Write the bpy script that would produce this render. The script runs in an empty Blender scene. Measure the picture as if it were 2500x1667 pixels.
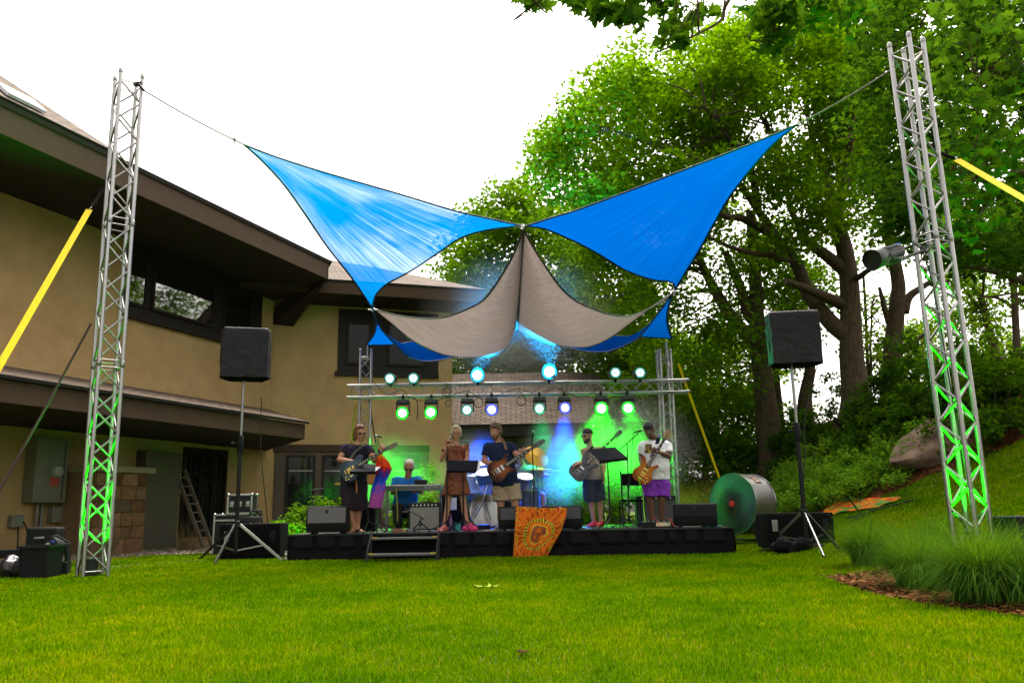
import bpy, bmesh, math, random
import numpy as np
from mathutils import Vector, Matrix
from mathutils.noise import noise as pnoise
R = math.radians
rng = random.Random(11)
nrg = np.random.default_rng(5)
S = bpy.context.scene
COL = S.collection
# ---------------------------------------------------------------- camera
EYE = Vector((0, 0, .80))
FPX = 2019.6                              # focal length in pixels of the 2500 px wide photograph
CAMROT = (Matrix.Rotation(R(90 + 11.42), 4, 'X') @ Matrix.Rotation(R(-1.0), 4, 'Z'))
cd = bpy.data.cameras.new('camera'); cam = bpy.data.objects.new('camera', cd); COL.objects.link(cam)
cam.matrix_world = Matrix.Translation(EYE) @ CAMROT
cd.sensor_width = 36; cd.lens = 36 * FPX / 2500; cd.clip_end = 2000; cd.clip_start = .05
S.camera = cam
# ---------------------------------------------------------------- sky, sun, exposure
W = bpy.data.worlds.new('World'); S.world = W; W.use_nodes = True
nt = W.node_tree; bg = nt.nodes['Background']
sky = nt.nodes.new('ShaderNodeTexSky'); sky.sky_type = 'NISHITA'; sky.sun_disc = False
SUN_EL, SUN_AZ = R(66), R(20)            # veiled sun high over the trees, light cloud all over
sky.sun_elevation = SUN_EL; sky.sun_rotation = SUN_AZ
sky.air_density = 1.0; sky.dust_density = 6.0; sky.ozone_density = .6
hs = nt.nodes.new('ShaderNodeHueSaturation'); hs.inputs['Saturation'].default_value = .12
nt.links.new(sky.outputs[0], hs.inputs['Color']); wm = nt.nodes.new('ShaderNodeMix'); wm.data_type = 'RGBA'; wm.blend_type = 'MULTIPLY'; wm.inputs[0].default_value = 1; wm.inputs[7].default_value = (1.04, .985, .90, 1)   # thin warm evening cloud
nt.links.new(hs.outputs[0], wm.inputs[6]); nt.links.new(wm.outputs[2], bg.inputs['Color'])
bg.inputs['Strength'].default_value = .15
sl = bpy.data.lights.new('sun', 'SUN'); sl.energy = .8; sl.angle = R(40); sl.color = (1, .93, .82)
sun = bpy.data.objects.new('sun', sl); COL.objects.link(sun)
sd = Vector((math.sin(SUN_AZ) * math.cos(SUN_EL), math.cos(SUN_AZ) * math.cos(SUN_EL), math.sin(SUN_EL)))
sun.rotation_euler = sd.to_track_quat('Z', 'Y').to_euler()
S.view_settings.view_transform = 'Standard'; S.view_settings.look = 'None'
S.view_settings.exposure = 1.9; S.view_settings.gamma = 1
S.render.engine = 'CYCLES'
S.cycles.use_denoising = True
S.cycles.max_bounces = 7; S.cycles.transparent_max_bounces = 12; S.cycles.volume_bounces = 0
S.cycles.sample_clamp_indirect = 6
S.cycles.volume_step_rate = 2.0; S.cycles.volume_max_steps = 64

# ---------------------------------------------------------------- projection: photo pixel (2500 wide) -> place
C3 = CAMROT.to_3x3()
def ray(px, py): return C3 @ Vector(((px - 1250) / FPX, -(py - 833.5) / FPX, -1))
def P(px, py, Y):
    d = ray(px, py); return EYE + d * (Y / d.y)
def PZ(px, py, z):
    d = ray(px, py); return EYE + d * ((z - EYE.z) / d.z)
# detail views of the photograph used for measuring
def k3(x, y): return (x * .3061, 1000 + y * .3061)
def k4(x, y): return (680 + x * .2678, 980 + y * .2678)
def k5(x, y): return (1150 + x * .2679, 980 + y * .2679)
def k6(x, y): return (1680 + x * .3486, 980 + y * .3486)
def k7(x, y): return (820 + x * .3741, 820 + y * .3741)
def k8(x, y): return (560 + x * .3955, 300 + y * .3955)
def kr(x, y): return (1250 + x * .3954, 280 + y * .3954)
def kt(x, y): return (1250 + x * .5315, y * .5315)
def kw(x, y): return (1650 + x * .4146, 500 + y * .4146)
def kf(x, y): return (x * 1.063, y * 1.063)

# ---------------------------------------------------------------- mesh helpers
def frame(d, up=Vector((0, 0, 1))):
    d = Vector(d).normalized(); up = Vector(up)
    if abs(d.dot(up.normalized())) > .98: up = Vector((0, 1, 0)) if abs(d.y) < .9 else Vector((1, 0, 0))
    x = up.cross(d).normalized(); y = d.cross(x)
    return Matrix((x, y, d)).transposed()
class MB:
    def __init__(s): s.v = []; s.f = []; s.mi = []; s.cur = 0
    def add(s, vs, fs):
        n = len(s.v); s.v += [tuple(v) for v in vs]; s.f += [tuple(i + n for i in f) for f in fs]; s.mi += [s.cur] * len(fs); return s
    def box(s, c, size, rot=None):
        c = Vector(c); h = [a / 2 for a in size]
        vs = [Vector((x * h[0], y * h[1], z * h[2])) for z in (-1, 1) for y in (-1, 1) for x in (-1, 1)]
        if rot is not None: vs = [rot @ v for v in vs]
        return s.add([c + v for v in vs], [(0, 2, 3, 1), (4, 5, 7, 6), (0, 1, 5, 4), (2, 6, 7, 3), (0, 4, 6, 2), (1, 3, 7, 5)])
    def beam(s, a, b, w, h, up=(0, 0, 1)):
        a = Vector(a); b = Vector(b); m = frame(b - a, up)
        return s.box((a + b) / 2, (w, h, (b - a).length), m)
    def tube(s, pts, r, seg=8, caps=True, ry=None, hint=(0, 0, 1)):
        pts = [Vector(p) for p in pts]; n = len(pts)
        rs = r if isinstance(r, (list, tuple)) else [r] * n
        ys = ry if ry is not None else rs
        vs = []; fs = []; px = None
        for i, p in enumerate(pts):
            d = pts[min(i + 1, n - 1)] - pts[max(i - 1, 0)]
            if d.length < 1e-9: d = Vector((0, 0, 1))
            m = frame(d, hint)
            x = m.col[0]
            if px is not None:
                x = px - d.normalized() * px.dot(d.normalized())
                x = x.normalized() if x.length > 1e-6 else m.col[0]
            px = x; y = d.normalized().cross(x)
            for k in range(seg):
                a = 2 * math.pi * k / seg
                vs.append(p + x * (math.cos(a) * rs[i]) + y * (math.sin(a) * ys[i]))
        for i in range(n - 1):
            for k in range(seg):
                k2 = (k + 1) % seg
                fs.append((i * seg + k, i * seg + k2, (i + 1) * seg + k2, (i + 1) * seg + k))
        if caps:
            fs.append(tuple(range(seg - 1, -1, -1))); fs.append(tuple(range((n - 1) * seg, n * seg)))
        return s.add(vs, fs)
    def limb(s, pts, r, seg=12, ry=None, hint=(0, 0, 1)):          # tube with round ends
        pts = [Vector(p) for p in pts]; r = list(r); ry = list(ry) if ry else list(r)
        a = (pts[0] - pts[1]).normalized(); b = (pts[-1] - pts[-2]).normalized()
        P0 = [pts[0] + a * r[0] * .96, pts[0] + a * r[0] * .75, pts[0] + a * r[0] * .4]; q0 = (.28, .66, .92)
        P1 = [pts[-1] + b * r[-1] * .4, pts[-1] + b * r[-1] * .75, pts[-1] + b * r[-1] * .96]; q1 = (.92, .66, .28)
        return s.tube(P0 + pts + P1, [r[0] * q for q in q0] + r + [r[-1] * q for q in q1], seg, True,
                      [ry[0] * q for q in q0] + ry + [ry[-1] * q for q in q1], hint)
    def loft(s, secs, seg=16, caps=True):                           # secs: (center, xvec, yvec)
        vs = []; fs = []; n = len(secs)
        for c, x, y in secs:
            c = Vector(c); x = Vector(x); y = Vector(y)
            for k in range(seg):
                a = 2 * math.pi * k / seg; vs.append(c + x * math.cos(a) + y * math.sin(a))
        for i in range(n - 1):
            for k in range(seg):
                k2 = (k + 1) % seg; fs.append((i * seg + k, i * seg + k2, (i + 1) * seg + k2, (i + 1) * seg + k))
        if caps: fs.append(tuple(range(seg - 1, -1, -1))); fs.append(tuple(range((n - 1) * seg, n * seg)))
        return s.add(vs, fs)
    def ell(s, c, rx, ry, rz, rot=None, seg=16, rings=10):
        c = Vector(c); vs = []; fs = []
        for i in range(rings + 1):
            t = math.pi * i / rings
            for k in range(seg):
                a = 2 * math.pi * k / seg
                v = Vector((rx * math.sin(t) * math.cos(a), ry * math.sin(t) * math.sin(a), rz * math.cos(t)))
                if i in (0, rings): v += Vector((math.cos(a), math.sin(a), 0)) * 1e-4
                vs.append(c + (rot @ v if rot is not None else v))
        for i in range(rings):
            for k in range(seg):
                k2 = (k + 1) % seg; fs.append((i * seg + k, (i + 1) * seg + k, (i + 1) * seg + k2, i * seg + k2))
        fs.append(tuple(range(seg))); fs.append(tuple(rings * seg + k for k in range(seg - 1, -1, -1)))
        return s.add(vs, fs)
    def lathe(s, prof, o, d=(0, 0, 1), seg=24):                     # prof: (radius, distance along d)
        o = Vector(o); m = frame(d); dd = Vector(d).normalized(); n = len(prof)
        vs = [o + dd * h + m.col[0] * (r * math.cos(2 * math.pi * k / seg)) + m.col[1] * (r * math.sin(2 * math.pi * k / seg)) for r, h in prof for k in range(seg)]
        fs = [(i * seg + k, i * seg + (k + 1) % seg, (i + 1) * seg + (k + 1) % seg, (i + 1) * seg + k) for i in range(n - 1) for k in range(seg)]
        if prof[0][0] > 1e-5: fs.append(tuple(range(seg - 1, -1, -1)))
        if prof[-1][0] > 1e-5: fs.append(tuple(range((n - 1) * seg, n * seg)))
        return s.add(vs, fs)
    def prism(s, poly, vec):
        poly = [Vector(p) for p in poly]; vec = Vector(vec); n = len(poly)
        return s.add(poly + [p + vec for p in poly], [tuple(range(n - 1, -1, -1)), tuple(range(n, 2 * n))] + [(i, (i + 1) % n, n + (i + 1) % n, n + i) for i in range(n)])
    def grid(s, rows):
        n = len(rows); m = len(rows[0])
        return s.add([p for r in rows for p in r], [(i * m + j, i * m + j + 1, (i + 1) * m + j + 1, (i + 1) * m + j) for i in range(n - 1) for j in range(m - 1)])
    def build(s, name, m, parent=None, smooth=True, bevel=0, fix=True, thick=0, ang=38):
        me = bpy.data.meshes.new(name); me.from_pydata(s.v, [], s.f)
        for x in (m if isinstance(m, (list, tuple)) else [m]): me.materials.append(x)
        if max(s.mi or [0]) > 0: me.polygons.foreach_set('material_index', s.mi)
        if fix:
            b = bmesh.new(); b.from_mesh(me); bmesh.ops.recalc_face_normals(b, faces=b.faces); b.to_mesh(me); b.free()
        if smooth:
            me.polygons.foreach_set('use_smooth', [True] * len(me.polygons)); me.set_sharp_from_angle(angle=R(ang))
        me.update()
        o = bpy.data.objects.new(name, me); COL.objects.link(o)
        if parent is not None: attach(o, parent)
        if thick: md = o.modifiers.new('Solidify', 'SOLIDIFY'); md.thickness = thick; md.offset = 0
        if bevel: md = o.modifiers.new('Bevel', 'BEVEL'); md.width = bevel; md.segments = 2; md.limit_method = 'ANGLE'; md.angle_limit = R(40)
        return o
def attach(o, root):
    o.parent = root
    q = root; mw = Matrix.Identity(4)
    while q is not None: mw = q.matrix_basis if q.parent is None else mw; q = q.parent
    o.matrix_parent_inverse = mw.inverted() if root.parent is None else Matrix.Identity(4)
    if root.parent is not None: o.matrix_parent_inverse = Matrix.Identity(4)
def np_mesh(name, V, F, mt, parent=None, smooth=False, mi=None):
    """V (n,3) array, F (m,k) array, all faces with k corners"""
    me = bpy.data.meshes.new(name); V = np.ascontiguousarray(V, dtype=np.float32); F = np.ascontiguousarray(F, dtype=np.int32)
    m, k = F.shape
    me.vertices.add(len(V)); me.vertices.foreach_set('co', V.ravel())
    me.loops.add(m * k); me.loops.foreach_set('vertex_index', F.ravel())
    me.polygons.add(m); me.polygons.foreach_set('loop_start', np.arange(0, m * k, k, dtype=np.int32))
    me.update(calc_edges=True)
    for x in (mt if isinstance(mt, (list, tuple)) else [mt]): me.materials.append(x)
    if mi is not None: me.polygons.foreach_set('material_index', np.ascontiguousarray(mi, dtype=np.int32))
    if smooth: me.polygons.foreach_set('use_smooth', np.ones(m, dtype=bool))
    o = bpy.data.objects.new(name, me); COL.objects.link(o)
    if parent is not None: attach(o, parent)
    return o
def tag(o, label=None, cat=None, group=None, kind=None):
    if label: o['label'] = label
    if cat: o['category'] = cat
    if group: o['group'] = group
    if kind: o['kind'] = kind
    return o
def thing(name, label, cat, loc=(0, 0, 0), group=None):
    o = bpy.data.objects.new(name, None); o.empty_display_size = .1; COL.objects.link(o); o.location = loc
    return tag(o, label, cat, group)
KIDS = {}
def dup(root, loc=None, rotz=None, label=None):
    """copy of a thing with its parts and sub-parts"""
    def rec(o, par):
        c = o.copy(); COL.objects.link(c)
        if par is not None: c.parent = par
        for ch in [x for x in bpy.data.objects if x.parent == o]: rec(ch, c)
        return c
    r = rec(root, None)
    if loc is not None: r.location = loc
    if rotz is not None: r.rotation_euler = (0, 0, rotz)
    if label: r['label'] = label
    return r
def fuse(mb, voxel=.008, smooth=4, disp=None):
    """union of overlapping closed shapes as one continuous smooth surface"""
    me = bpy.data.meshes.new('fuse'); me.from_pydata(mb.v, [], mb.f)
    b = bmesh.new(); b.from_mesh(me); bmesh.ops.recalc_face_normals(b, faces=b.faces); b.to_mesh(me); b.free()
    o = bpy.data.objects.new('fuse', me); COL.objects.link(o)
    md = o.modifiers.new('r', 'REMESH'); md.mode = 'VOXEL'; md.voxel_size = voxel; md.use_smooth_shade = True
    if smooth: md = o.modifiers.new('s', 'SMOOTH'); md.iterations = smooth; md.factor = .5
    if disp:
        tx = bpy.data.textures.new('folds', 'CLOUDS'); tx.noise_scale = disp[1]
        md = o.modifiers.new('d', 'DISPLACE'); md.texture = tx; md.strength = disp[0]; md.mid_level = .5; md.texture_coords = 'GLOBAL'
    dg = bpy.context.evaluated_depsgraph_get(); dg.update()
    out = bpy.data.meshes.new_from_object(o.evaluated_get(dg))
    bpy.data.objects.remove(o); bpy.data.meshes.remove(me)
    return out
def fused(name, mb, m, parent=None, voxel=.008, smooth=4, disp=None):
    me = fuse(mb, voxel, smooth, disp); me.name = name; me.materials.clear(); me.materials.append(m)
    me.polygons.foreach_set('use_smooth', [True] * len(me.polygons))
    o = bpy.data.objects.new(name, me); COL.objects.link(o)
    if parent is not None: attach(o, parent)
    return o
def text_mesh(name, body, size, mtx, m, parent, depth=.002, align='CENTER'):
    cu = bpy.data.curves.new(name, 'FONT'); cu.body = body; cu.size = size; cu.extrude = depth; cu.align_x = align; cu.align_y = 'CENTER'
    o = bpy.data.objects.new(name, cu); COL.objects.link(o)
    dg = bpy.context.evaluated_depsgraph_get(); dg.update()
    me = bpy.data.meshes.new_from_object(o.evaluated_get(dg)); bpy.data.objects.remove(o)
    me.transform(mtx); me.materials.clear(); me.materials.append(m)
    o = bpy.data.objects.new(name, me); COL.objects.link(o); attach(o, parent); return o
def bez(a, b, c, d, n=12):
    a, b, c, d = map(Vector, (a, b, c, d))
    return [a * (1 - t) ** 3 + b * 3 * t * (1 - t) ** 2 + c * 3 * t * t * (1 - t) + d * t ** 3 for t in [i / n for i in range(n + 1)]]
def cr(pts, n=6):                       # smooth curve through points
    pts = [Vector(p) for p in pts]; out = []
    for i in range(len(pts) - 1):
        p0 = pts[max(i - 1, 0)]; p1 = pts[i]; p2 = pts[i + 1]; p3 = pts[min(i + 2, len(pts) - 1)]
        for k in range(n):
            t = k / n
            out.append(.5 * ((2 * p1) + (p2 - p0) * t + (2 * p0 - 5 * p1 + 4 * p2 - p3) * t * t + (3 * p1 - p0 - 3 * p2 + p3) * t ** 3))
    return out + [pts[-1]]

# ---------------------------------------------------------------- materials (procedural)
def new_mat(name):
    m = bpy.data.materials.new(name); m.use_nodes = True
    return m, m.node_tree.nodes, m.node_tree.links, m.node_tree.nodes['Principled BSDF']
def ramp(N, stops):
    r = N.new('ShaderNodeValToRGB'); e = r.color_ramp.elements
    while len(e) < len(stops): e.new(.5)
    for el, (p, c) in zip(e, stops): el.position = p; el.color = (*c, 1) if len(c) == 3 else c
    return r
def mat(name, col, rough=.6, metal=0, var=.18, scale=6, bump=0, bscale=60, spec=.5, col2=None, stretch=None):
    m, N, L, b = new_mat(name)
    b.inputs['Roughness'].default_value = rough; b.inputs['Metallic'].default_value = metal; b.inputs['Specular IOR Level'].default_value = spec
    tc = N.new('ShaderNodeTexCoord'); src = tc.outputs['Object']
    if stretch:
        mp = N.new('ShaderNodeMapping'); mp.inputs['Scale'].default_value = stretch; L.new(src, mp.inputs[0]); src = mp.outputs[0]
    if var or col2:
        n = N.new('ShaderNodeTexNoise'); n.inputs['Scale'].default_value = scale; n.inputs['Detail'].default_value = 6; n.inputs['Roughness'].default_value = .65
        L.new(src, n.inputs['Vector'])
        a = tuple(c * (1 - var) for c in col); z = col2 or tuple(min(1, c * (1 + var)) for c in col)
        r = ramp(N, [(.3, a), (.7, z)]); L.new(n.outputs['Fac'], r.inputs[0]); L.new(r.outputs[0], b.inputs['Base Color'])
        mr = N.new('ShaderNodeMapRange'); mr.inputs[3].default_value = max(.02, rough - .1); mr.inputs[4].default_value = min(1, rough + .1)
        L.new(n.outputs['Fac'], mr.inputs[0]); L.new(mr.outputs[0], b.inputs['Roughness'])
    else: b.inputs['Base Color'].default_value = (*col, 1)
    if bump:
        n2 = N.new('ShaderNodeTexNoise'); n2.inputs['Scale'].default_value = bscale; n2.inputs['Detail'].default_value = 5; L.new(src, n2.inputs['Vector'])
        bp = N.new('ShaderNodeBump'); bp.inputs['Strength'].default_value = bump; bp.inputs['Distance'].default_value = .02
        L.new(n2.outputs['Fac'], bp.inputs['Height']); L.new(bp.outputs[0], b.inputs['Normal'])
    return m
def leaf_mat(name, a, b2, trans=.5, rough=.5):
    """thin leaves: every leaf its own green, light passes through them"""
    m, N, L, b = new_mat(name); N.remove(b); out = N['Material Output']
    g = N.new('ShaderNodeNewGeometry'); r = ramp(N, [(0, a), (1, b2)]); L.new(g.outputs['Random Per Island'], r.inputs[0])
    d = N.new('ShaderNodeBsdfDiffuse'); t = N.new('ShaderNodeBsdfTranslucent'); mx = N.new('ShaderNodeMixShader'); mx.inputs[0].default_value = trans
    tint = N.new('ShaderNodeMix'); tint.data_type = 'RGBA'; tint.blend_type = 'MULTIPLY'; tint.inputs[0].default_value = 1
    L.new(r.outputs[0], tint.inputs[6]); tint.inputs[7].default_value = (2.05, 1.85, .35, 1)
    L.new(r.outputs[0], d.inputs[0]); L.new(tint.outputs[2], t.inputs[0]); L.new(d.outputs[0], mx.inputs[1]); L.new(t.outputs[0], mx.inputs[2])
    L.new(mx.outputs[0], out.inputs[0])
    return m
def glow(name, col, strength):
    m, N, L, b = new_mat(name); b.inputs['Base Color'].default_value = (.02, .02, .02, 1)
    b.inputs['Emission Color'].default_value = (*col, 1); b.inputs['Emission Strength'].default_value = strength
    return m
ALU = mat('brushed_aluminium', (.36, .35, .35), .36, 1, .12, 30)
ROD = mat('truss_rod_aluminium', (.25, .24, .24), .4, 1, .1, 30)
STEEL = mat('steel', (.26, .26, .26), .32, 1, .15, 20)
CHROME = mat('chrome', (.42, .43, .45), .14, 1, .05, 10)
BLACK = mat('black_paint', (.008, .008, .009), .45, 0, .25, 12, spec=.2)
MATT = mat('matt_black_plastic', (.006, .006, .007), .62, 0, .3, 25, .15, 200, spec=.18)
RUBBER = mat('black_rubber', (.006, .006, .006), .75, 0, .2, 30, spec=.2)
BCLOTH = mat('black_cloth', (.0065, .0055, .007), .9, 0, .3, 14, .5, 40, spec=.1)
COVER = mat('black_nylon_cover', (.009, .0065, .011), .55, 0, .3, 9, .8, 14, spec=.25)
YELLOW = mat('yellow_webbing', (.60, .44, .0), .7, 0, .12, 30, .4, 120, spec=.2)
WHITE = mat('white_paper', (.75, .75, .72), .7, 0, .06, 12)
# ================================================================= GROUND
def sst(a, b, x):
    t = np.clip((x - a) / (b - a), 0, 1); return t * t * (3 - 2 * t)
def hz(x, y):
    x = np.asarray(x, dtype=float); y = np.asarray(y, dtype=float)
    q = np.clip(x - 3.2, 0, 6.2)
    z = .055 * q * q + .10 * np.clip(x - 9.4, 0, 6)
    z = z * sst(2, 7, y) + .17 * np.clip(y - 15, 0, 6.5) * sst(5.4, 9.5, x)
    z = z * (1 - sst(23, 45, y)) - 5 * sst(25, 60, y) * sst(3, 9, x)
    return z + .012 * np.sin(x * 1.3 + 1) * np.sin(y * 1.1)
def hzf(x, y): return float(hz(x, y))
xs = np.concatenate([np.linspace(-400, -30, 12), np.linspace(-28, 28, 225), np.linspace(30, 400, 12)])
ys = np.concatenate([np.linspace(-200, -12, 10), np.linspace(-10, 50, 241), np.linspace(53, 900, 22)])
gx, gy = np.meshgrid(xs, ys); gzv = hz(gx, gy)
V = np.stack([gx.ravel(), gy.ravel(), gzv.ravel()], 1); nx = len(xs)
ii, jj = np.meshgrid(np.arange(len(ys) - 1), np.arange(nx - 1), indexing='ij'); a0 = (ii * nx + jj).ravel()
LAWN = mat('lawn_soil', (.035, .075, .006), .9, 0, .3, 1.2, .4, 40, spec=.1, col2=(.075, .12, .008))
lawn = np_mesh('lawn', V, np.stack([a0, a0 + 1, a0 + nx + 1, a0 + nx], 1), LAWN, smooth=True)
tag(lawn, kind='structure')
def inpoly(x, y, poly):
    x = np.asarray(x); y = np.asarray(y); c = np.zeros(x.shape, bool); n = len(poly)
    for i in range(n):
        x1, y1 = poly[i]; x2, y2 = poly[(i + 1) % n]
        k = ((y1 > y) != (y2 > y)) & (x < (x2 - x1) * (y - y1) / ((y2 - y1) or 1e-9) + x1); c ^= k
    return c
def drape(name, poly, dz, m, step=.07):
    px = [p[0] for p in poly]; py = [p[1] for p in poly]
    X = np.arange(min(px), max(px) + step, step); Y = np.arange(min(py), max(py) + step, step)
    GX, GY = np.meshgrid(X, Y)
    jx = GX + nrg.uniform(-.3, .3, GX.shape) * step; jy = GY + nrg.uniform(-.3, .3, GX.shape) * step
    GZ = hz(jx, jy) + dz + nrg.uniform(-.2, .6, GX.shape) * dz
    V = np.stack([jx.ravel(), jy.ravel(), GZ.ravel()], 1); n = len(X)
    i, j = np.meshgrid(np.arange(len(Y) - 1), np.arange(n - 1), indexing='ij')
    cx = (X[j] + step / 2 + nrg.uniform(-.6, .6, j.shape) * step); cy = Y[i] + step / 2 + nrg.uniform(-.6, .6, j.shape) * step
    k = inpoly(cx, cy, poly).ravel(); a = (i * n + j).ravel()[k]
    return tag(np_mesh(name, V, np.stack([a, a + 1, a + n + 1, a + n], 1), m, smooth=True), kind='structure')
MULCH = mat('bark_mulch', (.035, .014, .006), .95, 0, .5, 22, 1, 70, spec=.02, col2=(.13, .05, .02))
GRAVEL = mat('tan_gravel', (.20, .13, .08), .9, 0, .4, 30, 1, 40, spec=.2, col2=(.42, .33, .24))
def g2(px, py, dz=0.0):                       # photo pixel -> the rising ground
    z = 0.0
    for _ in range(40):
        p = PZ(px, py, min(z, EYE.z - .02) if py > 1245 else z) if abs(ray(px, py).z) > 1e-4 else P(px, py, 20)
        z = .5 * z + .5 * hzf(p.x, p.y)
    return p
# right front bed under the ornamental grasses
_bf = [PZ(a, b, .0).xy for a, b in ((1990, 1404), (2060, 1430), (2150, 1456), (2260, 1478), (2360, 1492), (2450, 1506), (2600, 1530))]
bed_front = [tuple(v) for v in _bf] + [(5.6, 5.6), (6.4, 6.5), (6.0, 8.2), (5.2, 9.4), (4.2, 9.6), (3.3, 9.2)]
drape('mulch_bed', bed_front, .02, MULCH)
# bed along the wooded slope: its lower edge runs from behind the fan up to the right
bed_slope = [(4.6, 18.2), (5.35, 17.2), (6.1, 16.6), (7.0, 16.2), (7.9, 15.7), (8.7, 15.0), (9.6, 13.9), (11, 12), (14, 9.5), (18, 9), (22, 16), (22, 34), (4.4, 34), (4.2, 24)]
drape('mulch_bed', bed_slope, .02, MULCH, .14)
# gravel strip along the lodge
d1 = Vector((math.sin(R(20.5)), math.cos(R(20.5)), 0)); n1 = Vector((d1.y, -d1.x, 0)); C0 = Vector((-6.93, 24.15, 0))
d2 = Vector((math.sin(R(72)), math.cos(R(72)), 0)); n2 = Vector((d2.y, -d2.x, 0))
def W1(u, out, z): return C0 - d1 * u + n1 * out + Vector((0, 0, z))     # along the left wing, u from the corner towards the camera
def W2(u, out, z): return C0 + d2 * u + n2 * out + Vector((0, 0, z))     # along the set-back wing, u to the right
def on(px, py, W, out=0):
    n = n1 if W is W1 else n2; d = ray(px, py); p0 = C0 + n * out
    p = EYE + d * ((p0 - EYE).dot(n) / d.dot(n)); q = p - p0
    return (-q.dot(d1) if W is W1 else q.dot(d2)), p.z
strip = [W1(*a) for a in [(-1, -.3, 0), (-1, 3.2, 0), (2.2, 3.6, 0), (4.5, 3.2, 0), (6.5, 3.0, 0), (8.6, 2.3, 0), (12, 2.0, 0), (20, 2.0, 0), (20, -.3, 0)]]
strip = [(p.x, p.y) for p in strip]
drape('gravel_strip', strip, .015, GRAVEL, .09)
stage_poly = [(-3.7, 14.0), (3.62, 14.0), (3.62, 17.8), (-3.7, 17.8)]
house_poly = [tuple(W1(22, 0, 0).xy), tuple(W1(0, 0, 0).xy), tuple(W2(12, 0, 0).xy), (0, 40), (-30, 40), (-30, 10)]
# pebbles on the strip
pv = []; pf = []; nb = 0
mbp = MB()
for i in range(900):
    u = rng.uniform(.5, 12); o = rng.uniform(.1, 3.0 if u < 7 else 1.9); p = W1(u, o, 0); r = rng.uniform(.02, .055)
    mbp.ell((p.x, p.y, hzf(p.x, p.y) + r * .5), r * rng.uniform(.8, 1.4), r * rng.uniform(.8, 1.3), r * .65, Matrix.Rotation(rng.random() * 6, 3, 'Z'), 6, 4)
PEB = mat('pebble', (.22, .15, .10), .85, 0, .4, 9, .3, 60, col2=(.46, .38, .30))
tag(mbp.build('gravel', PEB, fix=False), kind='stuff')

# ================================================================= LODGE
STUCCO = mat('tan_stucco', (.42, .272, .125), .95, 0, .09, 1.6, .35, 130, spec=.08, col2=(.50, .33, .16))
TRIM = mat('dark_bronze_trim', (.018, .013, .012), .6, 0, .15, 6, spec=.2)
FASCIA = mat('brown_fascia', (.058, .035, .022), .7, 0, .12, 3, spec=.15)
SOFFIT = mat('dark_soffit_boards', (.036, .026, .023), .75, 0, .2, 5, .2, 30, spec=.15)
LOWTRIM = mat('taupe_panel', (.085, .058, .038), .7, 0, .12, 4)
def glass_mat(name, tint, mixv):
    m, N, L, b = new_mat(name)
    b.inputs['Base Color'].default_value = (*tint, 1); b.inputs['Roughness'].default_value = .03; b.inputs['Specular IOR Level'].default_value = 1; b.inputs['IOR'].default_value = mixv
    n = N.new('ShaderNodeTexNoise'); n.inputs['Scale'].default_value = 1.3; bp = N.new('ShaderNodeBump'); bp.inputs['Strength'].default_value = .02
    L.new(n.outputs[0], bp.inputs['Height']); L.new(bp.outputs[0], b.inputs['Normal']); return m
GLASS = glass_mat('window_glass', (.008, .008, .009), 2.1)
UGLASS = glass_mat('weak_mirror_window_glass', (.006, .006, .007), 1.18)  # mirroring cut down in place of reflected dark trees, which are not built
DGLASS = glass_mat('dim_window_glass', (.010, .014, .012), 1.3)
def shingle_mat():
    m, N, L, b = new_mat('asphalt_shingle')
    tc = N.new('ShaderNodeTexCoord'); bk = N.new('ShaderNodeTexBrick'); L.new(tc.outputs['UV'], bk.inputs['Vector'])
    bk.inputs['Scale'].default_value = 1; bk.inputs['Brick Width'].default_value = .33; bk.inputs['Row Height'].default_value = .15; bk.inputs['Mortar Size'].default_value = .02
    bk.inputs['Color1'].default_value = (.10, .062, .04, 1); bk.inputs['Color2'].default_value = (.19, .128, .088, 1); bk.inputs['Mortar'].default_value = (.015, .01, .008, 1)
    n = N.new('ShaderNodeTexNoise'); n.inputs['Scale'].default_value = 14; n.inputs['Detail'].default_value = 8
    L.new(tc.outputs['Object'], n.inputs['Vector'])
    mx = N.new('ShaderNodeMix'); mx.data_type = 'RGBA'; mx.blend_type = 'MULTIPLY'; mx.inputs[0].default_value = .55
    L.new(bk.outputs['Color'], mx.inputs[6]); L.new(n.outputs['Fac'], mx.inputs[7]); L.new(mx.outputs[2], b.inputs['Base Color'])
    b.inputs['Roughness'].default_value = .9
    bp = N.new('ShaderNodeBump'); bp.inputs['Strength'].default_value = .8; bp.inputs['Distance'].default_value = .03
    L.new(bk.outputs['Fac'], bp.inputs['Height']); bp.invert = True; L.new(bp.outputs[0], b.inputs['Normal']); return m
SHINGLE = shingle_mat()
def roof_slab(name, poly, parent, thick=.06, axis=None):
    """sloped roof plane with real courses: stepped shingle rows along the slope, UV in metres"""
    poly = [Vector(p) for p in poly]; n = (poly[1] - poly[0]).cross(poly[2] - poly[0]).normalized()
    if n.z < 0: n = -n
    ex = (axis or (poly[1] - poly[0])).normalized(); ey = n.cross(ex).normalized()
    mb = MB(); mb.prism([p - n * thick for p in poly], n * thick); o = mb.build(name, SHINGLE, parent, smooth=False)
    uv = o.data.uv_layers.new(name='UVMap')
    for l in o.data.loops:
        p = o.data.vertices[l.vertex_index].co - poly[0]; uv.data[l.index].uv = (p.dot(ex), p.dot(ey))
    return o
house = thing('lodge_building', 'tan stucco lodge with dark window bands and deep brown eaves', 'building', tuple(C0))
H = house
def quadbox(name, W, u0, u1, o0, o1, z0, z1, m, parent=None, bevel=0):
    mb = MB(); mb.prism([W(u0, o0, z0), W(u1, o0, z0), W(u1, o1, z0), W(u0, o1, z0)], (0, 0, z1 - z0)); return mb.build(name, m, parent or H, smooth=False, bevel=bevel)
ZS = 7.16
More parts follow.
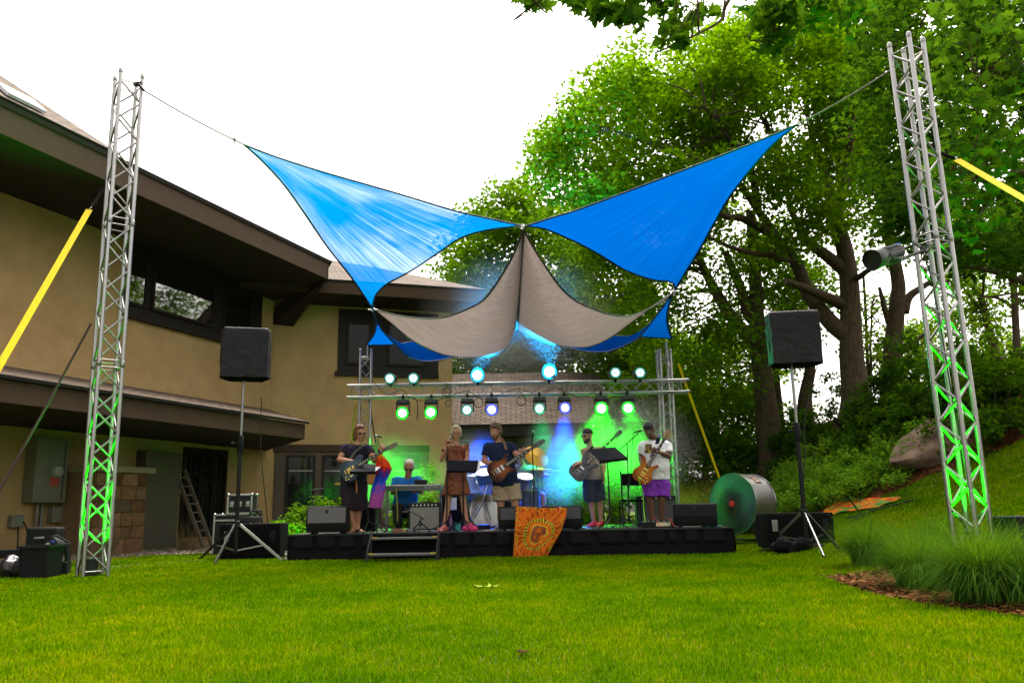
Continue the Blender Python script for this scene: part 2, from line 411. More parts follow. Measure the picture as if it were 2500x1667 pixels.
# left wing walls
quadbox('wall', W1, -.0, 22, -.35, 0, -.3, 2.62, STUCCO)
quadbox('wall', W1, .35, 22, -.35, 0, 2.62, ZS, STUCCO)
# porch roof over the lower floor
quadbox('soffit', W1, 3.02, 22, .0, 2.98, 2.56, 2.60, SOFFIT)
quadbox('fascia', W1, 3.0, 22, 2.98, 3.04, 2.56, 2.92, FASCIA)
mb = MB(); mb.prism([W1(2.96, 3.04, 2.56), W1(2.96, 3.04, 2.92), W1(.36, .0, 2.92), W1(.36, .0, 2.56)], d1 * -.05); mb.build('fascia', FASCIA, H, smooth=False)
mb = MB(); mb.prism([W1(3.0, 2.97, 2.575), W1(.4, 0, 2.575), W1(3.0, .0, 2.575)], (0, 0, -.03)); mb.build('soffit', SOFFIT, H, smooth=False)
roof_slab('roof', [W1(22, 3.12, 2.98), W1(2.9, 3.12, 2.98), W1(.34, .01, 3.72), W1(22, .01, 3.72)], H)
# upper eave
UO = 2.28
UE = 1.10
quadbox('soffit', W1, UE, 22, -.2, UO, ZS, ZS + .05, SOFFIT)
def onW2(px, py, o=0): u, z = on(px, py, W2, o); return W2(u, o, z)
rA, rB, rC, rD = W1(UE, UO, ZS), W1(UE, 0, ZS), onW2(664, 792, .02), onW2(716, 797, .02)
mb = MB(); mb.prism([rA, rB, W1(.2, 0, ZS)], (0, 0, .05)); mb.add([rA, W1(.2, 0, ZS), rC, rD, rA + Vector((0, 0, .05)), W1(.2, 0, ZS + .05), rC + Vector((0, 0, .05)), rD + Vector((0, 0, .05))], [(0, 1, 2, 3), (7, 6, 5, 4), (0, 4, 5, 1), (1, 5, 6, 2), (2, 6, 7, 3), (3, 7, 4, 0)]); mb.build('soffit', SOFFIT, H, smooth=False)
quadbox('fascia', W1, UE - .02, 22, UO, UO + .07, ZS + .01, ZS + .53, FASCIA)
fa_, fb_ = W1(UE, UO + .07, ZS - .0), rD + n2 * .02
mb = MB(); mb.add([fa_, fb_, fb_ + Vector((0, 0, .22)), fa_ + Vector((0, 0, .53)), fa_ + d1 * -.06, fb_ + d2 * -.06, fb_ + d2 * -.06 + Vector((0, 0, .22)), fa_ + d1 * -.06 + Vector((0, 0, .53))], [(0, 1, 2, 3), (7, 6, 5, 4), (0, 4, 5, 1), (1, 5, 6, 2), (2, 6, 7, 3), (3, 7, 4, 0)]); mb.build('fascia', FASCIA, H, smooth=False)
roof_slab('roof', [W1(UE - .06, UO + .12, ZS + .56), rD + Vector((0, 0, .26)), W2(1.2, -2.0, ZS + 1.1), W1(3.2, -2.2, ZS + 1.7)], H, .05)
roof_slab('roof', [W1(22, UO + .12, ZS + .6), W1(UE - .06, UO + .12, ZS + .56), W1(3.2, -3.2, ZS + 2.0), W1(22, -3.2, ZS + 2.4)], H, .09)
RP = lambda u, q: W1(u, UO + .12 - q, ZS + .64 + q * .84)          # steeper upper roof over the near half
roof_slab('roof', [RP(22, 0), RP(8.6, 0), RP(10.8, 1.9), RP(22, 3.4)], H, .07)
sk = MB(); e = RP(0, 1) - RP(0, 0); nn = Vector((0, 0, 1)) + n1 * .84; nn.normalize()
sk.prism([RP(10.95, .12) + nn * .02, RP(10.2, .12) + nn * .02, RP(10.2, .5) + nn * .02, RP(10.95, .5) + nn * .02], nn * .06); sk.build('skylight', mat('skylight_glazing', (.6, .62, .7), .15, 0, .05), H)
# window band of the left wing
def window(W, u0, u1, z0, z1, m, fw=.07, out=.04, parent=None, fm=None):
    f = MB()
    for a in ((u0, u0 + fw, z0, z1), (u1 - fw, u1, z0, z1), (u0 + fw, u1 - fw, z0, z0 + fw), (u0 + fw, u1 - fw, z1 - fw, z1)):
        f.prism([W(a[0], out, a[2]), W(a[1], out, a[2]), W(a[1], out + .06, a[2]), W(a[0], out + .06, a[2])], (0, 0, a[3] - a[2]))
    w = f.build('window', fm or TRIM, parent or H, smooth=False)
    g = MB(); g.prism([W(u0 + fw, out + .012, z0 + fw), W(u1 - fw, out + .012, z0 + fw), W(u1 - fw, out + .024, z0 + fw), W(u0 + fw, out + .024, z0 + fw)], (0, 0, z1 - z0 - 2 * fw))
    g.build('pane', m, w, smooth=False); return w
uL = on(290, 780, W1)[0]; uR = on(637, 760, W1)[0]
quadbox('window_band', W1, uR, uL, .002, .045, 5.30, ZS - .01, TRIM)
for a, b, zt in ((364, 519, .55), (542, 613, .55), (300, 352, .5)):
    ua = on(a, 740, W1)[0]; ub = on(b, 740, W1)[0]
    window(W1, ub, ua, 5.62, ZS - .28, GLASS, .07, .048)
quadbox('sill', W1, uR - .05, uL, .05, .12, 5.30, 5.40, TRIM)
# twin flood light under the eave
fl = MB(); pF = P(*kf(700, 640), W1(.9, 1.4, 0).y)
fl.box(pF + Vector((0, .1, .12)), (.16, .12, .1)); fl.build('floodlight', FASCIA, H, bevel=.01)
fp = [o for o in H.children if o.name.startswith('floodlight')][0]
for dx, dr in ((-.12, (-.5, -.9, -.35)), (.14, (.4, -.8, -.2))):
    q = MB(); q.lathe([(.03, -.14), (.055, -.1), (.095, 0), (.1, .02)], pF + Vector((dx, 0, 0)), dr, 16); q.build('lamp_head', FASCIA, fp)
    q = MB(); q.lathe([(.09, .012), (.06, .03), (.001, .036)], pF + Vector((dx, 0, 0)), dr, 16); q.build('lens', mat('flood_lens', (.5, .5, .48), .15), fp)
# lower wall fittings in the porch
CAB = mat('grey_green_enamel', (.17, .17, .13), .5, 0, .1, 3)
ua, za = on(*k3(252, 740), W1, .3); ub, zb = on(*k3(560, 235), W1, .3)
cabn = quadbox('electrical_cabinet', W1, ub, ua, .0, .32, za, zb, CAB, bevel=.02)
um = on(*k3(500, 500), W1, .3)[0]
quadbox('door_seam', W1, um - .008, um + .008, .322, .326, za + .05, zb - .05, TRIM, cabn)
um, zm = on(*k3(455, 492), W1, .34)
mb = MB(); mb.lathe([(.13, 0), (.13, .05), (.1, .09), (.02, .1)], W1(um, .322, zm), n1, 20); mb.build('meter', mat('meter_glass', (.35, .36, .35), .2), cabn)
um, zm = on(*k3(436, 570), W1, .33); quadbox('warning_label', W1, um - .1, um + .1, .323, .328, zm - .1, zm + .1, mat('faded_red_label', (.45, .07, .05), .6), cabn)
ua, za = on(*k3(410, 900), W1, .15); ub, zb = on(*k3(540, 770), W1, .15)
quadbox('junction_box', W1, ub, ua, .0, .18, za, zb, CAB, bevel=.015)
for cx in (300, 340):
    um, zt = on(*k3(cx, 750), W1, .1); mb = MB(); mb.tube([W1(um, .1, 0), W1(um, .1, zt)], .035, 10); mb.build('conduit', CAB, H)
um, zm = on(*k3(120, 890), W1, .05); quadbox('outlet', W1, um - .13, um + .13, 0, .14, zm - .12, zm + .12, CAB, bevel=.02)
mb = MB(); mb.tube(cr([W1(um - .1, .14, zm), W1(um - .12, .25, zm - .2), W1(um - .12, .25, .02)], 6), .012, 6); mb.tube(cr([W1(um, .14, zm - .1), W1(um + .1, .3, zm - .4), W1(um + .12, .3, .02)], 6), .012, 6); mb.build('cord', RUBBER, H)
def stone_mat():
    m, N, L, b = new_mat('brown_ashlar'); tc = N.new('ShaderNodeTexCoord'); g = N.new('ShaderNodeNewGeometry')
    r = ramp(N, [(0, (.10, .045, .018)), (.35, (.20, .10, .04)), (.7, (.27, .15, .07)), (1, (.12, .075, .05))]); L.new(g.outputs['Random Per Island'], r.inputs[0])
    n = N.new('ShaderNodeTexNoise'); n.inputs['Scale'].default_value = 9; n.inputs['Detail'].default_value = 7; L.new(tc.outputs['Object'], n.inputs['Vector'])
    mx = N.new('ShaderNodeMix'); mx.data_type = 'RGBA'; mx.blend_type = 'OVERLAY'; mx.inputs[0].default_value = .7; L.new(r.outputs[0], mx.inputs[6]); L.new(n.outputs['Fac'], mx.inputs[7])
    L.new(mx.outputs[2], b.inputs['Base Color']); b.inputs['Roughness'].default_value = .9
    bp = N.new('ShaderNodeBump'); bp.inputs['Strength'].default_value = .8; bp.inputs['Distance'].default_value = .03; L.new(n.outputs['Fac'], bp.inputs['Height']); L.new(bp.outputs[0], b.inputs['Normal']); return m
# stone pier
ua, zt = on(*k3(845, 495), W1, 1.0); ub, _ = on(*k3(1165, 700), W1, 1.0)
MORT = mat('mortar', (.20, .12, .055), .95, 0, .2, 20)
pier = quadbox('stone_pier', W1, ub, ua + .25, .02, .97, -.1, zt, MORT)
st = MB(); zz = .0
while zz < zt - .08:
    h = rng.uniform(.16, .34); h = min(h, zt - zz - .015); u = ub
    while u < ua + .25:
        w = rng.uniform(.22, .6); w = min(w, ua + .25 - u)
        if w > .06 and h > .05: st.prism([W1(u + .012, .95, zz + .012), W1(u + w - .012, .95, zz + .012), W1(u + w - .012, 1.0 + rng.uniform(0, .025), zz + .012), W1(u + .012, 1.0 + rng.uniform(0, .025), zz + .012)], (0, 0, h - .018))
        u += w
    o = .02
    while o < .93:                                   # return face towards the camera
        w = min(rng.uniform(.25, .5), .95 - o); st.prism([W1(ub - .03, o + .01, zz + .012), W1(ub + .02, o + .01, zz + .012), W1(ub + .02, o + w - .01, zz + .012), W1(ub - .03, o + w - .01, zz + .012)], (0, 0, h - .018)); o += w
    zz += h
st.build('stone', stone_mat(), pier, smooth=False, bevel=.012)
quadbox('cap', W1, ub - .14, ua + .3, -.0, 1.1, zt, zt + .13, mat('limestone_cap', (.30, .245, .16), .85, 0, .12, 5, .3, 60), pier, bevel=.015)
ua, zt = on(*k3(1170, 320), W1, .3); ub, zb = on(*k3(1450, 330), W1, .3)
quadbox('utility_closet', W1, ub, ua, .0, .3, .0, zt, mat('olive_door_paint', (.105, .09, .062), .6, 0, .1, 3), bevel=.01)
ua, za = on(*k3(1460, 320), W1); ub, zb = on(*k3(1810, 330), W1)
wb = quadbox('window_band', W1, ub, ua, .003, .05, .25, 2.45, TRIM)
for i in range(3): window(W1, ub + .1 + i * (ua - ub - .2) / 3, ub + .06 + (i + 1) * (ua - ub - .2) / 3, .4, 2.3, DGLASS, .06, .052)
ua, za = on(*k3(920, 440), W1); ub, zb = on(*k3(1020, 250), W1)

# set-back wing
quadbox('wall', W2, -1.6, 5.28, -.35, 0, -.3, 7.1, STUCCO)
uT0 = on(683, 1090, W2)[0]
zt0 = on(850, 1104, W2)[1]; zt1 = on(850, 1086, W2)[1]
ue = on(1046, 1000, W2)[0]
quadbox('lower_panel', W2, .0, ue, .003, .05, -.1, zt0 + .01, LOWTRIM)
quadbox('trim_band', W2, -.2, ue + .02, .003, .09, zt0 + .01, zt1, FASCIA)
for a, b in ((700, 770), (787, 838), (955, 1024)):
    ua, za = on(a, 1111, W2); ub, zb = on(b, 1111, W2)
    w = window(W2, ua, ub, .55, za, DGLASS, .06, .055)
    zb = on(a, k4(0, 632)[1], W2)[1]
    quadbox('blind_rail', W2, ua + .07, ub - .07, .08, .095, zb - .012, zb + .012, mat('pale_blind_rail', (.45, .42, .36), .6), w)
# big dark upper windows
ua, za = on(823, 917, W2); ub, _ = on(1046, 900, W2); zb = on(835, 895, W2)[1]
quadbox('window_band', W2, ua, ue + .3, .003, .05, za + .12, 6.9, TRIM)
quadbox('sill', W2, ua - .08, ue + .3, .003, .12, za, za + .12, TRIM)
for a, b in ((845, 905), (945, 1035)):
    window(W2, on(a, 860, W2)[0], on(b, 860, W2)[0], za + .35, 6.5, UGLASS, .07, .055)
# eave and hipped roof of the set-back wing
EO = 1.5
u0, zf0 = on(797, 714, W2, EO); u1, zf1 = on(1177, 741, W2, EO); _, zft = on(797, 686, W2, EO)
zf = (zf0 + zf1) / 2
quadbox('soffit', W2, -1.5, u1, -.3, EO, zf, zf + .05, SOFFIT)
quadbox('fascia', W2, -1.5, u1, EO, EO + .06, zf, zft, FASCIA)
mb = MB(); mb.prism([W2(u1, EO + .06, zf), W2(u1, EO + .06, zft), W2(u1, -4, zft), W2(u1, -4, zf)], d2 * .06); mb.build('fascia', FASCIA, H, smooth=False)
roof_slab('roof', [W2(-2.5, EO + .1, zft + .04), W2(u1 + .12, EO + .1, zft + .04), W2(3.1, -2.6, zft + 1.75), W2(-2.5, -4.2, zft + 2.75)], H, .08)
roof_slab('roof', [W2(u1 + .12, EO + .1, zft + .04), W2(u1 + .12, -6, zft + .04), W2(3.1, -2.6, zft + 1.75)], H, .08, axis=n2)
# low garage wing behind the stage
yE = 26.3
A = P(1040, 1031, yE); B = P(1500, 1037, yE); ze = (A.z + B.z) / 2
Tt = P(1046, 914, 30.6).z
SHX = [Vector((A.x - .1, yE, ze)), Vector((B.x, yE, ze)), Vector((B.x, 30.6, Tt)), Vector((A.x - .1, 30.6, Tt))]
roof_slab('roof', SHX, H, .1)
roof_slab('roof', [Vector((A.x - .1, 34.8, ze)), Vector((B.x, 34.8, ze)), Vector((B.x, 30.6, Tt)), Vector((A.x - .1, 30.6, Tt))], H, .1)
mb = MB(); mb.box(((A.x + B.x) / 2, yE + .12, ze - .25), (B.x - A.x, .06, .26)); mb.build('fascia', TRIM, H)
mb = MB(); mb.box(((A.x + B.x) / 2, yE + .6, ze - .36), (B.x - A.x, 1.0, .04)); mb.build('soffit', SOFFIT, H)
mb = MB(); mb.prism([(A.x - .1, yE + 1.1, -.3), (B.x - .3, yE + 1.1, -.3), (B.x - .3, 32, -.3), (A.x - .1, 32, -.3)], (0, 0, ze - .1)); mb.build('wall', mat('dark_brown_siding', (.09, .075, .06), .8, 0, .1, 4), H, smooth=False)  # siding in one dark brown tone
x = A.x + .35
while x < B.x - 1.6:
    W3 = lambda u, o, z: Vector((u, yE + 1.1 - o, z))
    w = window(W3, x, x + 1.25, .5, 2.55, DGLASS, .07, .01)
    mb = MB(); mb.box((x + .62, yE + 1.02, 2.0), (1.1, .02, .03)); mb.build('blind_rail', mat('pale_rail', (.4, .42, .4), .6), w)
    x += 1.45
mb = MB(); mb.box(((A.x + B.x) / 2, yE + 1.0, 2.68), (B.x - A.x - .5, .1, .16)); mb.build('trim_band', FASCIA, H)
# gutter edge line
# a ladder of weathered timber leaning in the porch and a standing post
um, zm = on(*k3(1330, 1120), W1, .8)
lad = MB(); pa = W1(on(*k3(1555, 1085), W1, .5)[0], .9, .0); pb = W1(on(*k3(1470, 480), W1, .25)[0], .1, on(*k3(1470, 470), W1, .25)[1])
for s in (-.16, .16): lad.beam(pa + d1 * s, pb + d1 * s, .05, .08, n1)
for i in range(1, 9): q = pa.lerp(pb, i / 9); lad.beam(q - d1 * .16, q + d1 * .16, .03, .03)
tag(lad.build('ladder', mat('weathered_wood', (.19, .15, .11), .85, 0, .25, 12, .3, 60)), 'weathered wooden ladder leaning on the porch wall beside the dark windows', 'ladder')
# ================================================================= TREES AND PLANTS
BARK = mat('grey_brown_bark', (.055, .038, .027), .95, 0, .4, 9, 1, 22, spec=.1, col2=(.14, .10, .07), stretch=(3, 3, .6))
LEAF_SUNTINT = leaf_mat('maple_leaf_painted_sun', (.035, .10, .003), (.105, .205, .005), .55)  # sunlight on the crown put into a lighter, yellower leaf colour
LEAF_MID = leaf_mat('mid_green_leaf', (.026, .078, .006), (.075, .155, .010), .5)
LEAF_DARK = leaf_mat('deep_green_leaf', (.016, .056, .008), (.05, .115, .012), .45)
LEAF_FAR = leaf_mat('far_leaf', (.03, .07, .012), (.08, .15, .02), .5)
def leaf_cloud(name, C, rad, per, size, m, parent=None, flat=.6, lobed=False, spread=1.0, droop=0.0):
    """C: clump centres (k,3); per leaves round each; every leaf a small folded blade"""
    C = np.asarray(C, dtype=float); k = len(C); n = k * per
    rad = np.broadcast_to(np.asarray(rad, dtype=float), (k,))
    d = nrg.normal(size=(n, 3)); d /= np.linalg.norm(d, axis=1, keepdims=True)
    r = nrg.uniform(0, 1, n) ** .45
    pos = np.repeat(C, per, 0) + d * (np.repeat(rad, per) * r)[:, None] * np.array([1, 1, flat])
    nor = nrg.normal(size=(n, 3)) * .75 + np.array([0, 0, 1.0]); nor /= np.linalg.norm(nor, axis=1, keepdims=True)
    t = nrg.normal(size=(n, 3)) + np.array([0, 0, -droop]); t -= nor * (t * nor).sum(1, keepdims=True); t /= np.linalg.norm(t, axis=1, keepdims=True)
    b = np.cross(nor, t); s = size * nrg.uniform(.6, 1.35, n)
    if lobed:
        T = [(0, -.5, 0), (.14, -.28, .02), (.46, -.34, -.06), (.28, -.08, .03), (.55, .14, -.06), (.22, .12, .04), (.2, .34, 0), (0, .62, -.05), (-.2, .34, 0), (-.22, .12, .04), (-.55, .14, -.06), (-.28, -.08, .03), (-.46, -.34, -.06), (-.14, -.28, .02)]
        F = [(0, 1, 13), (1, 2, 3), (13, 11, 12), (1, 3, 5), (1, 5, 13), (13, 5, 9), (13, 9, 11), (3, 4, 5), (11, 9, 10), (5, 6, 8), (5, 8, 9), (6, 7, 8)]
    else:
        T = [(0, -.5, 0), (.36, -.02, .10), (0, .55, 0), (-.36, -.02, .10)]; F = [(0, 1, 2), (0, 2, 3)]
    T = np.array(T); q = len(T)
    V = pos[:, None, :] + s[:, None, None] * (T[None, :, 0:1] * b[:, None, :] + T[None, :, 1:2] * t[:, None, :] + T[None, :, 2:3] * nor[:, None, :])
    F = np.array(F)[None] + (np.arange(n) * q)[:, None, None]
    return np_mesh(name, V.reshape(-1, 3), F.reshape(-1, F.shape[-1]), m, parent)
def poly_clumps(poly, Y0, Y1, n, zmin=-9):
    xs_ = [p[0] for p in poly]; ys_ = [p[1] for p in poly]; out = []
    while len(out) < n:
        x = rng.uniform(min(xs_), max(xs_)); y = rng.uniform(min(ys_), max(ys_))
        if inpoly(np.array([x]), np.array([y]), poly)[0]:
            p = P(x, y, rng.uniform(Y0, Y1))
            if p.z > zmin: out.append(tuple(p))
    return out
def bough(mb, pts, r0, r1, seg=8, wob=.0):
    pts = cr(pts, 5); n = len(pts)
    if wob: pts = [p + Vector((pnoise(p * 1.1), pnoise(p * 1.1 + Vector((9, 0, 0))), pnoise(p * 1.1 + Vector((0, 9, 0))))) * wob for p in pts]
    mb.tube(pts, [r0 + (r1 - r0) * (i / (n - 1)) for i in range(n)], seg)
    return pts
def twigs(mb, limbs, C, m, r=.035):
    """fine branches from the nearest limb point out to some of the clumps"""
    L = [p for l in limbs for p in l]
    for c in rng.sample(list(C), min(m, len(C))):
        c = Vector(c); best = min(rng.sample(L, min(40, len(L))), key=lambda p: (p - c).length)
        mid = best.lerp(c, .5) + Vector((rng.uniform(-.3, .3), rng.uniform(-.3, .3), rng.uniform(-.1, .35)))
        mb.tube(cr([best, mid, c], 4), [r * (1 - .8 * i / 8) for i in range(9)], 5, False)
def pp(k, Y): return [P(*kw(*q), Y + (q[2] if len(q) > 2 else 0)) if False else P(*kw(q[0], q[1]), Y + (q[2] if len(q) > 2 else 0)) for q in k]
def tree(name, label, trunk, limbs, C, rad, per, size, m, tw=60, flat=.6, cat='tree'):
    """trunk: (points, r0, r1); limbs: list of the same; C: clump centres of the crown"""
    base = Vector(trunk[0][0]); base.z = hzf(base.x, base.y) - .1
    t = thing(name, label, cat, tuple(base), 'trees round the lawn')
    mb = MB(); Ls = []
    pts = [base] + [Vector(p) for p in trunk[0]]
    if (pts[1] - pts[0]).length < .05: pts.pop(1)
    pp_ = cr(pts, 6); n = len(pp_); r0, r1 = trunk[1:]
    rad_ = [r0 + (r1 - r0) * (i / (n - 1)) + r0 * .55 * math.exp(-((pp_[i] - base).length) / .45) for i in range(n)]
    mb.tube(pp_, rad_, 14); Ls.append(pp_)
    for l in limbs: Ls.append(bough(mb, *l, wob=.06))
    if C: twigs(mb, Ls, C, tw)
    o = mb.build('trunk', BARK, t, ang=80)
    if C: leaf_cloud('crown', C, rad, per, size, m, t, flat)
    return t
# -- the great maple beside the sail
Y = 22
main = pp([(1080, 1290), (1062, 1100), (1035, 900), (1030, 700), (1020, 450), (990, 250), (940, 80), (915, -60, .3), kf(0, 0)][:8], Y)
cl = poly_clumps([(1312, 372), (1372, 258), (1436, 196), (1532, 128), (1675, 105), (1850, 40), (2010, 30), (2120, 140), (2130, 350), (2050, 560), (1900, 620), (1680, 590), (1520, 500), (1420, 560), (1345, 480)], 19, 25.5, 330)
cl = [c for c in cl if pnoise(Vector(c) * .42) > -.27]
lim = [(pp([(1000, 760), (900, 665), (790, 540), (700, 330), (600, 200), (480, 30, -.6), (330, -180, -1.4), (150, -270, -2)], Y), .26, .05),
       (pp([(990, 390), (885, 300), (770, 200), (685, 50, .5), (640, -130, 1)], Y), .2, .05),
       (pp([(985, 585), (830, 520, -.7), (650, 440, -1.6)], Y), .17, .08),
       (pp([(600, 200), (420, 90, -1.5), (260, 60, -3), (120, -60, -4)], Y), .14, .03),
       (pp([(480, 30, -.6), (430, -240, -1.2), (280, -420, -2), (180, -560, -2.6)], Y), .12, .03),
       (pp([(640, -130, 1), (560, -420, 1), (420, -640, .6)], Y), .11, .03),
       (pp([(915, -60, .3), (800, -420, 1), (760, -760, 1.2)], Y), .13, .03),
       (pp([(940, 80), (1020, -240, -.5), (1060, -620, -1)], Y), .16, .04),
       (pp([(1035, 440), (1130, 390, -1), (1260, 320, -2)], Y), .1, .04),
       (pp([(700, 330), (420, 280, -2), (160, 180, -3)], Y), .1, .03)]
tree('maple_tree', 'large spreading maple whose sunlit crown rises behind the right blue sail', (main, .40, .16), lim, cl, .85, 250, .135, LEAF_SUNTINT, 90)
# -- forked tree left of it, in the shade
Y = 24
main = pp([(545, 1310), (528, 1150), (510, 1000), (485, 800), (475, 640), (470, 480), (455, 250), (440, 40)], Y)
lim = [(pp([(490, 690), (430, 640), (375, 480), (330, 370), (285, 270)], Y), .2, .1), (pp([(495, 850), (400, 740), (260, 550), (190, 430), (115, 270)], Y), .24, .1), (pp([(480, 560), (560, 500, 1), (680, 440, 2)], Y), .15, .06)]
cl = poly_clumps([(1400, 560), (1650, 600), (1960, 560), (2000, 760), (1920, 930), (1840, 1000), (1680, 1010), (1580, 900), (1440, 800)], 21, 28, 190)
tree('forked_tree', 'fork trunked tree in shade between the beige sail and the right speaker', (main, .36, .14), lim, cl, .75, 120, .13, LEAF_MID, 50)
# -- trunks right of the maple
Y = 25
main = pp([(1272, 1090), (1275, 900), (1292, 700), (1305, 560), (1308, 450), (1262, 200), (1240, 0)], Y)
lim = [(pp([(1340, 640), (1380, 540), (1450, 480), (1560, 420)], Y), .16, .06), (pp([(1258, 700), (1225, 600), (1190, 480)], Y), .12, .05), (pp([(1280, 870), (1400, 800), (1500, 730)], Y), .1, .04)]
cl = poly_clumps([(2020, 100), (2280, 60), (2320, 420), (2230, 640), (2040, 640), (1990, 420)], 22, 28, 95)
tree('woodland_tree', 'straight trunked tree behind the lamp on the right truss tower', (main, .33, .15), lim, cl, .8, 120, .14, LEAF_MID, 30)
specs = [
 ('slim_tree', 'slim leaning tree right of the truss tower with branches over bright sky', [(1890, 1000), (1880, 880), (1835, 700), (1800, 560), (1745, 470)], 26, .17, .08, [([(1835, 700), (1790, 620), (1690, 490)], .08, .03), ([(1880, 860), (1970, 980), (2080, 1060)], .06, .03)], [(2300, 640), (2420, 600), (2460, 760), (2400, 860), (2290, 800)], 42, LEAF_MID),
 ('slim_tree', 'thin upright trunk near the right edge of the wood', [(2030, 950), (2010, 860), (1990, 500), (1955, 200), (1935, -40)], 21, .11, .06, [([(2000, 620), (1900, 560), (1800, 540)], .05, .02), ([(1990, 460), (2090, 400), (2200, 330)], .06, .03)], [(2400, 520), (2560, 480), (2560, 760), (2440, 740)], 40, LEAF_MID),
 ('slim_tree', 'short trunk just left of the right loudspeaker among low leaves', [(600, 1230), (590, 1100), (575, 950), (560, 800)], 27, .2, .13, [([(575, 950), (640, 800), (700, 640)], .09, .04)], [(1560, 820), (1780, 840), (1800, 980), (1600, 1000)], 45, LEAF_MID),
 ('slim_tree', 'dark trunk hidden behind the right loudspeaker cover', [(760, 1180), (770, 1080), (790, 950), (770, 700)], 26, .24, .14, [([(780, 800), (700, 640), (660, 480)], .1, .04)], [(1870, 640), (2020, 640), (2030, 760), (1900, 760)], 28, LEAF_MID),
 ('slim_tree', 'pair of thin saplings between the maple and the straight trunk', [(1140, 1090), (1128, 900), (1118, 640), (1105, 420)], 27, .07, .04, [([(1135, 1090), (1150, 900), (1150, 600)], .06, .03)], [(2080, 700), (2180, 720), (2180, 900), (2090, 880)], 14, LEAF_FAR)]
for nm, lb, tp, Y, r0, r1, lm, pl, n, lmx in specs:
    tree(nm, lb, (pp(tp, Y), r0, r1), [(pp(a, Y), b, c) for a, b, c in lm], poly_clumps(pl, Y - 2, Y + 3, n), .7, 100, .13, lmx, 14)
# -- deep green trees on the right, nearer
Y = 17
main = [P(2640, 1080, 15), P(2630, 700, 15), P(2600, 300, 15), P(2560, -100, 15)]
cl = poly_clumps([(2060, -60), (2560, -60), (2560, 640), (2330, 660), (2160, 560), (2090, 300)], 13.5, 18.5, 210)
lim = [([P(2620, 560, 15), P(2450, 460, 15.4), P(2280, 400, 15.8)], .12, .03), ([P(2600, 300, 15), P(2420, 170, 15), P(2200, 120, 15.5)], .12, .03), ([P(2630, 750, 15), P(2500, 690, 15.5), P(2330, 640, 16)], .11, .03)]
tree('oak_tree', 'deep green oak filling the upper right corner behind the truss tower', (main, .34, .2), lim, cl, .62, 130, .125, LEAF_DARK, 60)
# -- trees behind the low roof in the middle
Y = 36
main = [P(1303, 960, Y), P(1300, 880, Y), P(1296, 760, Y), P(1290, 600, Y)]
cl = poly_clumps([(1140, 520), (1190, 470), (1290, 450), (1350, 540), (1420, 640), (1440, 780), (1380, 890), (1180, 890), (1120, 760), (1060, 690), (1100, 600)], 33, 39, 150)
tree('linden_tree', 'bluish green tree rising behind the low shingle roof under the sails', (main, .5, .3), [([P(1298, 800, Y), P(1230, 700, Y), P(1180, 600, Y)], .2, .08), ([P(1298, 780, Y), P(1360, 680, Y), P(1390, 600, Y)], .2, .08)], cl, 1.15, 170, .21, LEAF_MID, 30)
Y = 37
cl = poly_clumps([(1050, 790), (1500, 780), (1500, 950), (1050, 950)], 33.5, 37, 95)
tree('hedge_tree', 'low bushy tree seen just above the low shingle roof', ([P(1180, 980, Y), P(1180, 860, Y)], .25, .1), [], cl, 1.0, 150, .2, LEAF_MID, 15)
Y = 33
cl = poly_clumps([(1320, 520), (1430, 500), (1560, 620), (1620, 800), (1600, 960), (1440, 960), (1400, 780), (1340, 640)], 29, 35, 120)
tree('hedge_tree', 'bushy tree right of the low roof behind the right stage tower', ([P(1500, 1120, Y), P(1495, 900, Y), P(1480, 700, Y)], .3, .15), [], cl, 1.0, 150, .19, LEAF_MID, 25)
# dense low wood behind the right end of the stage
for px_, py_, w_, h_, Y_, n_, lb_ in ((1560, 1060, 260, 260, 27, 110, 'dense shady tree behind the right end of the stage'), (1720, 1090, 260, 240, 25, 100, 'dense shady tree behind the fan and guy strap'), (1850, 1060, 220, 220, 27, 80, 'dense shady tree left of the right speaker pole')):
    tree('hedge_tree', lb_, ([P(px_, py_ + 130, Y_), P(px_ + 4, py_, Y_)], .16, .07), [], poly_clumps([(px_ - w_ / 2, py_ - h_ / 3), (px_ - w_ / 4, py_ - h_ / 2), (px_ + w_ / 3, py_ - h_ / 2), (px_ + w_ / 2, py_ - h_ / 4), (px_ + w_ / 2, py_ + h_ / 1.6), (px_ - w_ / 2, py_ + h_ / 1.6)], Y_ - 1.6, Y_ + 2, n_), .7, 130, .13, LEAF_MID, 12)
# -- far wood closing the view between trunks, thin, with sky through it
for i, (px, py, w, h, Y, n, lb) in enumerate([(1750, 900, 260, 220, 33, 60, 'loose tree far behind the right loudspeaker pole'), (1640, 1010, 160, 190, 30, 60, 'dense low tree behind the yellow guy strap of the stage'),
        (2240, 860, 150, 140, 34, 22, 'thin far tree seen through the right truss tower'), (2440, 880, 170, 150, 34, 34, 'thin far tree at the right edge of the photo below the oak')]):
    pl = [(px - w / 2, py + h / 2), (px - w / 2, py - h / 4), (px, py - h / 2), (px + w / 2, py - h / 4), (px + w / 2, py + h / 2)]
    tree('distant_tree', lb, ([P(px, py + h * .7, Y), P(px + 4, py, Y)], .18, .08), [], poly_clumps(pl, Y - 2, Y + 2, n), .9, 110, .18, LEAF_FAR, 12)
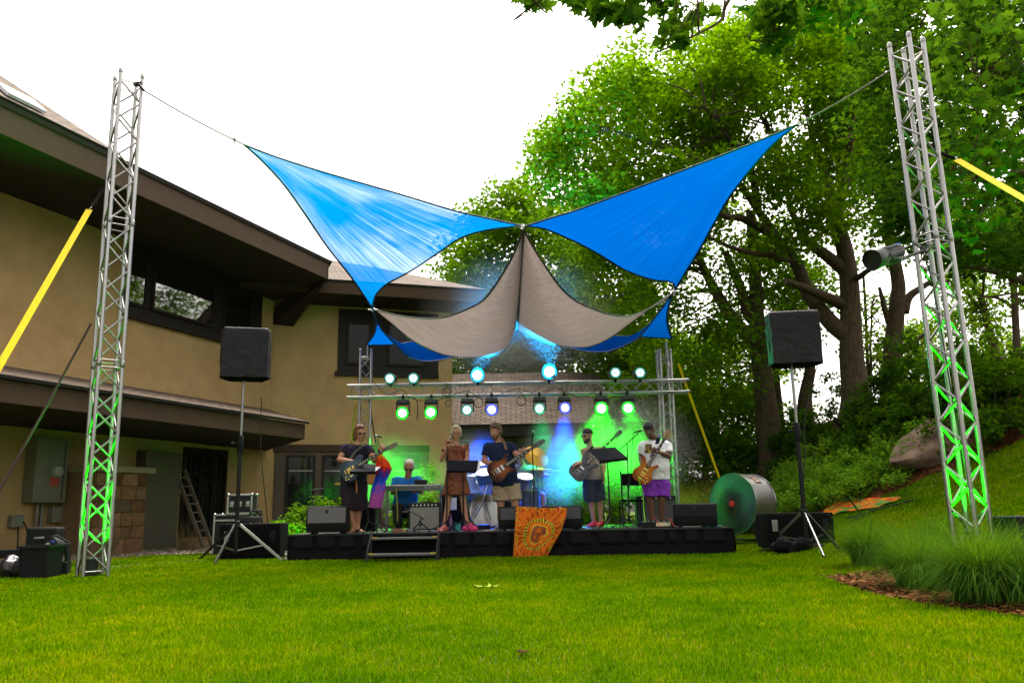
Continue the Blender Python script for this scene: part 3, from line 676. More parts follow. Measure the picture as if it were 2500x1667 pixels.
# -- near oak boughs hanging into the top of the frame
def near_bough(label, limb, C, rad, per, size, m):
    t = thing('oak_branch', label, 'tree branch', tuple(limb[0][0][0]), 'overhanging oak branches')
    mb = MB(); Ls = [bough(mb, *l) for l in limb]; twigs(mb, Ls, C, 30, .012); mb.build('branch', BARK, t, ang=80)
    leaf_cloud('foliage', C, rad, per, size, m, t, .7, True, droop=.8)
NEAR = leaf_mat('near_oak_leaf', (.014, .048, .008), (.045, .10, .012), .5)
pts = [(1290, 0), (1320, 14), (1420, 8), (1450, 30), (1520, 40), (1560, 60), (1480, 14), (1390, -14), (1600, -10), (1640, 20), (1660, 60), (1690, 40), (1650, 90), (1720, 30), (1560, 16), (1500, -5), (1440, -8)]
C = [tuple(P(x + rng.uniform(-14, 14), y - 6 + rng.uniform(-8, 8), 7 + rng.uniform(-.5, .6))) for x, y in pts for _ in range(2)]
near_bough('overhanging oak branch at the top centre against white sky', [([P(1900, -160, 7), P(1780, 0, 7), P(1760, 50, 7), P(1690, 90, 7), P(1600, 130, 7.2)], .022, .006), ([P(1900, -160, 7), P(1600, -60, 7), P(1400, -20, 7), P(1300, 0, 7)], .02, .005)], C, .16, 11, .135, NEAR)
pts = [(rng.uniform(1840, 2100), rng.uniform(-20, 60)) for _ in range(26)] + [(1900, 95), (1890, 115), (2060, 60), (1880, 60)]
C = [tuple(P(x, y, 7.5 + rng.uniform(-.6, .6))) for x, y in pts]
near_bough('overhanging oak branch right of top centre above the maple', [([P(2200, -120, 7.5), P(2050, -20, 7.5), P(1950, 30, 7.5), P(1880, 100, 7.5)], .025, .006)], C, .2, 13, .135, NEAR)
pts = [(rng.uniform(2260, 2520), rng.uniform(-20, 620)) for _ in range(74)]
pts = [(x, y) for x, y in pts if x > 2290 + .1 * abs(y - 300)]
C = [tuple(P(x, y, 10.3 + rng.uniform(-.6, 1))) for x, y in pts]
near_bough('overhanging oak branch at the right edge behind the yellow strap', [([P(2660, 100, 10.5), P(2500, 160, 10.5), P(2380, 190, 10.6)], .05, .01), ([P(2660, 480, 10.5), P(2520, 420, 10.5), P(2360, 440, 10.6)], .05, .01)], C, .36, 16, .16, NEAR)

# -- shrubs and ground cover on the slope
def ground_hit(px, py, Ymin=6, Ymax=34):
    prev = None; Y = Ymin
    while Y < Ymax:
        p = P(px, py, Y)
        if p.z <= hzf(p.x, p.y): return p
        Y += .15
    return P(px, py, Ymax)
def shrub(label, px, py, w, h, n, size, m, Y=None, name='shrub', per=60, depth=1.0):
    b = ground_hit(px, py) if Y is None else P(px, py, Y); b.z = hzf(b.x, b.y)
    t = thing(name, label, 'shrub', tuple(b), 'shrubs on the wooded slope')
    C = []; mb = MB()
    for i in range(n):
        a = rng.random() * 6.28; r = math.sqrt(rng.random()); hh = rng.uniform(.08, 1) * (1 - .55 * r * r)
        x = b.x + math.cos(a) * r * w / 2; y = b.y + math.sin(a) * r * w / 2 * depth; C.append((x, y, hzf(x, y) + hh * h))
        if i % 4 == 0: mb.tube(cr([b + (Vector((x, y, 0)) - Vector((b.x, b.y, 0))) * .4 + Vector((0, 0, -.05 + hzf(x, y) - b.z)), (x, y, hzf(x, y) + hh * h)], 3), [.014, .01, .008, .005], 5, False)
    mb.build('stem', BARK, t); leaf_cloud('foliage', C, .26 if h > .7 else .17, per, size, m, t, .7)
    return t
LEAF_SHRUB = leaf_mat('shrub_leaf', (.07, .18, .012), (.16, .30, .03), .4)
sh = [('low light green shrub behind the right speaker pole', 1915, 1240, 2.0, .75), ('low light green shrub right of the pole, nearest the tapestry', 2010, 1225, 2.1, .8), ('light green shrub below the maple trunk', 2090, 1195, 2.3, .85),
      ('light green shrub left of the boulder', 2180, 1165, 2.0, .8), ('small shrub at the foot of the slope behind the fan', 1850, 1262, 1.3, .6), ('pale shrub upslope behind the pole', 1950, 1185, 2.2, .8), ('pale shrub upslope between maple and pole', 2060, 1150, 2.2, .8)]
for lb, px, py, w, h in sh: shrub(lb, px, py, w, h, 60, .075, LEAF_SHRUB)
sh = [('dark tall shrub at the base of the maple', 2140, 1090, 2.6, 1.5), ('dark tall shrub left of the maple trunk', 1990, 1100, 2.8, 1.7), ('dark shrub behind the loudspeaker pole', 1880, 1140, 2.6, 1.6), ('dark shrub behind the fan', 1770, 1200, 2.6, 1.7),
      ('dark conifer like shrub right of the maple', 2200, 1040, 2.2, 2.2), ('dark shrub behind the right truss tower', 2310, 1050, 2.6, 1.7), ('leafy shrub right of the truss tower', 2420, 1060, 2.4, 1.5), ('dark shrub at the right edge', 2500, 1000, 2.6, 1.8),
      ('mid green shrub above the boulder', 2170, 1085, 1.8, 1.2), ('dark shrub left of the fan', 1690, 1200, 2.4, 1.9)]
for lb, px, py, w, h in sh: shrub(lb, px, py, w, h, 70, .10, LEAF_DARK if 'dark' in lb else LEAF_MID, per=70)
# planting along the lodge and behind the stage
LEAF_LIME = leaf_mat('lime_leaf', (.05, .13, .012), (.11, .23, .02), .45)
for lb, px, Y, w, h, zz in (('leafy bush under the windows left of the stage', 735, 19.5, 1.6, .95, 0), ('leafy bush behind the left guitarist', 800, 20.5, 1.5, 1.3, 0), ('leafy bush behind the keyboard stand', 1010, 21, 1.3, 1.5, 0), ('leafy bush right of the keyboard player', 1050, 22, 1.4, 1.9, 0),
        ('bush in green light behind the bass player', 1390, 21, 1.6, 1.9, 0), ('bush in green light at the back right of the stage', 1480, 21.5, 1.8, 1.5, 0), ('low bush by the left end of the stage', 690, 17.6, 1.1, .6, 0)):
    shrub(lb, px, 1290, w, h, 42, .11, LEAF_MID if 'green light' in lb else LEAF_LIME, Y=Y, name='bush', per=45)
# grasses: arching blades from a crown
def grass_tuft(name, label, c, n, L, spread, m, up=1.0, wid=.0042, group=None, cat='ornamental grass'):
    c = Vector(c); seg = 6; a = nrg.uniform(0, 6.283, n); lean = nrg.uniform(.05, 1, n) ** .8 * spread; ln = L * nrg.uniform(.6, 1.1, n)
    r0 = nrg.uniform(0, .16, n) * min(1.5, L * 1.6); base = np.stack([c.x + np.cos(a) * r0, c.y + np.sin(a) * r0, np.zeros(n)], 1); base[:, 2] = hz(base[:, 0], base[:, 1]) - .01
    dirv = np.stack([np.cos(a), np.sin(a)], 1); side = np.stack([-np.sin(a), np.cos(a), np.zeros(n)], 1); V = []
    jit = nrg.normal(size=(n, 2)) * .12
    for i in range(seg + 1):
        t = i / seg; th = lean * t * 1.5
        x = ln * (t - .0) * np.sin(np.minimum(th, 2.4)) * .75; z = ln * t * np.cos(np.minimum(th, 2.3)) * up * (1 - .12 * t)
        p = base + np.stack([dirv[:, 0] * x + jit[:, 0] * t * t * L, dirv[:, 1] * x + jit[:, 1] * t * t * L, np.maximum(z, .0 - t * .0)], 1)
        w = wid * (1 - t * .9); V.append(p - side * w); V.append(p + side * w)
    V = np.stack(V, 1); q = 2 * (seg + 1); V[:, :, 2] = np.maximum(V[:, :, 2], hz(V[:, :, 0], V[:, :, 1]) + .015)
    F = np.array([(2 * i, 2 * i + 1, 2 * i + 3, 2 * i + 2) for i in range(seg)])[None] + (np.arange(n) * q)[:, None, None]
    return tag(np_mesh(name, V.reshape(-1, 3), F.reshape(-1, 4), m, smooth=True), label, cat, group)
GB = leaf_mat('fountain_grass_blade', (.02, .075, .010), (.085, .165, .018), .4)
GY = leaf_mat('straw_grass_blade', (.12, .13, .03), (.30, .24, .07), .4)
g_ = 'fountain grasses in the front bed'
grass_tuft('fountain_grass', 'fountain grass clump nearest the stage in the right front bed', PZ(2150, 1405, 0) + Vector((.12, .55, 0)), 2400, .74, .95, GB, group=g_)
grass_tuft('fountain_grass', 'fountain grass clump in the middle of the front bed by the mulch', PZ(2285, 1450, .02) + Vector((.1, .5, 0)), 2800, .72, .98, GB, group=g_)
grass_tuft('fountain_grass', 'fountain grass clump nearest the camera at the right edge', PZ(2455, 1480, .05) + Vector((.12, .5, 0)), 3200, .8, 1.0, GB, group=g_)
grass_tuft('fountain_grass', 'fountain grass clump at the foot of the right truss tower', PZ(2340, 1380, .1) + Vector((.2, .7, 0)), 1500, .62, 1.0, GB, group=g_)
grass_tuft('fountain_grass', 'fountain grass clump behind the others beside the black box', PZ(2500, 1400, .25), 1600, .7, 1.0, GB, group=g_)
for lb, px, Y in (('straw coloured tall grass left of the drum fan', 1690, 19.4), ('straw coloured tall grass behind the drum fan', 1775, 19.0), ('straw coloured tall grass by the green lit tower', 1655, 20.2)):
    p = P(px, 1290, Y); grass_tuft('reed_grass', lb, (p.x, p.y, 0), 700, 1.5, .38, GY, group='reed grasses behind the fan')
for lb, u, o in (('dry twiggy grass in front of the dark porch windows', 5.0, 1.4), ('dry twiggy grass between the ladder and the flight cases', 4.1, 1.9), ('sparse dry twigs in front of the utility closet', 7.4, 1.7)):
    p = W1(u, o, 0); grass_tuft('dry_grass', lb, (p.x, p.y, 0), 160, .95, .75, leaf_mat('dry_stem', (.13, .10, .05), (.24, .19, .11), .3), wid=.004, group='dry grasses in the gravel')
for lb, u, o in (('small green weed by the stone pier', 8.4, 1.75), ('small green weed behind the left truss tower', 9.1, 1.6)):
    p = W1(u, o, 0); shrub(lb, 0, 0, .5, .3, 12, .05, LEAF_SHRUB, Y=p.y, per=20) if False else None
# boulders
def rock(label, c, sx, sy, sz, seed, m, tilt=0, taper=0):
    mb = MB(); mb.ell((0, 0, 0), 1, 1, 1, None, 40, 26); sd_ = Vector((seed, seed * 2, 0)); vs = []
    for v in mb.v:
        v = Vector(v); q = v.normalized()
        f = 1 + .28 * pnoise(q * 1.1 + sd_) + .10 * pnoise(q * 3 + sd_) + .03 * pnoise(q * 8 + sd_)
        w = Vector((q.x * f * sx, q.y * f * sy, q.z * f * sz))
        for nn, dd in (((.35, -.75, .56), .62), ((-.6, -.35, .72), .66), ((.7, -.1, .7), .6)):
            k = Vector((w.x / sx, w.y / sy, w.z / sz)); nv = Vector(nn).normalized(); e = k.dot(nv) - dd
            if e > 0: k -= nv * e * .85; w = Vector((k.x * sx, k.y * sy, k.z * sz))
        if taper: g = 1 - taper * (1 - (w.x / sx + 1) / 2); w.z *= g; w.y *= .4 + .6 * g
        vs.append(Matrix.Rotation(tilt, 3, 'Y') @ w + Vector(c))
    mb.v = [tuple(v) for v in vs]; return tag(mb.build('boulder', m, ang=50), label, 'boulder', 'boulders in the beds')
ROCK = mat('brown_granite', (.13, .075, .05), .85, 0, .35, 3, .6, 26, spec=.25, col2=(.27, .18, .135))
p = ground_hit(2275, 1125); rock('large brown boulder on the mulch bed behind the right truss tower', (p.x + .35, p.y, p.z + .26), 1.2, .8, .85, 3.1, ROCK, R(-10), .5)
p = P(1893, 1248, 17.2); rock('small tan rock beside the right rim of the fan', (p.x, p.y, hzf(p.x, p.y) + .12), .26, .22, .27, 7.7, mat('tan_rock', (.30, .21, .13), .85, 0, .3, 5, .5, 30))
p = P(1745, 1280, 18.6); rock('flat grey rock left of the fan behind the right monitor', (p.x, p.y, hzf(p.x, p.y) + .1), .4, .3, .16, 9.2, mat('grey_rock', (.20, .18, .15), .85, 0, .3, 5, .5, 30))
# ================================================================= STAGE
DECK = .44; SY = 14.05; SX0, SX1 = -3.74, 3.60
DECKM = mat('black_stage_floor', (.035, .035, .036), .42, 0, .3, 3, .15, 90)
stage = thing('stage_platform', 'low black stage with pleated black skirt in the middle of the lawn', 'stage', (0, SY, 0))
ns = 4
for i in range(ns):
    for j in range(2):
        w = (SX1 - SX0) / ns; mb = MB(); mb.box((SX0 + w * (i + .5), SY + .92 + j * 1.84, DECK - .025), (w - .008, 1.83, .05)); mb.build('deck', DECKM, stage, bevel=.006)
mb = MB()
for x in np.linspace(SX0 + .06, SX1 - .06, 5):
    for y in (SY + .1, SY + 1.8, SY + 3.6): mb.tube([(x, y, hzf(x, y) - .01), (x, y, DECK - .05)], .025, 8)
for o in [mb]:
    pass
legs = [(x, y) for x in np.linspace(SX0 + .06, SX1 - .06, 5) for y in (SY + .1, SY + 1.8, SY + 3.6)]
for x, y in legs: q = MB(); q.tube([(x, y, hzf(x, y) - .01), (x, y, DECK - .05)], .025, 8); q.build('leg', BLACK, stage)
def skirt(a, b, n):
    a = Vector(a); b = Vector(b); d = (b - a); L = d.length; d.normalize(); nn = Vector((d.y, -d.x, 0)); rows = []
    for z in np.linspace(0, 1, 9):
        r = []
        for i in range(n + 1):
            u = L * i / n; t = 1 - z
            f = .010 * abs(math.sin(u * 9.2)) + .028 * t * (pnoise(Vector((u * 2.2, z * 1.2, 3))) + .7 * pnoise(Vector((u * 6, z * 3, 1))))
            p = a + d * u + nn * (.012 + f + .02 * t); r.append((p.x, p.y, (DECK - .015) * z + hzf(p.x, p.y) * t + .004 + .02 * t * pnoise(Vector((u * 3, 0, 7)))))
        rows.append(r)
    return rows
for a, b, n in (((SX0, SY), (SX1, SY), 220), ((SX0, SY + 3.6), (SX0, SY), 90), ((SX1, SY), (SX1, SY + 3.6), 90)):
    mb = MB(); mb.grid(skirt((*a, 0), (*b, 0), n)); mb.build('skirt', BCLOTH, stage, thick=.004, ang=70)
# box pleats sewn along the top half of the front skirt
PLEAT = mat('black_pleat_cloth', (.0075, .0062, .0075), .9, 0, .35, 5, .4, 30, spec=.15)
x = SX0 + .06; k = 0
while x < SX1 - .3:
    w = rng.uniform(.14, .42)
    mb = MB(); rows = []
    for z in np.linspace(0, 1, 5):
        rows.append([(x + w * i / 6 + .006 * pnoise(Vector((x, z * 3, i))), SY - .034 - .010 * math.sin(math.pi * i / 6) - .012 * (1 - z) + .006 * pnoise(Vector((x * 5 + i, z * 2, 0))), DECK - .23 + .21 * z) for i in range(7)])
    mb.grid(rows); mb.build('pleat', PLEAT, stage, thick=.003, ang=80)
    x += w + rng.uniform(.04, .12)
mb = MB(); mb.box(((SX0 + SX1) / 2, SY - .03, DECK - .012), (SX1 - SX0 + .02, .05, .028)); mb.build('edge_band', BLACK, stage)
# steps
stp = thing('stage_steps', 'two tread metal steps with yellow corners leading up to the stage', 'steps', (P(985, 1340, 13.7).x, 13.75, 0))
xl = P(k4(830, 0)[0], 1330, 13.7).x; xr = P(k4(1450, 0)[0], 1330, 13.6).x
for x in (xl, xr):
    mb = MB(); mb.tube([(x, 13.4, .0), (x, 13.52, .2), (x, 13.9, .47)], .02, 8); mb.build('stringer', BLACK, stp)
    mb = MB(); mb.tube([(x, 13.72, .0), (x, 13.95, .40)], .016, 8); mb.build('stringer', BLACK, stp)
for z, y in ((.12, 13.52), (.36, 13.84)):
    mb = MB(); mb.box(((xl + xr) / 2, y + .05, z), (xr - xl - .05, .24, .035)); tr = mb.build('tread', mat('grey_tread', (.10, .10, .10), .5, .3, .2, 20, .3, 120), stp, bevel=.006)
    for x in (xl + .06, xr - .06): q = MB(); q.box((x, y - .045, z + .021), (.09, .05, .01)); q.build('yellow_corner', YELLOW, tr)

# ================================================================= TRUSSES
def rot2(x, y, a): return (x * math.cos(a) - y * math.sin(a), x * math.sin(a) + y * math.cos(a))
def truss(name, label, a, b, up, yaw, joints, s=.24, r=.025, pitch=.5, rod=.009, cat='truss', group=None):
    """box truss from a to b: four chords, lattice on each face, couplers at the joints"""
    a = Vector(a); b = Vector(b); d = (b - a).normalized(); L = (b - a).length; m = frame(d, up)
    t = thing(name, label, cat, tuple(a), group)
    cs = [rot2(x * s / 2, y * s / 2, yaw) for x, y in ((-1, -1), (1, -1), (1, 1), (-1, 1))]
    cv = [m.col[0] * x + m.col[1] * y for x, y in cs]
    for c in cv: q = MB(); q.tube([a + c, b + c], r, 12); q.build('chord', ALU, t)
    ends = [0.04] + [j for j in joints] + [L - .05]
    for f in range(4):
        q = MB(); c0 = cv[f]; c1 = cv[(f + 1) % 4]
        for k in range(len(ends) - 1):
            u0 = ends[k] + .05; u1 = ends[k + 1] - .05; n = max(2, int(round((u1 - u0) / (pitch / 2)))); h = (u1 - u0) / n
            for i in range(n):
                A = a + d * (u0 + h * i) + (c0 if (i + f) % 2 else c1); B = a + d * (u0 + h * (i + 1)) + (c1 if (i + f) % 2 else c0); q.tube([A, B], rod, 7)
            for u in (u0, u1): q.tube([a + d * u + c0, a + d * u + c1], .009, 7)
        q.build('bracing', ROD, t)
    for j in joints:
        for c in cv: q = MB(); q.lathe([(.027, -.05), (.031, -.045), (.031, .045), (.027, .05)], a + c + d * j, d, 12); q.tube([a + c + d * (j - .025) - m.col[0] * .04, a + c + d * (j - .025) + m.col[0] * .04], .006, 6); q.build('coupler', STEEL, t)
    for c in cv: q = MB(); q.lathe([(.025, 0), (.03, .01), (.03, .06), (.02, .075)], b + c, d, 12); q.build('spigot', STEEL, t)
    return t
bL = Vector((P(226, 1400, 11.3).x, 11.3, 0)); tL = P(314, 196, 11.3)
truss('truss_tower', 'tall aluminium truss tower by the lodge, lit green at its foot', bL, tL, (0, 1, 0), R(40), [2.85, 4.9], s=.30, r=.027, pitch=.62, rod=.014, group='tall truss towers')
tR = P(2213, 112, 9.35); bR = P(2380, 1345, 9.35); bR.z = hzf(bR.x, bR.y)
truss('truss_tower', 'tall aluminium truss tower among the grasses at right, holding a stage lamp', bR, tR, (0, 1, 0), R(29), [3.65], s=.27, r=.028, pitch=.46, rod=.013, group='tall truss towers')
TY = 16.75
for px, lb in ((889, 'short aluminium tower at the left end of the lamp truss'), (1633, 'short aluminium tower at the right end of the lamp truss')):
    p = P(px, 1100, TY); zt = P(px, 862, TY).z
    tw_ = truss('truss_upright', lb, (p.x, TY, DECK), (p.x, TY, zt), (0, 1, 0), R(8), [.95], s=.22, group='stage truss uprights')
    q = MB(); q.tube([(p.x + (.03 if px < 1000 else .06), TY, zt - .1), (p.x + (.03 if px < 1000 else .06), TY, P(px, 836, TY).z)], .022, 10); q.build('pole', STEEL, tw_)
    q = MB(); q.box((p.x, TY, DECK + .006), (.4, .4, .012)); q.build('base_plate', STEEL, tw_)
BY = 16.5
ba = P(850, 958, BY); bb = P(1672, 942, BY); zb_ = (ba.z + bb.z) / 2; ba.z = bb.z = zb_
truss('lamp_truss', 'horizontal aluminium truss carrying the rows of stage lamps', ba, bb, (0, 0, 1), 0, [2.0, 4.4], s=.235, r=.024)
ZT = zb_ + .1175; ZB = zb_ - .1175
# black cables looped along the lamp truss
CABLE = mat('black_cable', (.012, .012, .013), .6, 0, .1, 20)
def cable(label, pts, r=.009, m=None, n=6, name='cable', cat='cable', group=None):
    q = MB(); q.tube(cr(pts, n), r, 6); return tag(q.build(name, m or CABLE, ang=80), label, cat, group)
def loop(c, r, turns=2):
    return [Vector(c) + Vector((math.cos(a) * r, .02 * math.sin(a * .5), math.sin(a) * r)) for a in np.linspace(0, turns * 6.283, int(turns * 12))]
for cx, cy, lb in ((725, 368, 'coiled black cable on the lamp truss left of the cyan lamp'), (932, 436, 'coiled black cable hanging between the second pair of lamps'), (1212, 424, 'coiled black cable under the middle of the lamp truss'), (735, 440, 'small black cable coil under the lamp truss beside a green lamp')):
    p = P(*k7(cx, cy), BY - .17); cable(lb, [Vector((p.x, p.y, ZB + .03))] + loop(p, .09 if cx != 735 else .06), .007, group='cable coils on the truss')
p = P(*k7(530, 470), BY - .15); cable('loose cable end dangling between the two left green lamps', [P(*k7(500, 405), BY - .1), P(*k7(528, 420), BY - .15), P(*k7(535, 480), BY - .15), P(*k7(530, 545), BY - .15)], .01)
cable('long black cable sagging along the lamp truss', [P(*k7(x, y), BY - .14) for x, y in ((240, 290), (330, 380), (430, 352), (480, 400), (620, 430), (760, 385), (860, 360), (960, 410), (1100, 370), (1200, 345), (1330, 385), (1440, 340), (1600, 400), (1750, 330), (1830, 380), (1950, 350))], .007)

# ================================================================= LAMPS
GREEN, CYAN, BLUE, MIX = (.0, 1, .0), (.0, .42, 1), (.0, .09, 1), (.5, 1, .8)
def lamp_glow(col): return glow('lit_lamp_lens', tuple(.28 + .72 * c if c > .5 else .25 + .6 * c for c in col), 9)
LENSM = {'g': glow('green_lamp_lens', (.5, 1, .5), 2.6), 'c': glow('cyan_lamp_lens', (.55, .95, 1), 3.5), 'b': glow('blue_lamp_lens', (.75, .72, 1), 2.0), 'm': glow('green_blue_lamp_lens', (.10, .6, .42), .8)}
DOTS = {'r': glow('red_diode', (1, .2, .3), 1.2), 'g': glow('green_diode', (.2, 1, .35), 1.5), 'b': glow('blue_diode', (.3, .4, 1), 1.5), 'w': glow('white_diode', (1, 1, 1), 1.5)}
HALO_RIM = {'g': glow('green_halo_rim', (.0, 1, .02), .55), 'c': glow('cyan_halo_rim', (.0, .45, 1), .6), 'b': glow('blue_halo_rim', (.06, .10, 1), .5), 'm': glow('teal_halo_rim', (.02, .5, .3), .2)}  # glowing rims stand in for the coloured halo round each lamp
HOUS = mat('lamp_housing', (.012, .013, .016), .4, 0, .2, 20)
def stage_lamp(label, px, py, kind, over, power, aim, lr, spot=R(75), dots=False):
    y = BY - .02 if over else BY - .1
    c = P(px, py, BY - .16)
    t = thing('stage_lamp', label, 'stage lamp', (c.x, BY, ZT + .024 if over else ZB - .024), 'moving stage lamps on the truss')
    s = 1 if over else -1; zc = ZT + .03 if over else ZB - .03; ybase = BY - .1175
    q = MB(); q.box((c.x, ybase, zc + s * .02), (.05, .06, .07)); q.lathe([(.035, -.025), (.035, .025)], (c.x, ybase, zc - s * .03), (1, 0, 0), 14); q.build('clamp', BLACK, t, bevel=.006)
    zb2 = zc + s * .085; hd = abs(c.z - zb2)
    q = MB(); q.box((c.x, ybase - .02, zb2), (.24, .17, .09)); q.build('base', HOUS, t, bevel=.015)
    q = MB()
    for sx in (-1, 1): q.prism([(c.x + sx * .135, ybase - .07, zb2), (c.x + sx * .135, ybase + .03, zb2), (c.x + sx * .135, ybase - .0, c.z - s * -.05), (c.x + sx * .135, ybase - .06, c.z - s * -.05)], (sx * -.022, 0, 0))
    q.box((c.x, ybase - .02, zb2 + s * .052), (.27, .1, .02)); q.build('yoke', HOUS, t, bevel=.004)
    d = Vector((.1 * math.sin(px), -1, -.12)).normalized(); o = Vector((c.x, ybase - .03, c.z))
    q = MB(); q.lathe([(.05, -.15), (.09, -.13), (.105, -.06), (lr + .028, .05), (lr + .03, .075), (lr + .016, .08)], o, d, 28)
    for i in range(10):
        a = i * .628; m3 = frame(d); w = m3.col[0] * math.cos(a) + m3.col[1] * math.sin(a); q.beam(o - d * .12 + w * .085, o + d * .03 + w * (.1), .006, .02, w)
    h = q.build('head', HOUS, t)
    q = MB(); q.lathe([(lr + .022, .078), (lr + .02, .084), (lr * .86, .088)], o, d, 28); q.build('halo_rim', HALO_RIM[kind], h)
    q = MB(); q.lathe([(lr * .86, .08), (lr * .8, .089), (lr * .4, .095), (.001, .097)], o, d, 28); ln = q.build('lens', LENSM[kind], h)
    if dots:
        m3 = frame(d); n = 0
        for ring, cnt in ((.36, 6), (.78, 12)):
            for i in range(cnt):
                a = i * 6.283 / cnt; p = o + d * .088 + (m3.col[0] * math.cos(a) + m3.col[1] * math.sin(a)) * lr * ring
                q = MB(); q.ell(p, .013, .013, .013, None, 8, 5); q.build('diode', DOTS['rgbw'[(i + n) % 4]], h); n += 1
    li = bpy.data.lights.new('lamp_light', 'SPOT'); li.energy = power; li.spot_size = spot; li.spot_blend = .6; li.shadow_soft_size = .09
    li.color = {'g': GREEN, 'c': CYAN, 'b': BLUE, 'm': (.0, 1, .28)}[kind]
    lo = bpy.data.objects.new('lamp_light', li); COL.objects.link(lo); attach(lo, t)
    lo.location = o + d * .14 + Vector((0, 0, .0)); lo.rotation_euler = Vector(aim).normalized().to_track_quat('-Z', 'Y').to_euler()
    return t
def aim(px, py, Y, tx, ty, TY_): return tuple(P(tx, ty, TY_) - P(px, py, BY - .1))
L_ = [('leftmost upright stage lamp on top of the truss, speckled diodes', (357, 278), 'm', True, 40, .085, (0, -1, .1), 70, 1),
 ('second upright stage lamp from the left, speckled diodes', (510, 276), 'm', True, 40, .085, (0, -1, .1), 70, 1),
 ('smaller cyan blazing lamp on top of the truss left of centre', (927, 256), 'c', True, 6000, .115, (1240, 640, 18.5), 60, 0),
 ('biggest cyan blazing lamp on top of the truss right of centre', (1390, 234), 'c', True, 8000, .13, (1290, 640, 18.5), 60, 0),
 ('second upright stage lamp from the right, speckled diodes', (1822, 240), 'm', True, 40, .085, (0, -1, .1), 70, 1),
 ('rightmost upright stage lamp on top of the truss, speckled diodes', (1984, 240), 'm', True, 40, .085, (0, -1, .1), 70, 1),
 ('leftmost hanging lamp blazing green above the keyboard player', (437, 502), 'g', False, 1700, .1, (900, 1230, 17.2), 60, 0),
 ('second hanging lamp from the left blazing green', (622, 498), 'g', False, 1700, .1, (1000, 1230, 17.2), 60, 0),
 ('hanging lamp with dim speckled diodes above the woman', (858, 482), 'm', False, 60, .088, (1080, 1260, 16.3), 50, 1),
 ('hanging lamp glowing blue white above the bearded guitarist', (1017, 480), 'b', False, 2600, .095, (1165, 1250, 16.2), 50, 0),
 ('hanging lamp glowing teal with speckled rim right of centre', (1330, 472), 'm', False, 220, .09, (1330, 1250, 17.2), 50, 1),
 ('hanging lamp glowing blue violet above the bass player', (1492, 468), 'b', False, 2200, .09, (1365, 1260, 15.9), 36, 0),
 ('second hanging lamp from the right blazing green', (1733, 472), 'g', False, 1500, .108, (1460, 1250, 17.4), 84, 0),
 ('rightmost hanging lamp blazing green above the guitarist in white', (1905, 470), 'g', False, 1500, .105, (1580, 1230, 18.2), 62, 0)]
for lb, k_, kd, ov, pw, lr_, am, sp_a, dt in L_:
    a_ = am if abs(am[0]) < 5 else tuple(P(*am) - P(*k7(*k_), BY - .1))
    stage_lamp(lb, *k7(*k_), kd, ov, pw, a_, lr_, R(sp_a), bool(dt))
# lamp clamped on the right tower
pl = P(2160, 630, 9.1)
tl = thing('stage_lamp', 'long finned black stage lamp clamped to the right truss tower, unlit', 'stage lamp', tuple(P(2252, 612, 9.2)))
d = (P(2085, 648, 8.7) - P(2205, 610, 9.15)).normalized(); o = P(2160, 625, 9.0)
q = MB(); q.lathe([(.05, -.30), (.085, -.27), (.09, -.1), (.085, .02), (.105, .06), (.125, .24), (.12, .25), (.1, .2)], o, d, 24)
m3 = frame(d)
for i in range(18):
    a = i * 6.283 / 18; w = m3.col[0] * math.cos(a) + m3.col[1] * math.sin(a); q.beam(o - d * .24 + w * .088, o + d * .0 + w * .092, .005, .022, w)
q.build('head', HOUS, tl)
q = MB(); q.box(o - d * .27 + Vector((0, 0, .09)), (.05, .05, .02)); q.build('connector', mat('blue_connector', (.02, .12, .5), .5), tl)
q = MB(); q.tube(cr([o + Vector((0, -.11, 0)), o + Vector((.1, -.1, -.06)), P(2252, 612, 9.15)], 5), .012, 8); q.tube(cr([o + Vector((0, .11, -.02)), o + Vector((.12, .06, -.07)), P(2252, 612, 9.15)], 5), .012, 8); q.lathe([(.04, -.035), (.04, .035)], P(2254, 610, 9.22), (0, 0, 1), 14); q.build('yoke', HOUS, tl)
cable('black cable from the tower lamp drooping to the right truss', [o - d * .3, P(2235, 598, 9.2), P(2262, 640, 9.25), P(2290, 760, 9.3), P(2330, 1000, 9.3), P(2385, 1290, 9.4)], .008)
# green up-lights at the feet of the two tall towers
def uplight(label, p, power, aim):
    t = thing('uplight', label, 'floor light', tuple(p), 'green uplights at the tall towers')
    p = Vector(p); q = MB(); q.lathe([(.05, 0), (.085, .01), (.09, .13), (.095, .16), (.08, .165)], p, aim, 20); b_ = q.build('head', HOUS, t)
    q = MB(); q.lathe([(.08, .15), (.05, .158), (.001, .16)], p, aim, 20); q.build('lens', LENSM['g'], b_)
    q = MB(); q.box(p + Vector((0, 0, -.03)), (.16, .16, .05)); q.build('base', HOUS, t, bevel=.01)
    li = bpy.data.lights.new('lamp_light', 'SPOT'); li.energy = power; li.spot_size = R(70); li.spot_blend = .5; li.shadow_soft_size = .06; li.color = GREEN
    lo = bpy.data.objects.new('lamp_light', li); COL.objects.link(lo); attach(lo, t); lo.location = p + Vector(aim).normalized() * .2; lo.rotation_euler = Vector(aim).to_track_quat('-Z', 'Y').to_euler()
uplight('green floor light shining up inside the left truss tower', bL + Vector((-.02, .0, .09)), 900, (-.012, 0, 1))
uplight('green floor light shining up inside the right truss tower', bR + Vector((.0, .0, .14)), 900, (-.03, 0, 1))

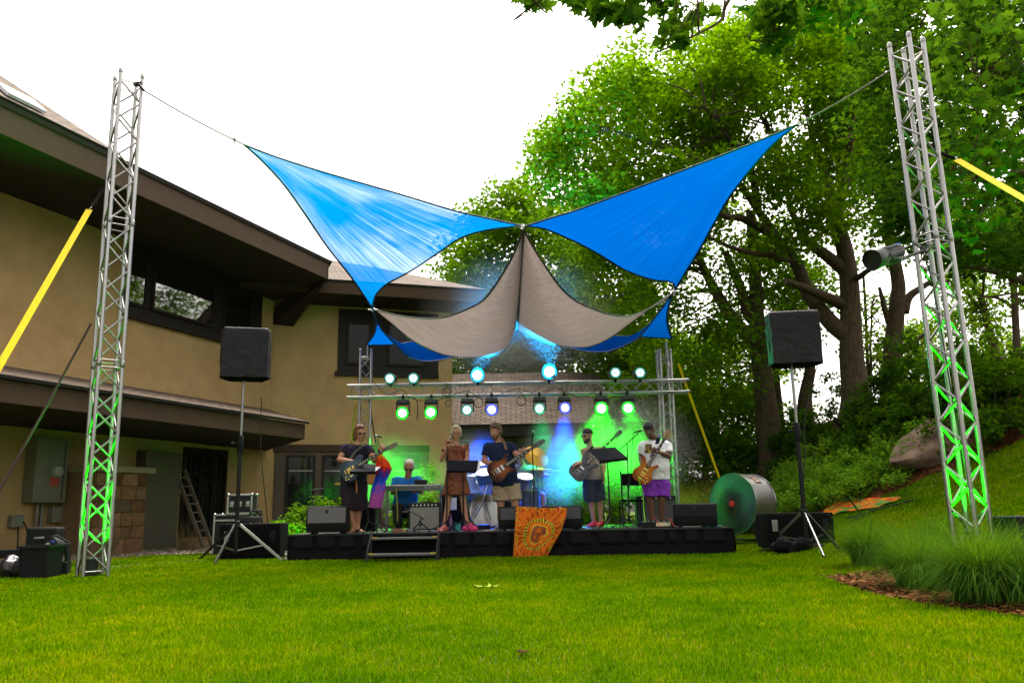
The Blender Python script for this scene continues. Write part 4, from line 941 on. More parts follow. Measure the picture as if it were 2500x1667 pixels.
# ================================================================= SHADE SAILS
def sail_mat(name, col, tcol, holes, streak=(2, 40)):
    m, N, L, b = new_mat(name); N.remove(b); out = N['Material Output']
    tc = N.new('ShaderNodeTexCoord'); mp = N.new('ShaderNodeMapping'); mp.inputs['Scale'].default_value = (streak[0], streak[1], 1); L.new(tc.outputs['UV'], mp.inputs[0])
    n = N.new('ShaderNodeTexNoise'); n.inputs['Scale'].default_value = 1; n.inputs['Detail'].default_value = 7; n.inputs['Roughness'].default_value = .7; L.new(mp.outputs[0], n.inputs['Vector'])
    n2 = N.new('ShaderNodeTexNoise'); n2.inputs['Scale'].default_value = 2.2; n2.inputs['Detail'].default_value = 3; L.new(tc.outputs['UV'], n2.inputs['Vector'])
    r = ramp(N, [(.3, tuple(c * .55 for c in col)), (.7, col)]); L.new(n.outputs['Fac'], r.inputs[0])
    r2 = ramp(N, [(.3, tuple(c * .62 for c in tcol)), (.7, tcol)]); L.new(n.outputs['Fac'], r2.inputs[0])
    d = N.new('ShaderNodeBsdfDiffuse'); t = N.new('ShaderNodeBsdfTranslucent'); L.new(r.outputs[0], d.inputs[0]); L.new(r2.outputs[0], t.inputs[0])
    mx = N.new('ShaderNodeMixShader'); mx.inputs[0].default_value = .62; L.new(d.outputs[0], mx.inputs[1]); L.new(t.outputs[0], mx.inputs[2])
    tr = N.new('ShaderNodeBsdfTransparent'); m2 = N.new('ShaderNodeMixShader')
    ma = N.new('ShaderNodeMath'); ma.operation = 'MULTIPLY'; L.new(n.outputs['Fac'], ma.inputs[0]); L.new(n2.outputs['Fac'], ma.inputs[1])
    mr = N.new('ShaderNodeMapRange'); mr.inputs[1].default_value = .2; mr.inputs[2].default_value = .42; mr.inputs[3].default_value = holes[0]; mr.inputs[4].default_value = holes[1]; L.new(ma.outputs[0], mr.inputs[0])
    L.new(mr.outputs[0], m2.inputs[0]); L.new(mx.outputs[0], m2.inputs[1]); L.new(tr.outputs[0], m2.inputs[2]); L.new(m2.outputs[0], out.inputs[0]); return m
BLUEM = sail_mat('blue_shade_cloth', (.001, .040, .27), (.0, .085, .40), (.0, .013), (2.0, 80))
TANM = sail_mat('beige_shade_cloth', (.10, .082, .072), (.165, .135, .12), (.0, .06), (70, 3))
BLUEL = sail_mat('blue_shade_cloth_painted_glow', (.001, .07, .32), (.0, .18, .54), (.0, .34), (2.0, 70))  # same blue cloth, sky glow from behind put into brighter colour and holes
NAVY = mat('navy_hem', (.006, .02, .09), .8, 0, .1, 20); TANH = mat('brown_hem', (.06, .05, .045), .85, 0, .1, 20)
def crv(pts, Y0, Y1, n=24, sag=0):
    q = cr([Vector((p[0], p[1], 0)) for p in pts], 8); L = [0]
    for i in range(1, len(q)): L.append(L[-1] + (q[i] - q[i - 1]).length)
    out = []
    for i in range(n + 1):
        s = L[-1] * i / n; j = max(k for k in range(len(L)) if L[k] <= s + 1e-9); j = min(j, len(q) - 2)
        f = (s - L[j]) / max(1e-9, L[j + 1] - L[j]); p = q[j].lerp(q[j + 1], f); out.append(P(p.x, p.y, Y0 + (Y1 - Y0) * i / n + sag * math.sin(math.pi * i / n)))
    return out
def coons(c0, c1, d0, d1):
    """c0,c1: curves at t=0,1 over s; d0,d1: curves at s=0,1 over t"""
    n = len(c0) - 1; m_ = len(d0) - 1; rows = []
    for j in range(m_ + 1):
        t = j / m_; r = []
        for i in range(n + 1):
            s = i / n
            p = c0[i] * (1 - t) + c1[i] * t + d0[j] * (1 - s) + d1[j] * s - (c0[0] * (1 - s) * (1 - t) + c0[n] * s * (1 - t) + c1[0] * (1 - s) * t + c1[n] * s * t)
            r.append(p)
        rows.append(r)
    return rows
def sail(label, c0, c1, d0, d1, m, hm, edges, name='shade_sail', ripple=.0, rip=lambda s, t: 0):
    rows = coons(c0, c1, d0, d1); base = sum((r[len(r) // 2] for r in rows), Vector()) / len(rows)
    t = thing(name, label, 'shade sail', tuple(base), 'shade sails over the stage')
    n = len(rows[0]); m_ = len(rows)
    for j in range(m_):
        for i in range(n):
            rows[j][i] = rows[j][i] + Vector((0, 1, .4)) * (ripple * (pnoise(Vector((i * .55, j * .16, 2))) + .5 * pnoise(Vector((i * 1.3, j * .3, 5)))) * math.sin(math.pi * min(1, max(0, j / (m_ - 1)))) ** .5 + rip(i / (n - 1), j / (m_ - 1)))
    mb = MB(); mb.grid(rows); o = mb.build('cloth', m, t, fix=False, ang=180)
    uv = o.data.uv_layers.new(name='UVMap')
    for l in o.data.loops: k = l.vertex_index; uv.data[l.index].uv = ((k % n) / (n - 1), (k // n) / (m_ - 1))
    for e in edges:
        q = MB(); pts = {'c0': rows[0], 'c1': rows[-1], 'd0': [r[0] for r in rows], 'd1': [r[-1] for r in rows]}[e]; q.tube(pts, .022, 6, True, [.012] * len(pts)); q.build('hem', hm, t, ang=80)
    return t
NN = 26
# corners (pixels of the photo and distance)
YA, YB, YC = 11.7, 12.6, 15.0
tri0 = lambda c: [c] * (NN + 1)
ab = crv([k8(*p) for p in ((90, 135), (300, 215), (600, 310), (1000, 425), (1400, 545), (1600, 590), (1800, 635))], YA, YB, NN)
ac = crv([k8(*p) for p in ((90, 135), (200, 235), (330, 375), (450, 540), (600, 760), (750, 950), (883, 1146))], YA, YC, NN)
bc = crv([k8(*p) for p in ((1800, 635), (1600, 660), (1430, 710), (1280, 810), (1120, 915), (980, 990), (905, 1060), (883, 1146))], YB, YC, NN)
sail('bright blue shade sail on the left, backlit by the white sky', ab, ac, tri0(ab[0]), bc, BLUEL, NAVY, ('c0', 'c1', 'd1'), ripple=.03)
YA2 = 10.6
ab = crv([kr(*p) for p in ((1765, 60), (1600, 130), (1300, 250), (1000, 365), (700, 480), (400, 590), (250, 635), (80, 690))], YA2, YB, NN)
ac = crv([kr(*p) for p in ((1765, 60), (1640, 160), (1500, 310), (1350, 500), (1250, 670), (1150, 850), (1050, 1010), (1008, 1082))], YA2, YC, NN)
bc = crv([kr(*p) for p in ((80, 690), (200, 705), (400, 790), (550, 870), (700, 960), (870, 1020), (985, 1032), (1008, 1082))], YB, YC, NN)
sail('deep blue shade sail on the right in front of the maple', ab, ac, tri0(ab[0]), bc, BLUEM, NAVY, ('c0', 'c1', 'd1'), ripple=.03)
YD = 17.0
aL = crv([k8(*p) for p in ((1812, 660), (1740, 840), (1600, 1060), (1500, 1135), (1300, 1205), (1080, 1195), (900, 1155))], YB, YC, NN)
aR = crv([kr(*p) for p in ((68, 705), (170, 880), (330, 1100), (500, 1200), (700, 1245), (880, 1180), (1000, 1095))], YB, YC, NN)
Ld = crv([k8(*p) for p in ((900, 1155), (1000, 1235), (1100, 1320), (1200, 1380), (1350, 1435), (1560, 1445), (1700, 1400), (1775, 1285))], YC, YD, NN, -.3)
Rd = crv([kr(*p) for p in ((1000, 1095), (900, 1160), (740, 1280), (600, 1380), (480, 1430), (380, 1435), (230, 1410), (100, 1365), (22, 1325))], YC, YD, NN, -.3)
e_ = (Ld[-1] + Rd[-1]) / 2; Ld[-1] = e_; Rd[-1] = e_
dgc = [aL[0].lerp(e_, i / NN) + Vector((0, .35 * math.sin(math.pi * i / NN), 0)) for i in range(NN + 1)]
ts = sail('beige shade sail hanging in two wide folds below the blue ones', aL, dgc, tri0(aL[0]), Ld, TANM, TANH, ('c0', 'd1'), ripple=.03)
rows = coons(aR, dgc, tri0(aR[0]), Rd)
for j in range(NN + 1):
    for i in range(NN + 1): rows[j][i] = rows[j][i] + Vector((0, 1, .3)) * .03 * pnoise(Vector((i * .5, j * .2, 8)))
mb = MB(); mb.grid(rows); o = mb.build('cloth', TANM, ts, fix=False, ang=180); uv = o.data.uv_layers.new(name='UVMap')
for l in o.data.loops: k = l.vertex_index; uv.data[l.index].uv = ((k % (NN + 1)) / NN, (k // (NN + 1)) / NN)
for e in (rows[0], [r[-1] for r in rows]): q = MB(); q.tube(e, .022, 6, True, [.012] * len(e)); q.build('hem', TANH, ts, ang=80)
q = MB(); q.tube([p + Vector((0, -.02, 0)) for p in dgc], .045, 6, True, [.012] * len(dgc)); q.build('seam', TANH, ts, ang=80)
YT = 16.75
cL1 = crv([k8(*p) for p in ((888, 1160), (930, 1260), (1020, 1362), (1100, 1440), (1220, 1473), (1400, 1440), (1600, 1370), (1775, 1290))], YC, YD + .3, NN)
cL2 = crv([k8(*p) for p in ((845, 1370), (1020, 1366), (1160, 1346), (1450, 1310), (1775, 1290))], YT, YD + .3, NN)
d_ = [cL1[0].lerp(cL2[0], i / NN) + Vector((.12 * math.sin(math.pi * i / NN), 0, 0)) for i in range(NN + 1)]
sail('small dark blue sail tied to the left stage tower under the beige one', cL1, cL2, d_, tri0(cL1[-1]), BLUEM, NAVY, ('c0', 'c1', 'd0'), ripple=.01)
cR1 = crv([kr(*p) for p in ((990, 1105), (900, 1230), (790, 1370), (740, 1405), (650, 1445), (550, 1466), (400, 1450), (200, 1390), (22, 1330))], YC, YD + .3, NN)
cR2 = crv([kr(*p) for p in ((988, 1382), (790, 1370), (640, 1366), (400, 1350), (22, 1330))], YT, YD + .3, NN)
d_ = [cR1[0].lerp(cR2[0], i / NN) + Vector((-.1 * math.sin(math.pi * i / NN), 0, 0)) for i in range(NN + 1)]
sail('small dark blue sail tied to the right stage tower under the beige one', cR1, cR2, d_, tri0(cR1[-1]), BLUEM, NAVY, ('c0', 'c1', 'd0'), ripple=.01)
# ropes of the sails
ROPE = mat('grey_rope', (.12, .11, .10), .8, 0, .2, 40)
def rope(label, a, b, r=.006, m=ROPE, knot=True, cat='rope', group='sail ropes'):
    q = MB(); a = Vector(a); b = Vector(b); q.tube([a.lerp(b, i / 8) - Vector((0, 0, .03 * math.sin(math.pi * i / 8))) for i in range(9)], r, 6)
    if knot: k = a.lerp(b, .1); q.ell(k, .03, .02, .02, None, 8, 6); q.tube([k, k + Vector((.02, 0, -.09))], r, 5)
    return tag(q.build('rope', m, ang=80), label, cat, group)
rope('thin rope from the left blue sail up to the left truss tower', P(*k8(90, 135), YA), P(352, 222, 11.25), .011)
rope('thin rope from the right blue sail up to the right truss tower', P(*kr(1765, 60), YA2), P(2196, 158, 9.4), .011)
q = MB(); q.tube([P(338, 206, 11.2), P(352, 222, 11.2)], .02, 8); q.box(P(337, 206, 11.25), (.12, .06, .05)); tag(q.build('pulley_clamp', BLACK), 'black pulley clamp near the top of the left truss tower', 'pulley')
for px, py, Y, lb in ((*k8(1808, 640), YB, 'metal shackle where the three upper sails meet'), (*k8(886, 1153), YC, 'metal shackle at the left corner of the beige sail'), (*kr(1003, 1090), YC, 'metal shackle at the right corner of the beige sail')):
    q = MB(); p = P(px, py, Y); q.tube(loop(p, .035, 1), .01, 6); q.tube([p - Vector((.09, 0, 0)), p + Vector((.09, 0, .0))], .01, 6); tag(q.build('shackle', CHROME, ang=80), lb, 'shackle', 'sail shackles')
# straps
def strap(label, a, b, w, m, twist=(0, -1, .2), hook=None, name='strap', ground=False):
    b = Vector(b); a = Vector(a)
    if ground: b = a + (b - a) * ((a.z - .05 - hzf(b.x, b.y)) / (a.z - b.z))
    t = thing(name, label, 'strap', tuple(b)); q = MB(); q.beam(a, b, w, .006, twist); q.build('webbing', m, t)
    if hook: h = Vector(hook); q = MB(); a = Vector(a); q.tube([a, a.lerp(h, .5) + Vector((.02, 0, .02)), h], .008, 6); q.build('buckle', CHROME, t)
    return t
a = P(218, 512, 11.0); strap('wide yellow webbing strap slanting down to the left of the left tower', a, P(-120, 1100, 8.6), .085, YELLOW, (0.2, -1, .1), P(224, 504, 11.02), ground=True)
rope('black sling tying the yellow strap to the left truss tower', P(224, 502, 11.02), P(252, 462, 11.2), .02, BCLOTH, False, 'sling', 'slings of the yellow straps')
a = P(2336, 390, 9.2); strap('wide yellow webbing strap slanting down to the right of the right tower', a, P(2700, 602, 7.6), .085, YELLOW, (-.3, -1, .9), P(2328, 386, 9.22), ground=True)
rope('black sling tying the yellow strap to the right truss tower', P(2330, 386, 9.22), P(2268, 352, 9.35), .02, BCLOTH, False, 'sling', 'slings of the yellow straps')
rope('dark guy strap from the left tower down across the porch roof', P(222, 790, 11.3), P(-60, 1300, 10.2), .016, mat('maroon_strap', (.035, .012, .012), .8), False, 'strap', 'guy straps')
strap('narrow yellow guy strap from the right stage tower down to the lawn', P(*k7(2235, 180), 16.8), P(1765, 1190, 18.0), .05, YELLOW)
strap('narrow yellow guy strap beside the left stage tower', P(*k7(130, 430), 16.8), P(858, 1085, 18), .03, YELLOW)
rope('black ratchet strap beside the left stage tower', P(*k7(215, 410), 16.7), P(*k4(890, 390), 17.2), .014, BCLOTH, False, 'strap', 'guy straps')
# ================================================================= SOUND GEAR ON THE LAWN
def speaker_stand(label, c, zc, zj, zt, feet, rk=.6, sleeve=None):
    c = Vector(c); t = thing('speaker_stand', label, 'speaker stand', tuple(c), 'tripod speaker stands')
    q = MB(); q.tube([c + Vector((0, 0, zc - .45)), c + Vector((0, 0, zj))], .034, 12); q.build('lower_pole', BLACK, t)
    q = MB(); q.tube([c + Vector((0, 0, zj)), c + Vector((0, 0, zt))], .024, 12); q.build('upper_pole', STEEL, t)
    q = MB(); q.lathe([(.036, -.16), (.05, -.14), (.05, .12), (.036, .14)], c + Vector((0, 0, zj - .02)), (0, 0, 1), 14); q.tube([c + Vector((0, 0, zj)), c + Vector((-.12, -.04, zj - .02))], .012, 6); q.ell(c + Vector((-.13, -.04, zj - .02)), .03, .02, .03); q.build('clamp', MATT, t)
    q = MB(); q.lathe([(.045, -.05), (.055, -.04), (.055, .05), (.045, .06)], c + Vector((0, 0, zc)), (0, 0, 1), 14); q.build('collar', BLACK, t)
    for i, f in enumerate(feet):
        f = Vector(f); top = c + Vector((0, 0, zc)); dd = Vector((f.x - c.x, f.y - c.y, 0)).normalized()
        q = MB(); q.beam(top + dd * .05, f + Vector((0, 0, .015)), .045, .022, (f - top).cross(Vector((0, 0, 1)))); lg = q.build('leg', ALU if i != sleeve else BLACK, t, bevel=.004)
        q = MB(); q.lathe([(.03, 0), (.032, .01), (.026, .05)], f, (0, 0, 1), 10); q.build('foot', RUBBER, lg)
        q = MB(); q.beam(top.lerp(f, .55), c + Vector((0, 0, zc - .42)), .022, .012, (f - top).cross(Vector((0, 0, 1)))); q.build('brace', ALU, t)
    return t
def covered_speaker(label, c, w, dpt, h, yaw, hem):
    t = thing('loudspeaker', label, 'loudspeaker', tuple(c), 'covered loudspeakers on poles')
    m = Matrix.Rotation(yaw, 3, 'Z'); rows = []; n = 44; c = Vector(c)
    prof = [(x, y) for x, y in ((-.5, -.5), (.5, -.5), (.56, -.1), (.36, .5), (-.36, .5), (-.56, -.1))]
    per = []
    for i in range(len(prof)):
        a = Vector((*prof[i], 0)); b = Vector((*prof[(i + 1) % len(prof)], 0))
        for k in range(14): per.append(a.lerp(b, k / 14))
    def ringat(z, sc, off):
        r = []
        for i, p in enumerate(per):
            v = Vector((p.x * w * sc, p.y * dpt * sc, 0)); nn = v.normalized()
            v += nn * (off * .55 * pnoise(Vector((p.x * 5, p.y * 5, z * 4.5))) + .35 * off * pnoise(Vector((p.x * 14, p.y * 14, z * 9)))); r.append(c + m @ (v + Vector((0, 0, z))))
        return r
    zs = [(0, 1.0, .035)] + [(z, 1.0, .03) for z in np.linspace(.03, h - .05, 16)] + [(h - .02, .985, .012), (h, .94, .006)]
    R_ = [ringat(*a) for a in zs]; nP = len(per)
    mb = MB(); mb.add([p for r in R_ for p in r], [(j * nP + i, j * nP + (i + 1) % nP, (j + 1) * nP + (i + 1) % nP, (j + 1) * nP + i) for j in range(len(R_) - 1) for i in range(nP)] + [tuple((len(R_) - 1) * nP + i for i in range(nP))])
    mb.build('cover', COVER, t, ang=70)
    q = MB(); q.box(c + Vector((0, 0, h / 2 + .02)), (w * .66, dpt * .7, h - .08), m); q.build('cabinet', MATT, t, bevel=.02)
    q = MB(); q.lathe([(.045, -.05), (.045, .03)], c + Vector((0, 0, .02)), (0, 0, 1), 14); q.build('pole_socket', BLACK, t)
    return t
cl_ = Vector((P(577, 1300, 14.0).x, 14.0, 0)); zt = P(585, 926, 14).z
speaker_stand('tripod speaker stand by the lodge, white leg facing the camera', cl_, P(575, 1280, 14).z, P(577, 1080, 14).z, zt + .04, [PZ(523, 1380, 0), PZ(692, 1372, 0), PZ(486, 1368, 0)], sleeve=2)
covered_speaker('loudspeaker under black cover high on the left pole by the lodge', (P(598, 926, 14).x, 14.0, zt), .74, .62, P(590, 808, 14).z - zt, R(14), 0)
cr_ = Vector((P(1970, 1300, 12.9).x, 12.95, 0)); cr_.z = hzf(cr_.x, cr_.y); zt = P(1945, 892, 12.95).z
speaker_stand('tripod speaker stand on the right in front of the subwoofer and shrubs', cr_, P(1969, 1252, 12.95).z - cr_.z, P(1957, 1050, 12.95).z - cr_.z, zt + .04 - cr_.z, [ground_hit(1858, 1350), ground_hit(2013, 1364), ground_hit(2053, 1346)], sleeve=2)
covered_speaker('loudspeaker under black cover on the right pole before the trees', (P(1940, 890, 12.95).x, 12.95, zt), .74, .6, P(1940, 768, 12.95).z - zt, R(-8), 0)
cable('thin black cable hanging from the left loudspeaker to the subwoofer', [P(*k3(2085, -100), 13.9), P(*k3(2080, 300), 14.1), P(*k3(2110, 650), 14.4), P(*k3(2135, 900), 14.7)], .008)
cable('thin black cable running down the right speaker pole', [P(1998, 880, 13.0), P(*k6(822, 100), 13.05), P(*k6(815, 400), 13.05), P(*k6(795, 700), 13.1), P(*k6(765, 800), 13.15)], .008)
def subwoofer(label, c, w, dpt, h, yaw):
    c = Vector(c); m = Matrix.Rotation(yaw, 3, 'Z'); t = thing('subwoofer', label, 'subwoofer', tuple(c), 'subwoofers under the pole speakers')
    q = MB(); q.box(c + Vector((0, 0, h / 2 + .02)), (w, dpt, h), m); b = q.build('cabinet', mat('black_textured_paint', (.006, .0058, .0065), .8, 0, .25, 40, .5, 160, spec=.08), t, bevel=.012)
    q = MB(); q.box(c + m @ Vector((.0, -dpt / 2 - .008, h / 2 + .02)), (w - .08, .012, h - .07), m); q.build('grille', mat('steel_mesh_grille', (.005, .005, .0055), .8, 0, .4, 130, .6, 300, spec=.06), t, bevel=.004)
    for s in (-1, 1):
        q = MB(); q.box(c + m @ Vector((s * (w / 2 - .13), -dpt / 2 - .016, h * .68)), (.09, .012, .18), m); q.build('handle', STEEL if s < 0 else MATT, t, bevel=.006)
    for sx in (-1, 1):
        for sy in (-1, 1): q = MB(); q.lathe([(.025, 0), (.025, .03)], c + m @ Vector((sx * (w / 2 - .08), sy * (dpt / 2 - .08), -.008)), (0, 0, 1), 10); q.build('foot', RUBBER, t)
    return t
p = P(622, 1300, 15.2); subwoofer('wide black subwoofer behind the left tripod with cables on its lid', (p.x, 15.2, 0), 1.05, .7, .60, R(4))
p = P(1940, 1300, 13.75); subwoofer('wide black subwoofer behind the right tripod beside the fan', (p.x, 13.75, hzf(p.x, 13.75)), 1.05, .7, .54, R(-3))
pc = P(*k3(1990, 905), 15.1); zc = P(*k3(1990, 918), 14.9).z
cable('coil of black cable lying on the left subwoofer', [Vector((pc.x + math.cos(a) * (.22 + .02 * math.sin(a * 3)), 15.1 + math.sin(a) * .16, .64 + .004 * a)) for a in np.linspace(0, 25, 90)], .009, n=2)
cable('messy heap of black cables on the grass behind the flight cases', [Vector((P(*k3(2040, 830), 16.2).x + math.cos(a * 1.3) * .12, 16.2, .68 + .18 * math.sin(a))) for a in np.linspace(0, 22, 60)], .012, n=2)
# flight cases
CASE = mat('case_laminate', (.010, .010, .011), .5, 0, .25, 12, spec=.2)
def flight_case(label, c, w, dpt, h, yaw, kind):
    c = Vector(c); m = Matrix.Rotation(yaw, 3, 'Z'); t = thing('flight_case', label, 'flight case', tuple(c), 'stacked flight cases')
    q = MB(); q.box(c + Vector((0, 0, h / 2)), (w, dpt, h), m); q.build('shell', CASE, t, bevel=.006)
    e = .016
    for z in ((0, h) if kind == 'top' else (0, h * .86, h)):
        for s in (-1, 1):
            q = MB(); q.box(c + m @ Vector((0, s * dpt / 2, z)), (w + .03, .03, .035), m); q.build('edge_rail', ALU, t, bevel=.004)
            q = MB(); q.box(c + m @ Vector((s * w / 2, 0, z + .001)), (.03, dpt - .035, .035), m); q.build('edge_rail', ALU, t, bevel=.004)
    for sx in (-1, 1):
        for sy in (-1, 1):
            q = MB(); q.box(c + m @ Vector((sx * w / 2, sy * dpt / 2, h / 2)), (.034, .034, h - .03), m); q.build('edge_rail', ALU, t, bevel=.004)
            for z in (0, h): q = MB(); q.ell(c + m @ Vector((sx * w / 2, sy * dpt / 2, z)), .034, .034, .034, None, 10, 8); q.build('ball_corner', CHROME, t)
    for x in ((-.34, .0, .34) if kind == 'top' else (0.0,)):
        q = MB(); q.box(c + m @ Vector((x * w, -dpt / 2 - .008, h * .5)), (.085, .012, .11) if kind == 'top' else (.2, .012, .13), m); b = q.build('latch', STEEL, t, bevel=.008)
        q = MB(); q.box(c + m @ Vector((x * w, -dpt / 2 - .018, h * .5)), (.05, .012, .06) if kind == 'top' else (.13, .012, .07), m); q.build('lever', CHROME, b, bevel=.004)
    return t
a = P(*k3(1690, 1120), 16.6); b = P(*k3(1985, 825), 16.6)
flight_case('larger black flight case with silver edges, lower one of the stack', ((a.x + b.x) / 2, 16.9, .01), b.x - a.x, .62, b.z - .03, R(6), 'big')
zc = b.z; a = P(*k3(1800, 820), 16.5); b = P(*k3(1990, 672), 16.5)
flight_case('smaller black flight case on top of the larger one', ((a.x + b.x) / 2, 16.8, zc + .0), b.x - a.x, .5, b.z - zc - .01, R(6), 'top')
p = P(*k4(88, 1420), 14.2); q = MB(); q.box((p.x, 14.3, .09), (.15, .16, .17)); t = q.build('junction_box', mat('olive_power_box', (.10, .13, .04), .5), bevel=.01); tag(t, 'small olive power box with sockets at the left corner of the stage', 'power box')
for i in range(4):
    q = MB(); q.lathe([(.024, 0), (.024, .02), (.016, .024)], (p.x - .035 + .07 * (i % 2), 14.22, .055 + .07 * (i // 2)), (0, -1, 0), 12); q.build('socket', WHITE, t)
# -- gear heap at the left edge
GLOSSB = mat('black_bin_film', (.012, .012, .014), .28, 0, .3, 3, .9, 9)
t = thing('black_bag', 'crumpled shiny black plastic bag on the grass at the left edge', 'bag', tuple(PZ(70, 1415, 0)))
mb = MB(); 
for i in range(9): p = PZ(rng.uniform(0, 95), 1412, 0) + Vector((0, rng.uniform(-.1, .35), 0)); mb.ell((p.x, p.y, rng.uniform(.08, .2)), rng.uniform(.13, .24), rng.uniform(.14, .24), rng.uniform(.1, .2), Matrix.Rotation(rng.random() * 3, 3, 'Z'), 16, 10)
fused('sack', mb, GLOSSB, t, .022, 2, (.09, .12))
def gear(name, label, cat, c, size, yaw, m, bevel=.015):
    q = MB(); q.box(Vector(c) + Vector((0, 0, size[2] / 2)), size, Matrix.Rotation(yaw, 3, 'Z')); return tag(q.build(name, m, bevel=bevel), label, cat)
a = PZ(*k3(370, 1340), 0); b = P(*k3(370, 935), 12.1)
case = thing('black_case', 'upright black equipment case with a rim behind the left gear heap', 'case', (b.x, 12.1, 0))
q = MB(); q.box((b.x, 12.1, b.z / 2), (.42, .3, b.z), Matrix.Rotation(R(8), 3, 'Z')); q.build('shell', MATT, case, bevel=.03)
q = MB(); q.box((b.x, 11.94, b.z * .78), (.14, .02, .03), Matrix.Rotation(R(8), 3, 'Z')); q.build('handle', STEEL, case, bevel=.005)
a = P(*k3(500, 1075), 11.7)
tub = thing('black_crate', 'tall open black crate standing against the foot of the left truss tower', 'crate', (a.x, 11.75, 0))
w2 = .19; q = MB()
for s in (-1, 1): q.prism([(a.x + s * w2 * .86, 11.02, .0), (a.x + s * w2, 11.0, a.z), (a.x + s * w2, 11.4, a.z), (a.x + s * w2 * .86, 11.38, .0)], (-s * .015, 0, 0))
for y in (11.02, 11.385): q.prism([(a.x - w2 * .84, y, .0), (a.x + w2 * .84, y, .0), (a.x + w2 * .97, y, a.z), (a.x - w2 * .97, y, a.z)], (0, .014, 0))
q.box((a.x, 11.2, .02), (w2 * 1.7, .36, .03)); q.build('body', MATT, tub, smooth=False)
q = MB()
for y in (10.99, 11.4): q.beam((a.x - w2, y, a.z), (a.x + w2, y, a.z), .03, .03)
for s in (-1, 1): q.beam((a.x + s * w2, 11.0, a.z), (a.x + s * w2, 11.4, a.z), .03, .03)
q.build('rim', BLACK, tub)
p = PZ(*k3(400, 1330), 0)
mh = thing('moving_head_lamp', 'black moving head lamp with round label lying in the left gear heap', 'stage lamp', (p.x, p.y, 0))
q = MB(); q.box((p.x, p.y + .1, .1), (.36, .28, .2), Matrix.Rotation(.3, 3, 'Z')); q.build('base', MATT, mh, bevel=.02)
q = MB(); q.lathe([(.1, -.12), (.14, -.1), (.15, .05), (.13, .09), (.06, .1), (.001, .1)], (p.x - .02, p.y + .02, .38), (-.1, -1, .25), 24); hd = q.build('head', MATT, mh)
q = MB(); q.lathe([(.035, .102), (.001, .104)], (p.x - .02, p.y + .02, .40), (-.1, -1, .25), 14); q.build('label', mat('grey_sticker', (.30, .33, .36), .5), hd)
q = MB(); q.box((p.x + .04, p.y - .09, .47), (.05, .01, .025), Matrix.Rotation(.4, 3, 'Y')); q.build('blue_plug', mat('blue_plug', (.02, .1, .5), .5), hd)
for s in (-1, 1): q = MB(); q.beam((p.x + s * .18, p.y + .08, .16), (p.x + s * .165, p.y + .06, .44), .04, .1, (0, 1, 0)); q.build('yoke', MATT, mh, bevel=.01)
q = MB(); q.tube([(p.x - .22, p.y - .1, .04), (p.x - .05, p.y - .18, .5), (p.x + .1, p.y - .12, .55), (p.x + .22, p.y, .45)], .014, 8); tag(q.build('handle_bar', MATT, ang=80), 'bent dark tubular handle over the moving head lamp', 'handle')
a = PZ(-40, 1395, .0); q = MB(); q.beam((a.x, 11.9, .28), (P(*k3(290, 1140), 11.9).x, 11.9, .32), .09, .12); tag(q.build('truss_cover_bar', MATT, bevel=.02), 'long dark bar lying across the back of the left gear heap', 'bar')
q = MB(); q.tube(cr([(a.x + .2, 11.2, .02), (a.x + .9, 11.0, .02), (a.x + 1.4, 10.9, .02), (a.x + 1.75, 10.95, .02)], 6), .012, 6); tag(q.build('cable', CABLE, ang=80), 'black cable on the grass in front of the left gear heap', 'cable')
for i, (pts, lb) in enumerate(((((260, 1385), (350, 1378), (430, 1372), (500, 1368)), 'black cable along the edge of lawn and gravel, nearer one'), (((250, 1375), (330, 1366), (420, 1362), (520, 1356)), 'black cable along the edge of lawn and gravel, farther one'))):
    cable(lb, [PZ(x, y, .02) for x, y in pts], .013, group='cables along the gravel')
gear('black_box', 'black box standing among the grasses at the foot of the right tower', 'case', (PZ(2445, 1345, .25).x + .12, 9.2, hzf(5.2, 9.2)), (.42, .34, .42), R(12), MATT)
mb = MB(); p = ground_hit(*k6(830, 1062))
for i in range(7): mb.ell((p.x + rng.uniform(-.3, .32), p.y + .25 + rng.uniform(-.06, .08), p.z + rng.uniform(.05, .13)), rng.uniform(.1, .17), .12, rng.uniform(.07, .13), None, 14, 8)
tag(fused('sandbag', mb, BCLOTH, None, .02, 3, (.05, .08)), 'slumped black sandbag weighing down the right tripod', 'sandbag')

# -- drum fan
FANM = mat('galvanised_sheet', (.25, .25, .24), .34, .9, .15, 6, .12, 40, stretch=(1, 1, 6))
fa = Vector((-math.sin(R(56)), -math.cos(R(56)), .02)).normalized(); fo = P(*k6(312, 716), 15.9)
fan = thing('drum_fan', 'large galvanised drum fan with dark grille beside the stage', 'fan', (fo.x, fo.y, 0))
r = .56
q = MB(); q.lathe([(r - .012, .0), (r, .0), (r, -.56), (r - .012, -.56), (r - .012, 0)], fo, fa, 56); q.build('drum', FANM, fan)
for h in (0, -.54): q = MB(); q.lathe([(r - .02, h), (r + .012, h + .008), (r + .016, h - .012), (r, h - .03)], fo, fa, 56); q.build('rim', STEEL, fan)
m3 = frame(fa); q = MB()
for i in range(60):
    a = i * 6.2832 / 60; w = m3.col[0] * math.cos(a) + m3.col[1] * math.sin(a); q.tube([fo + w * .06 - fa * -.02, fo + w * (r - .01) - fa * .03], .0036, 4)
for rr in (.1, .2, .3, .4, .5): q.tube([fo + (m3.col[0] * math.cos(a) + m3.col[1] * math.sin(a)) * rr + fa * (.02 - .05 * (rr - .06) / .5 + .004) for a in np.linspace(0, 6.2832, 49)], .003, 4)
q.build('grille', mat('grey_wire', (.05, .046, .042), .8, 0, .1, 20, spec=.1), fan)
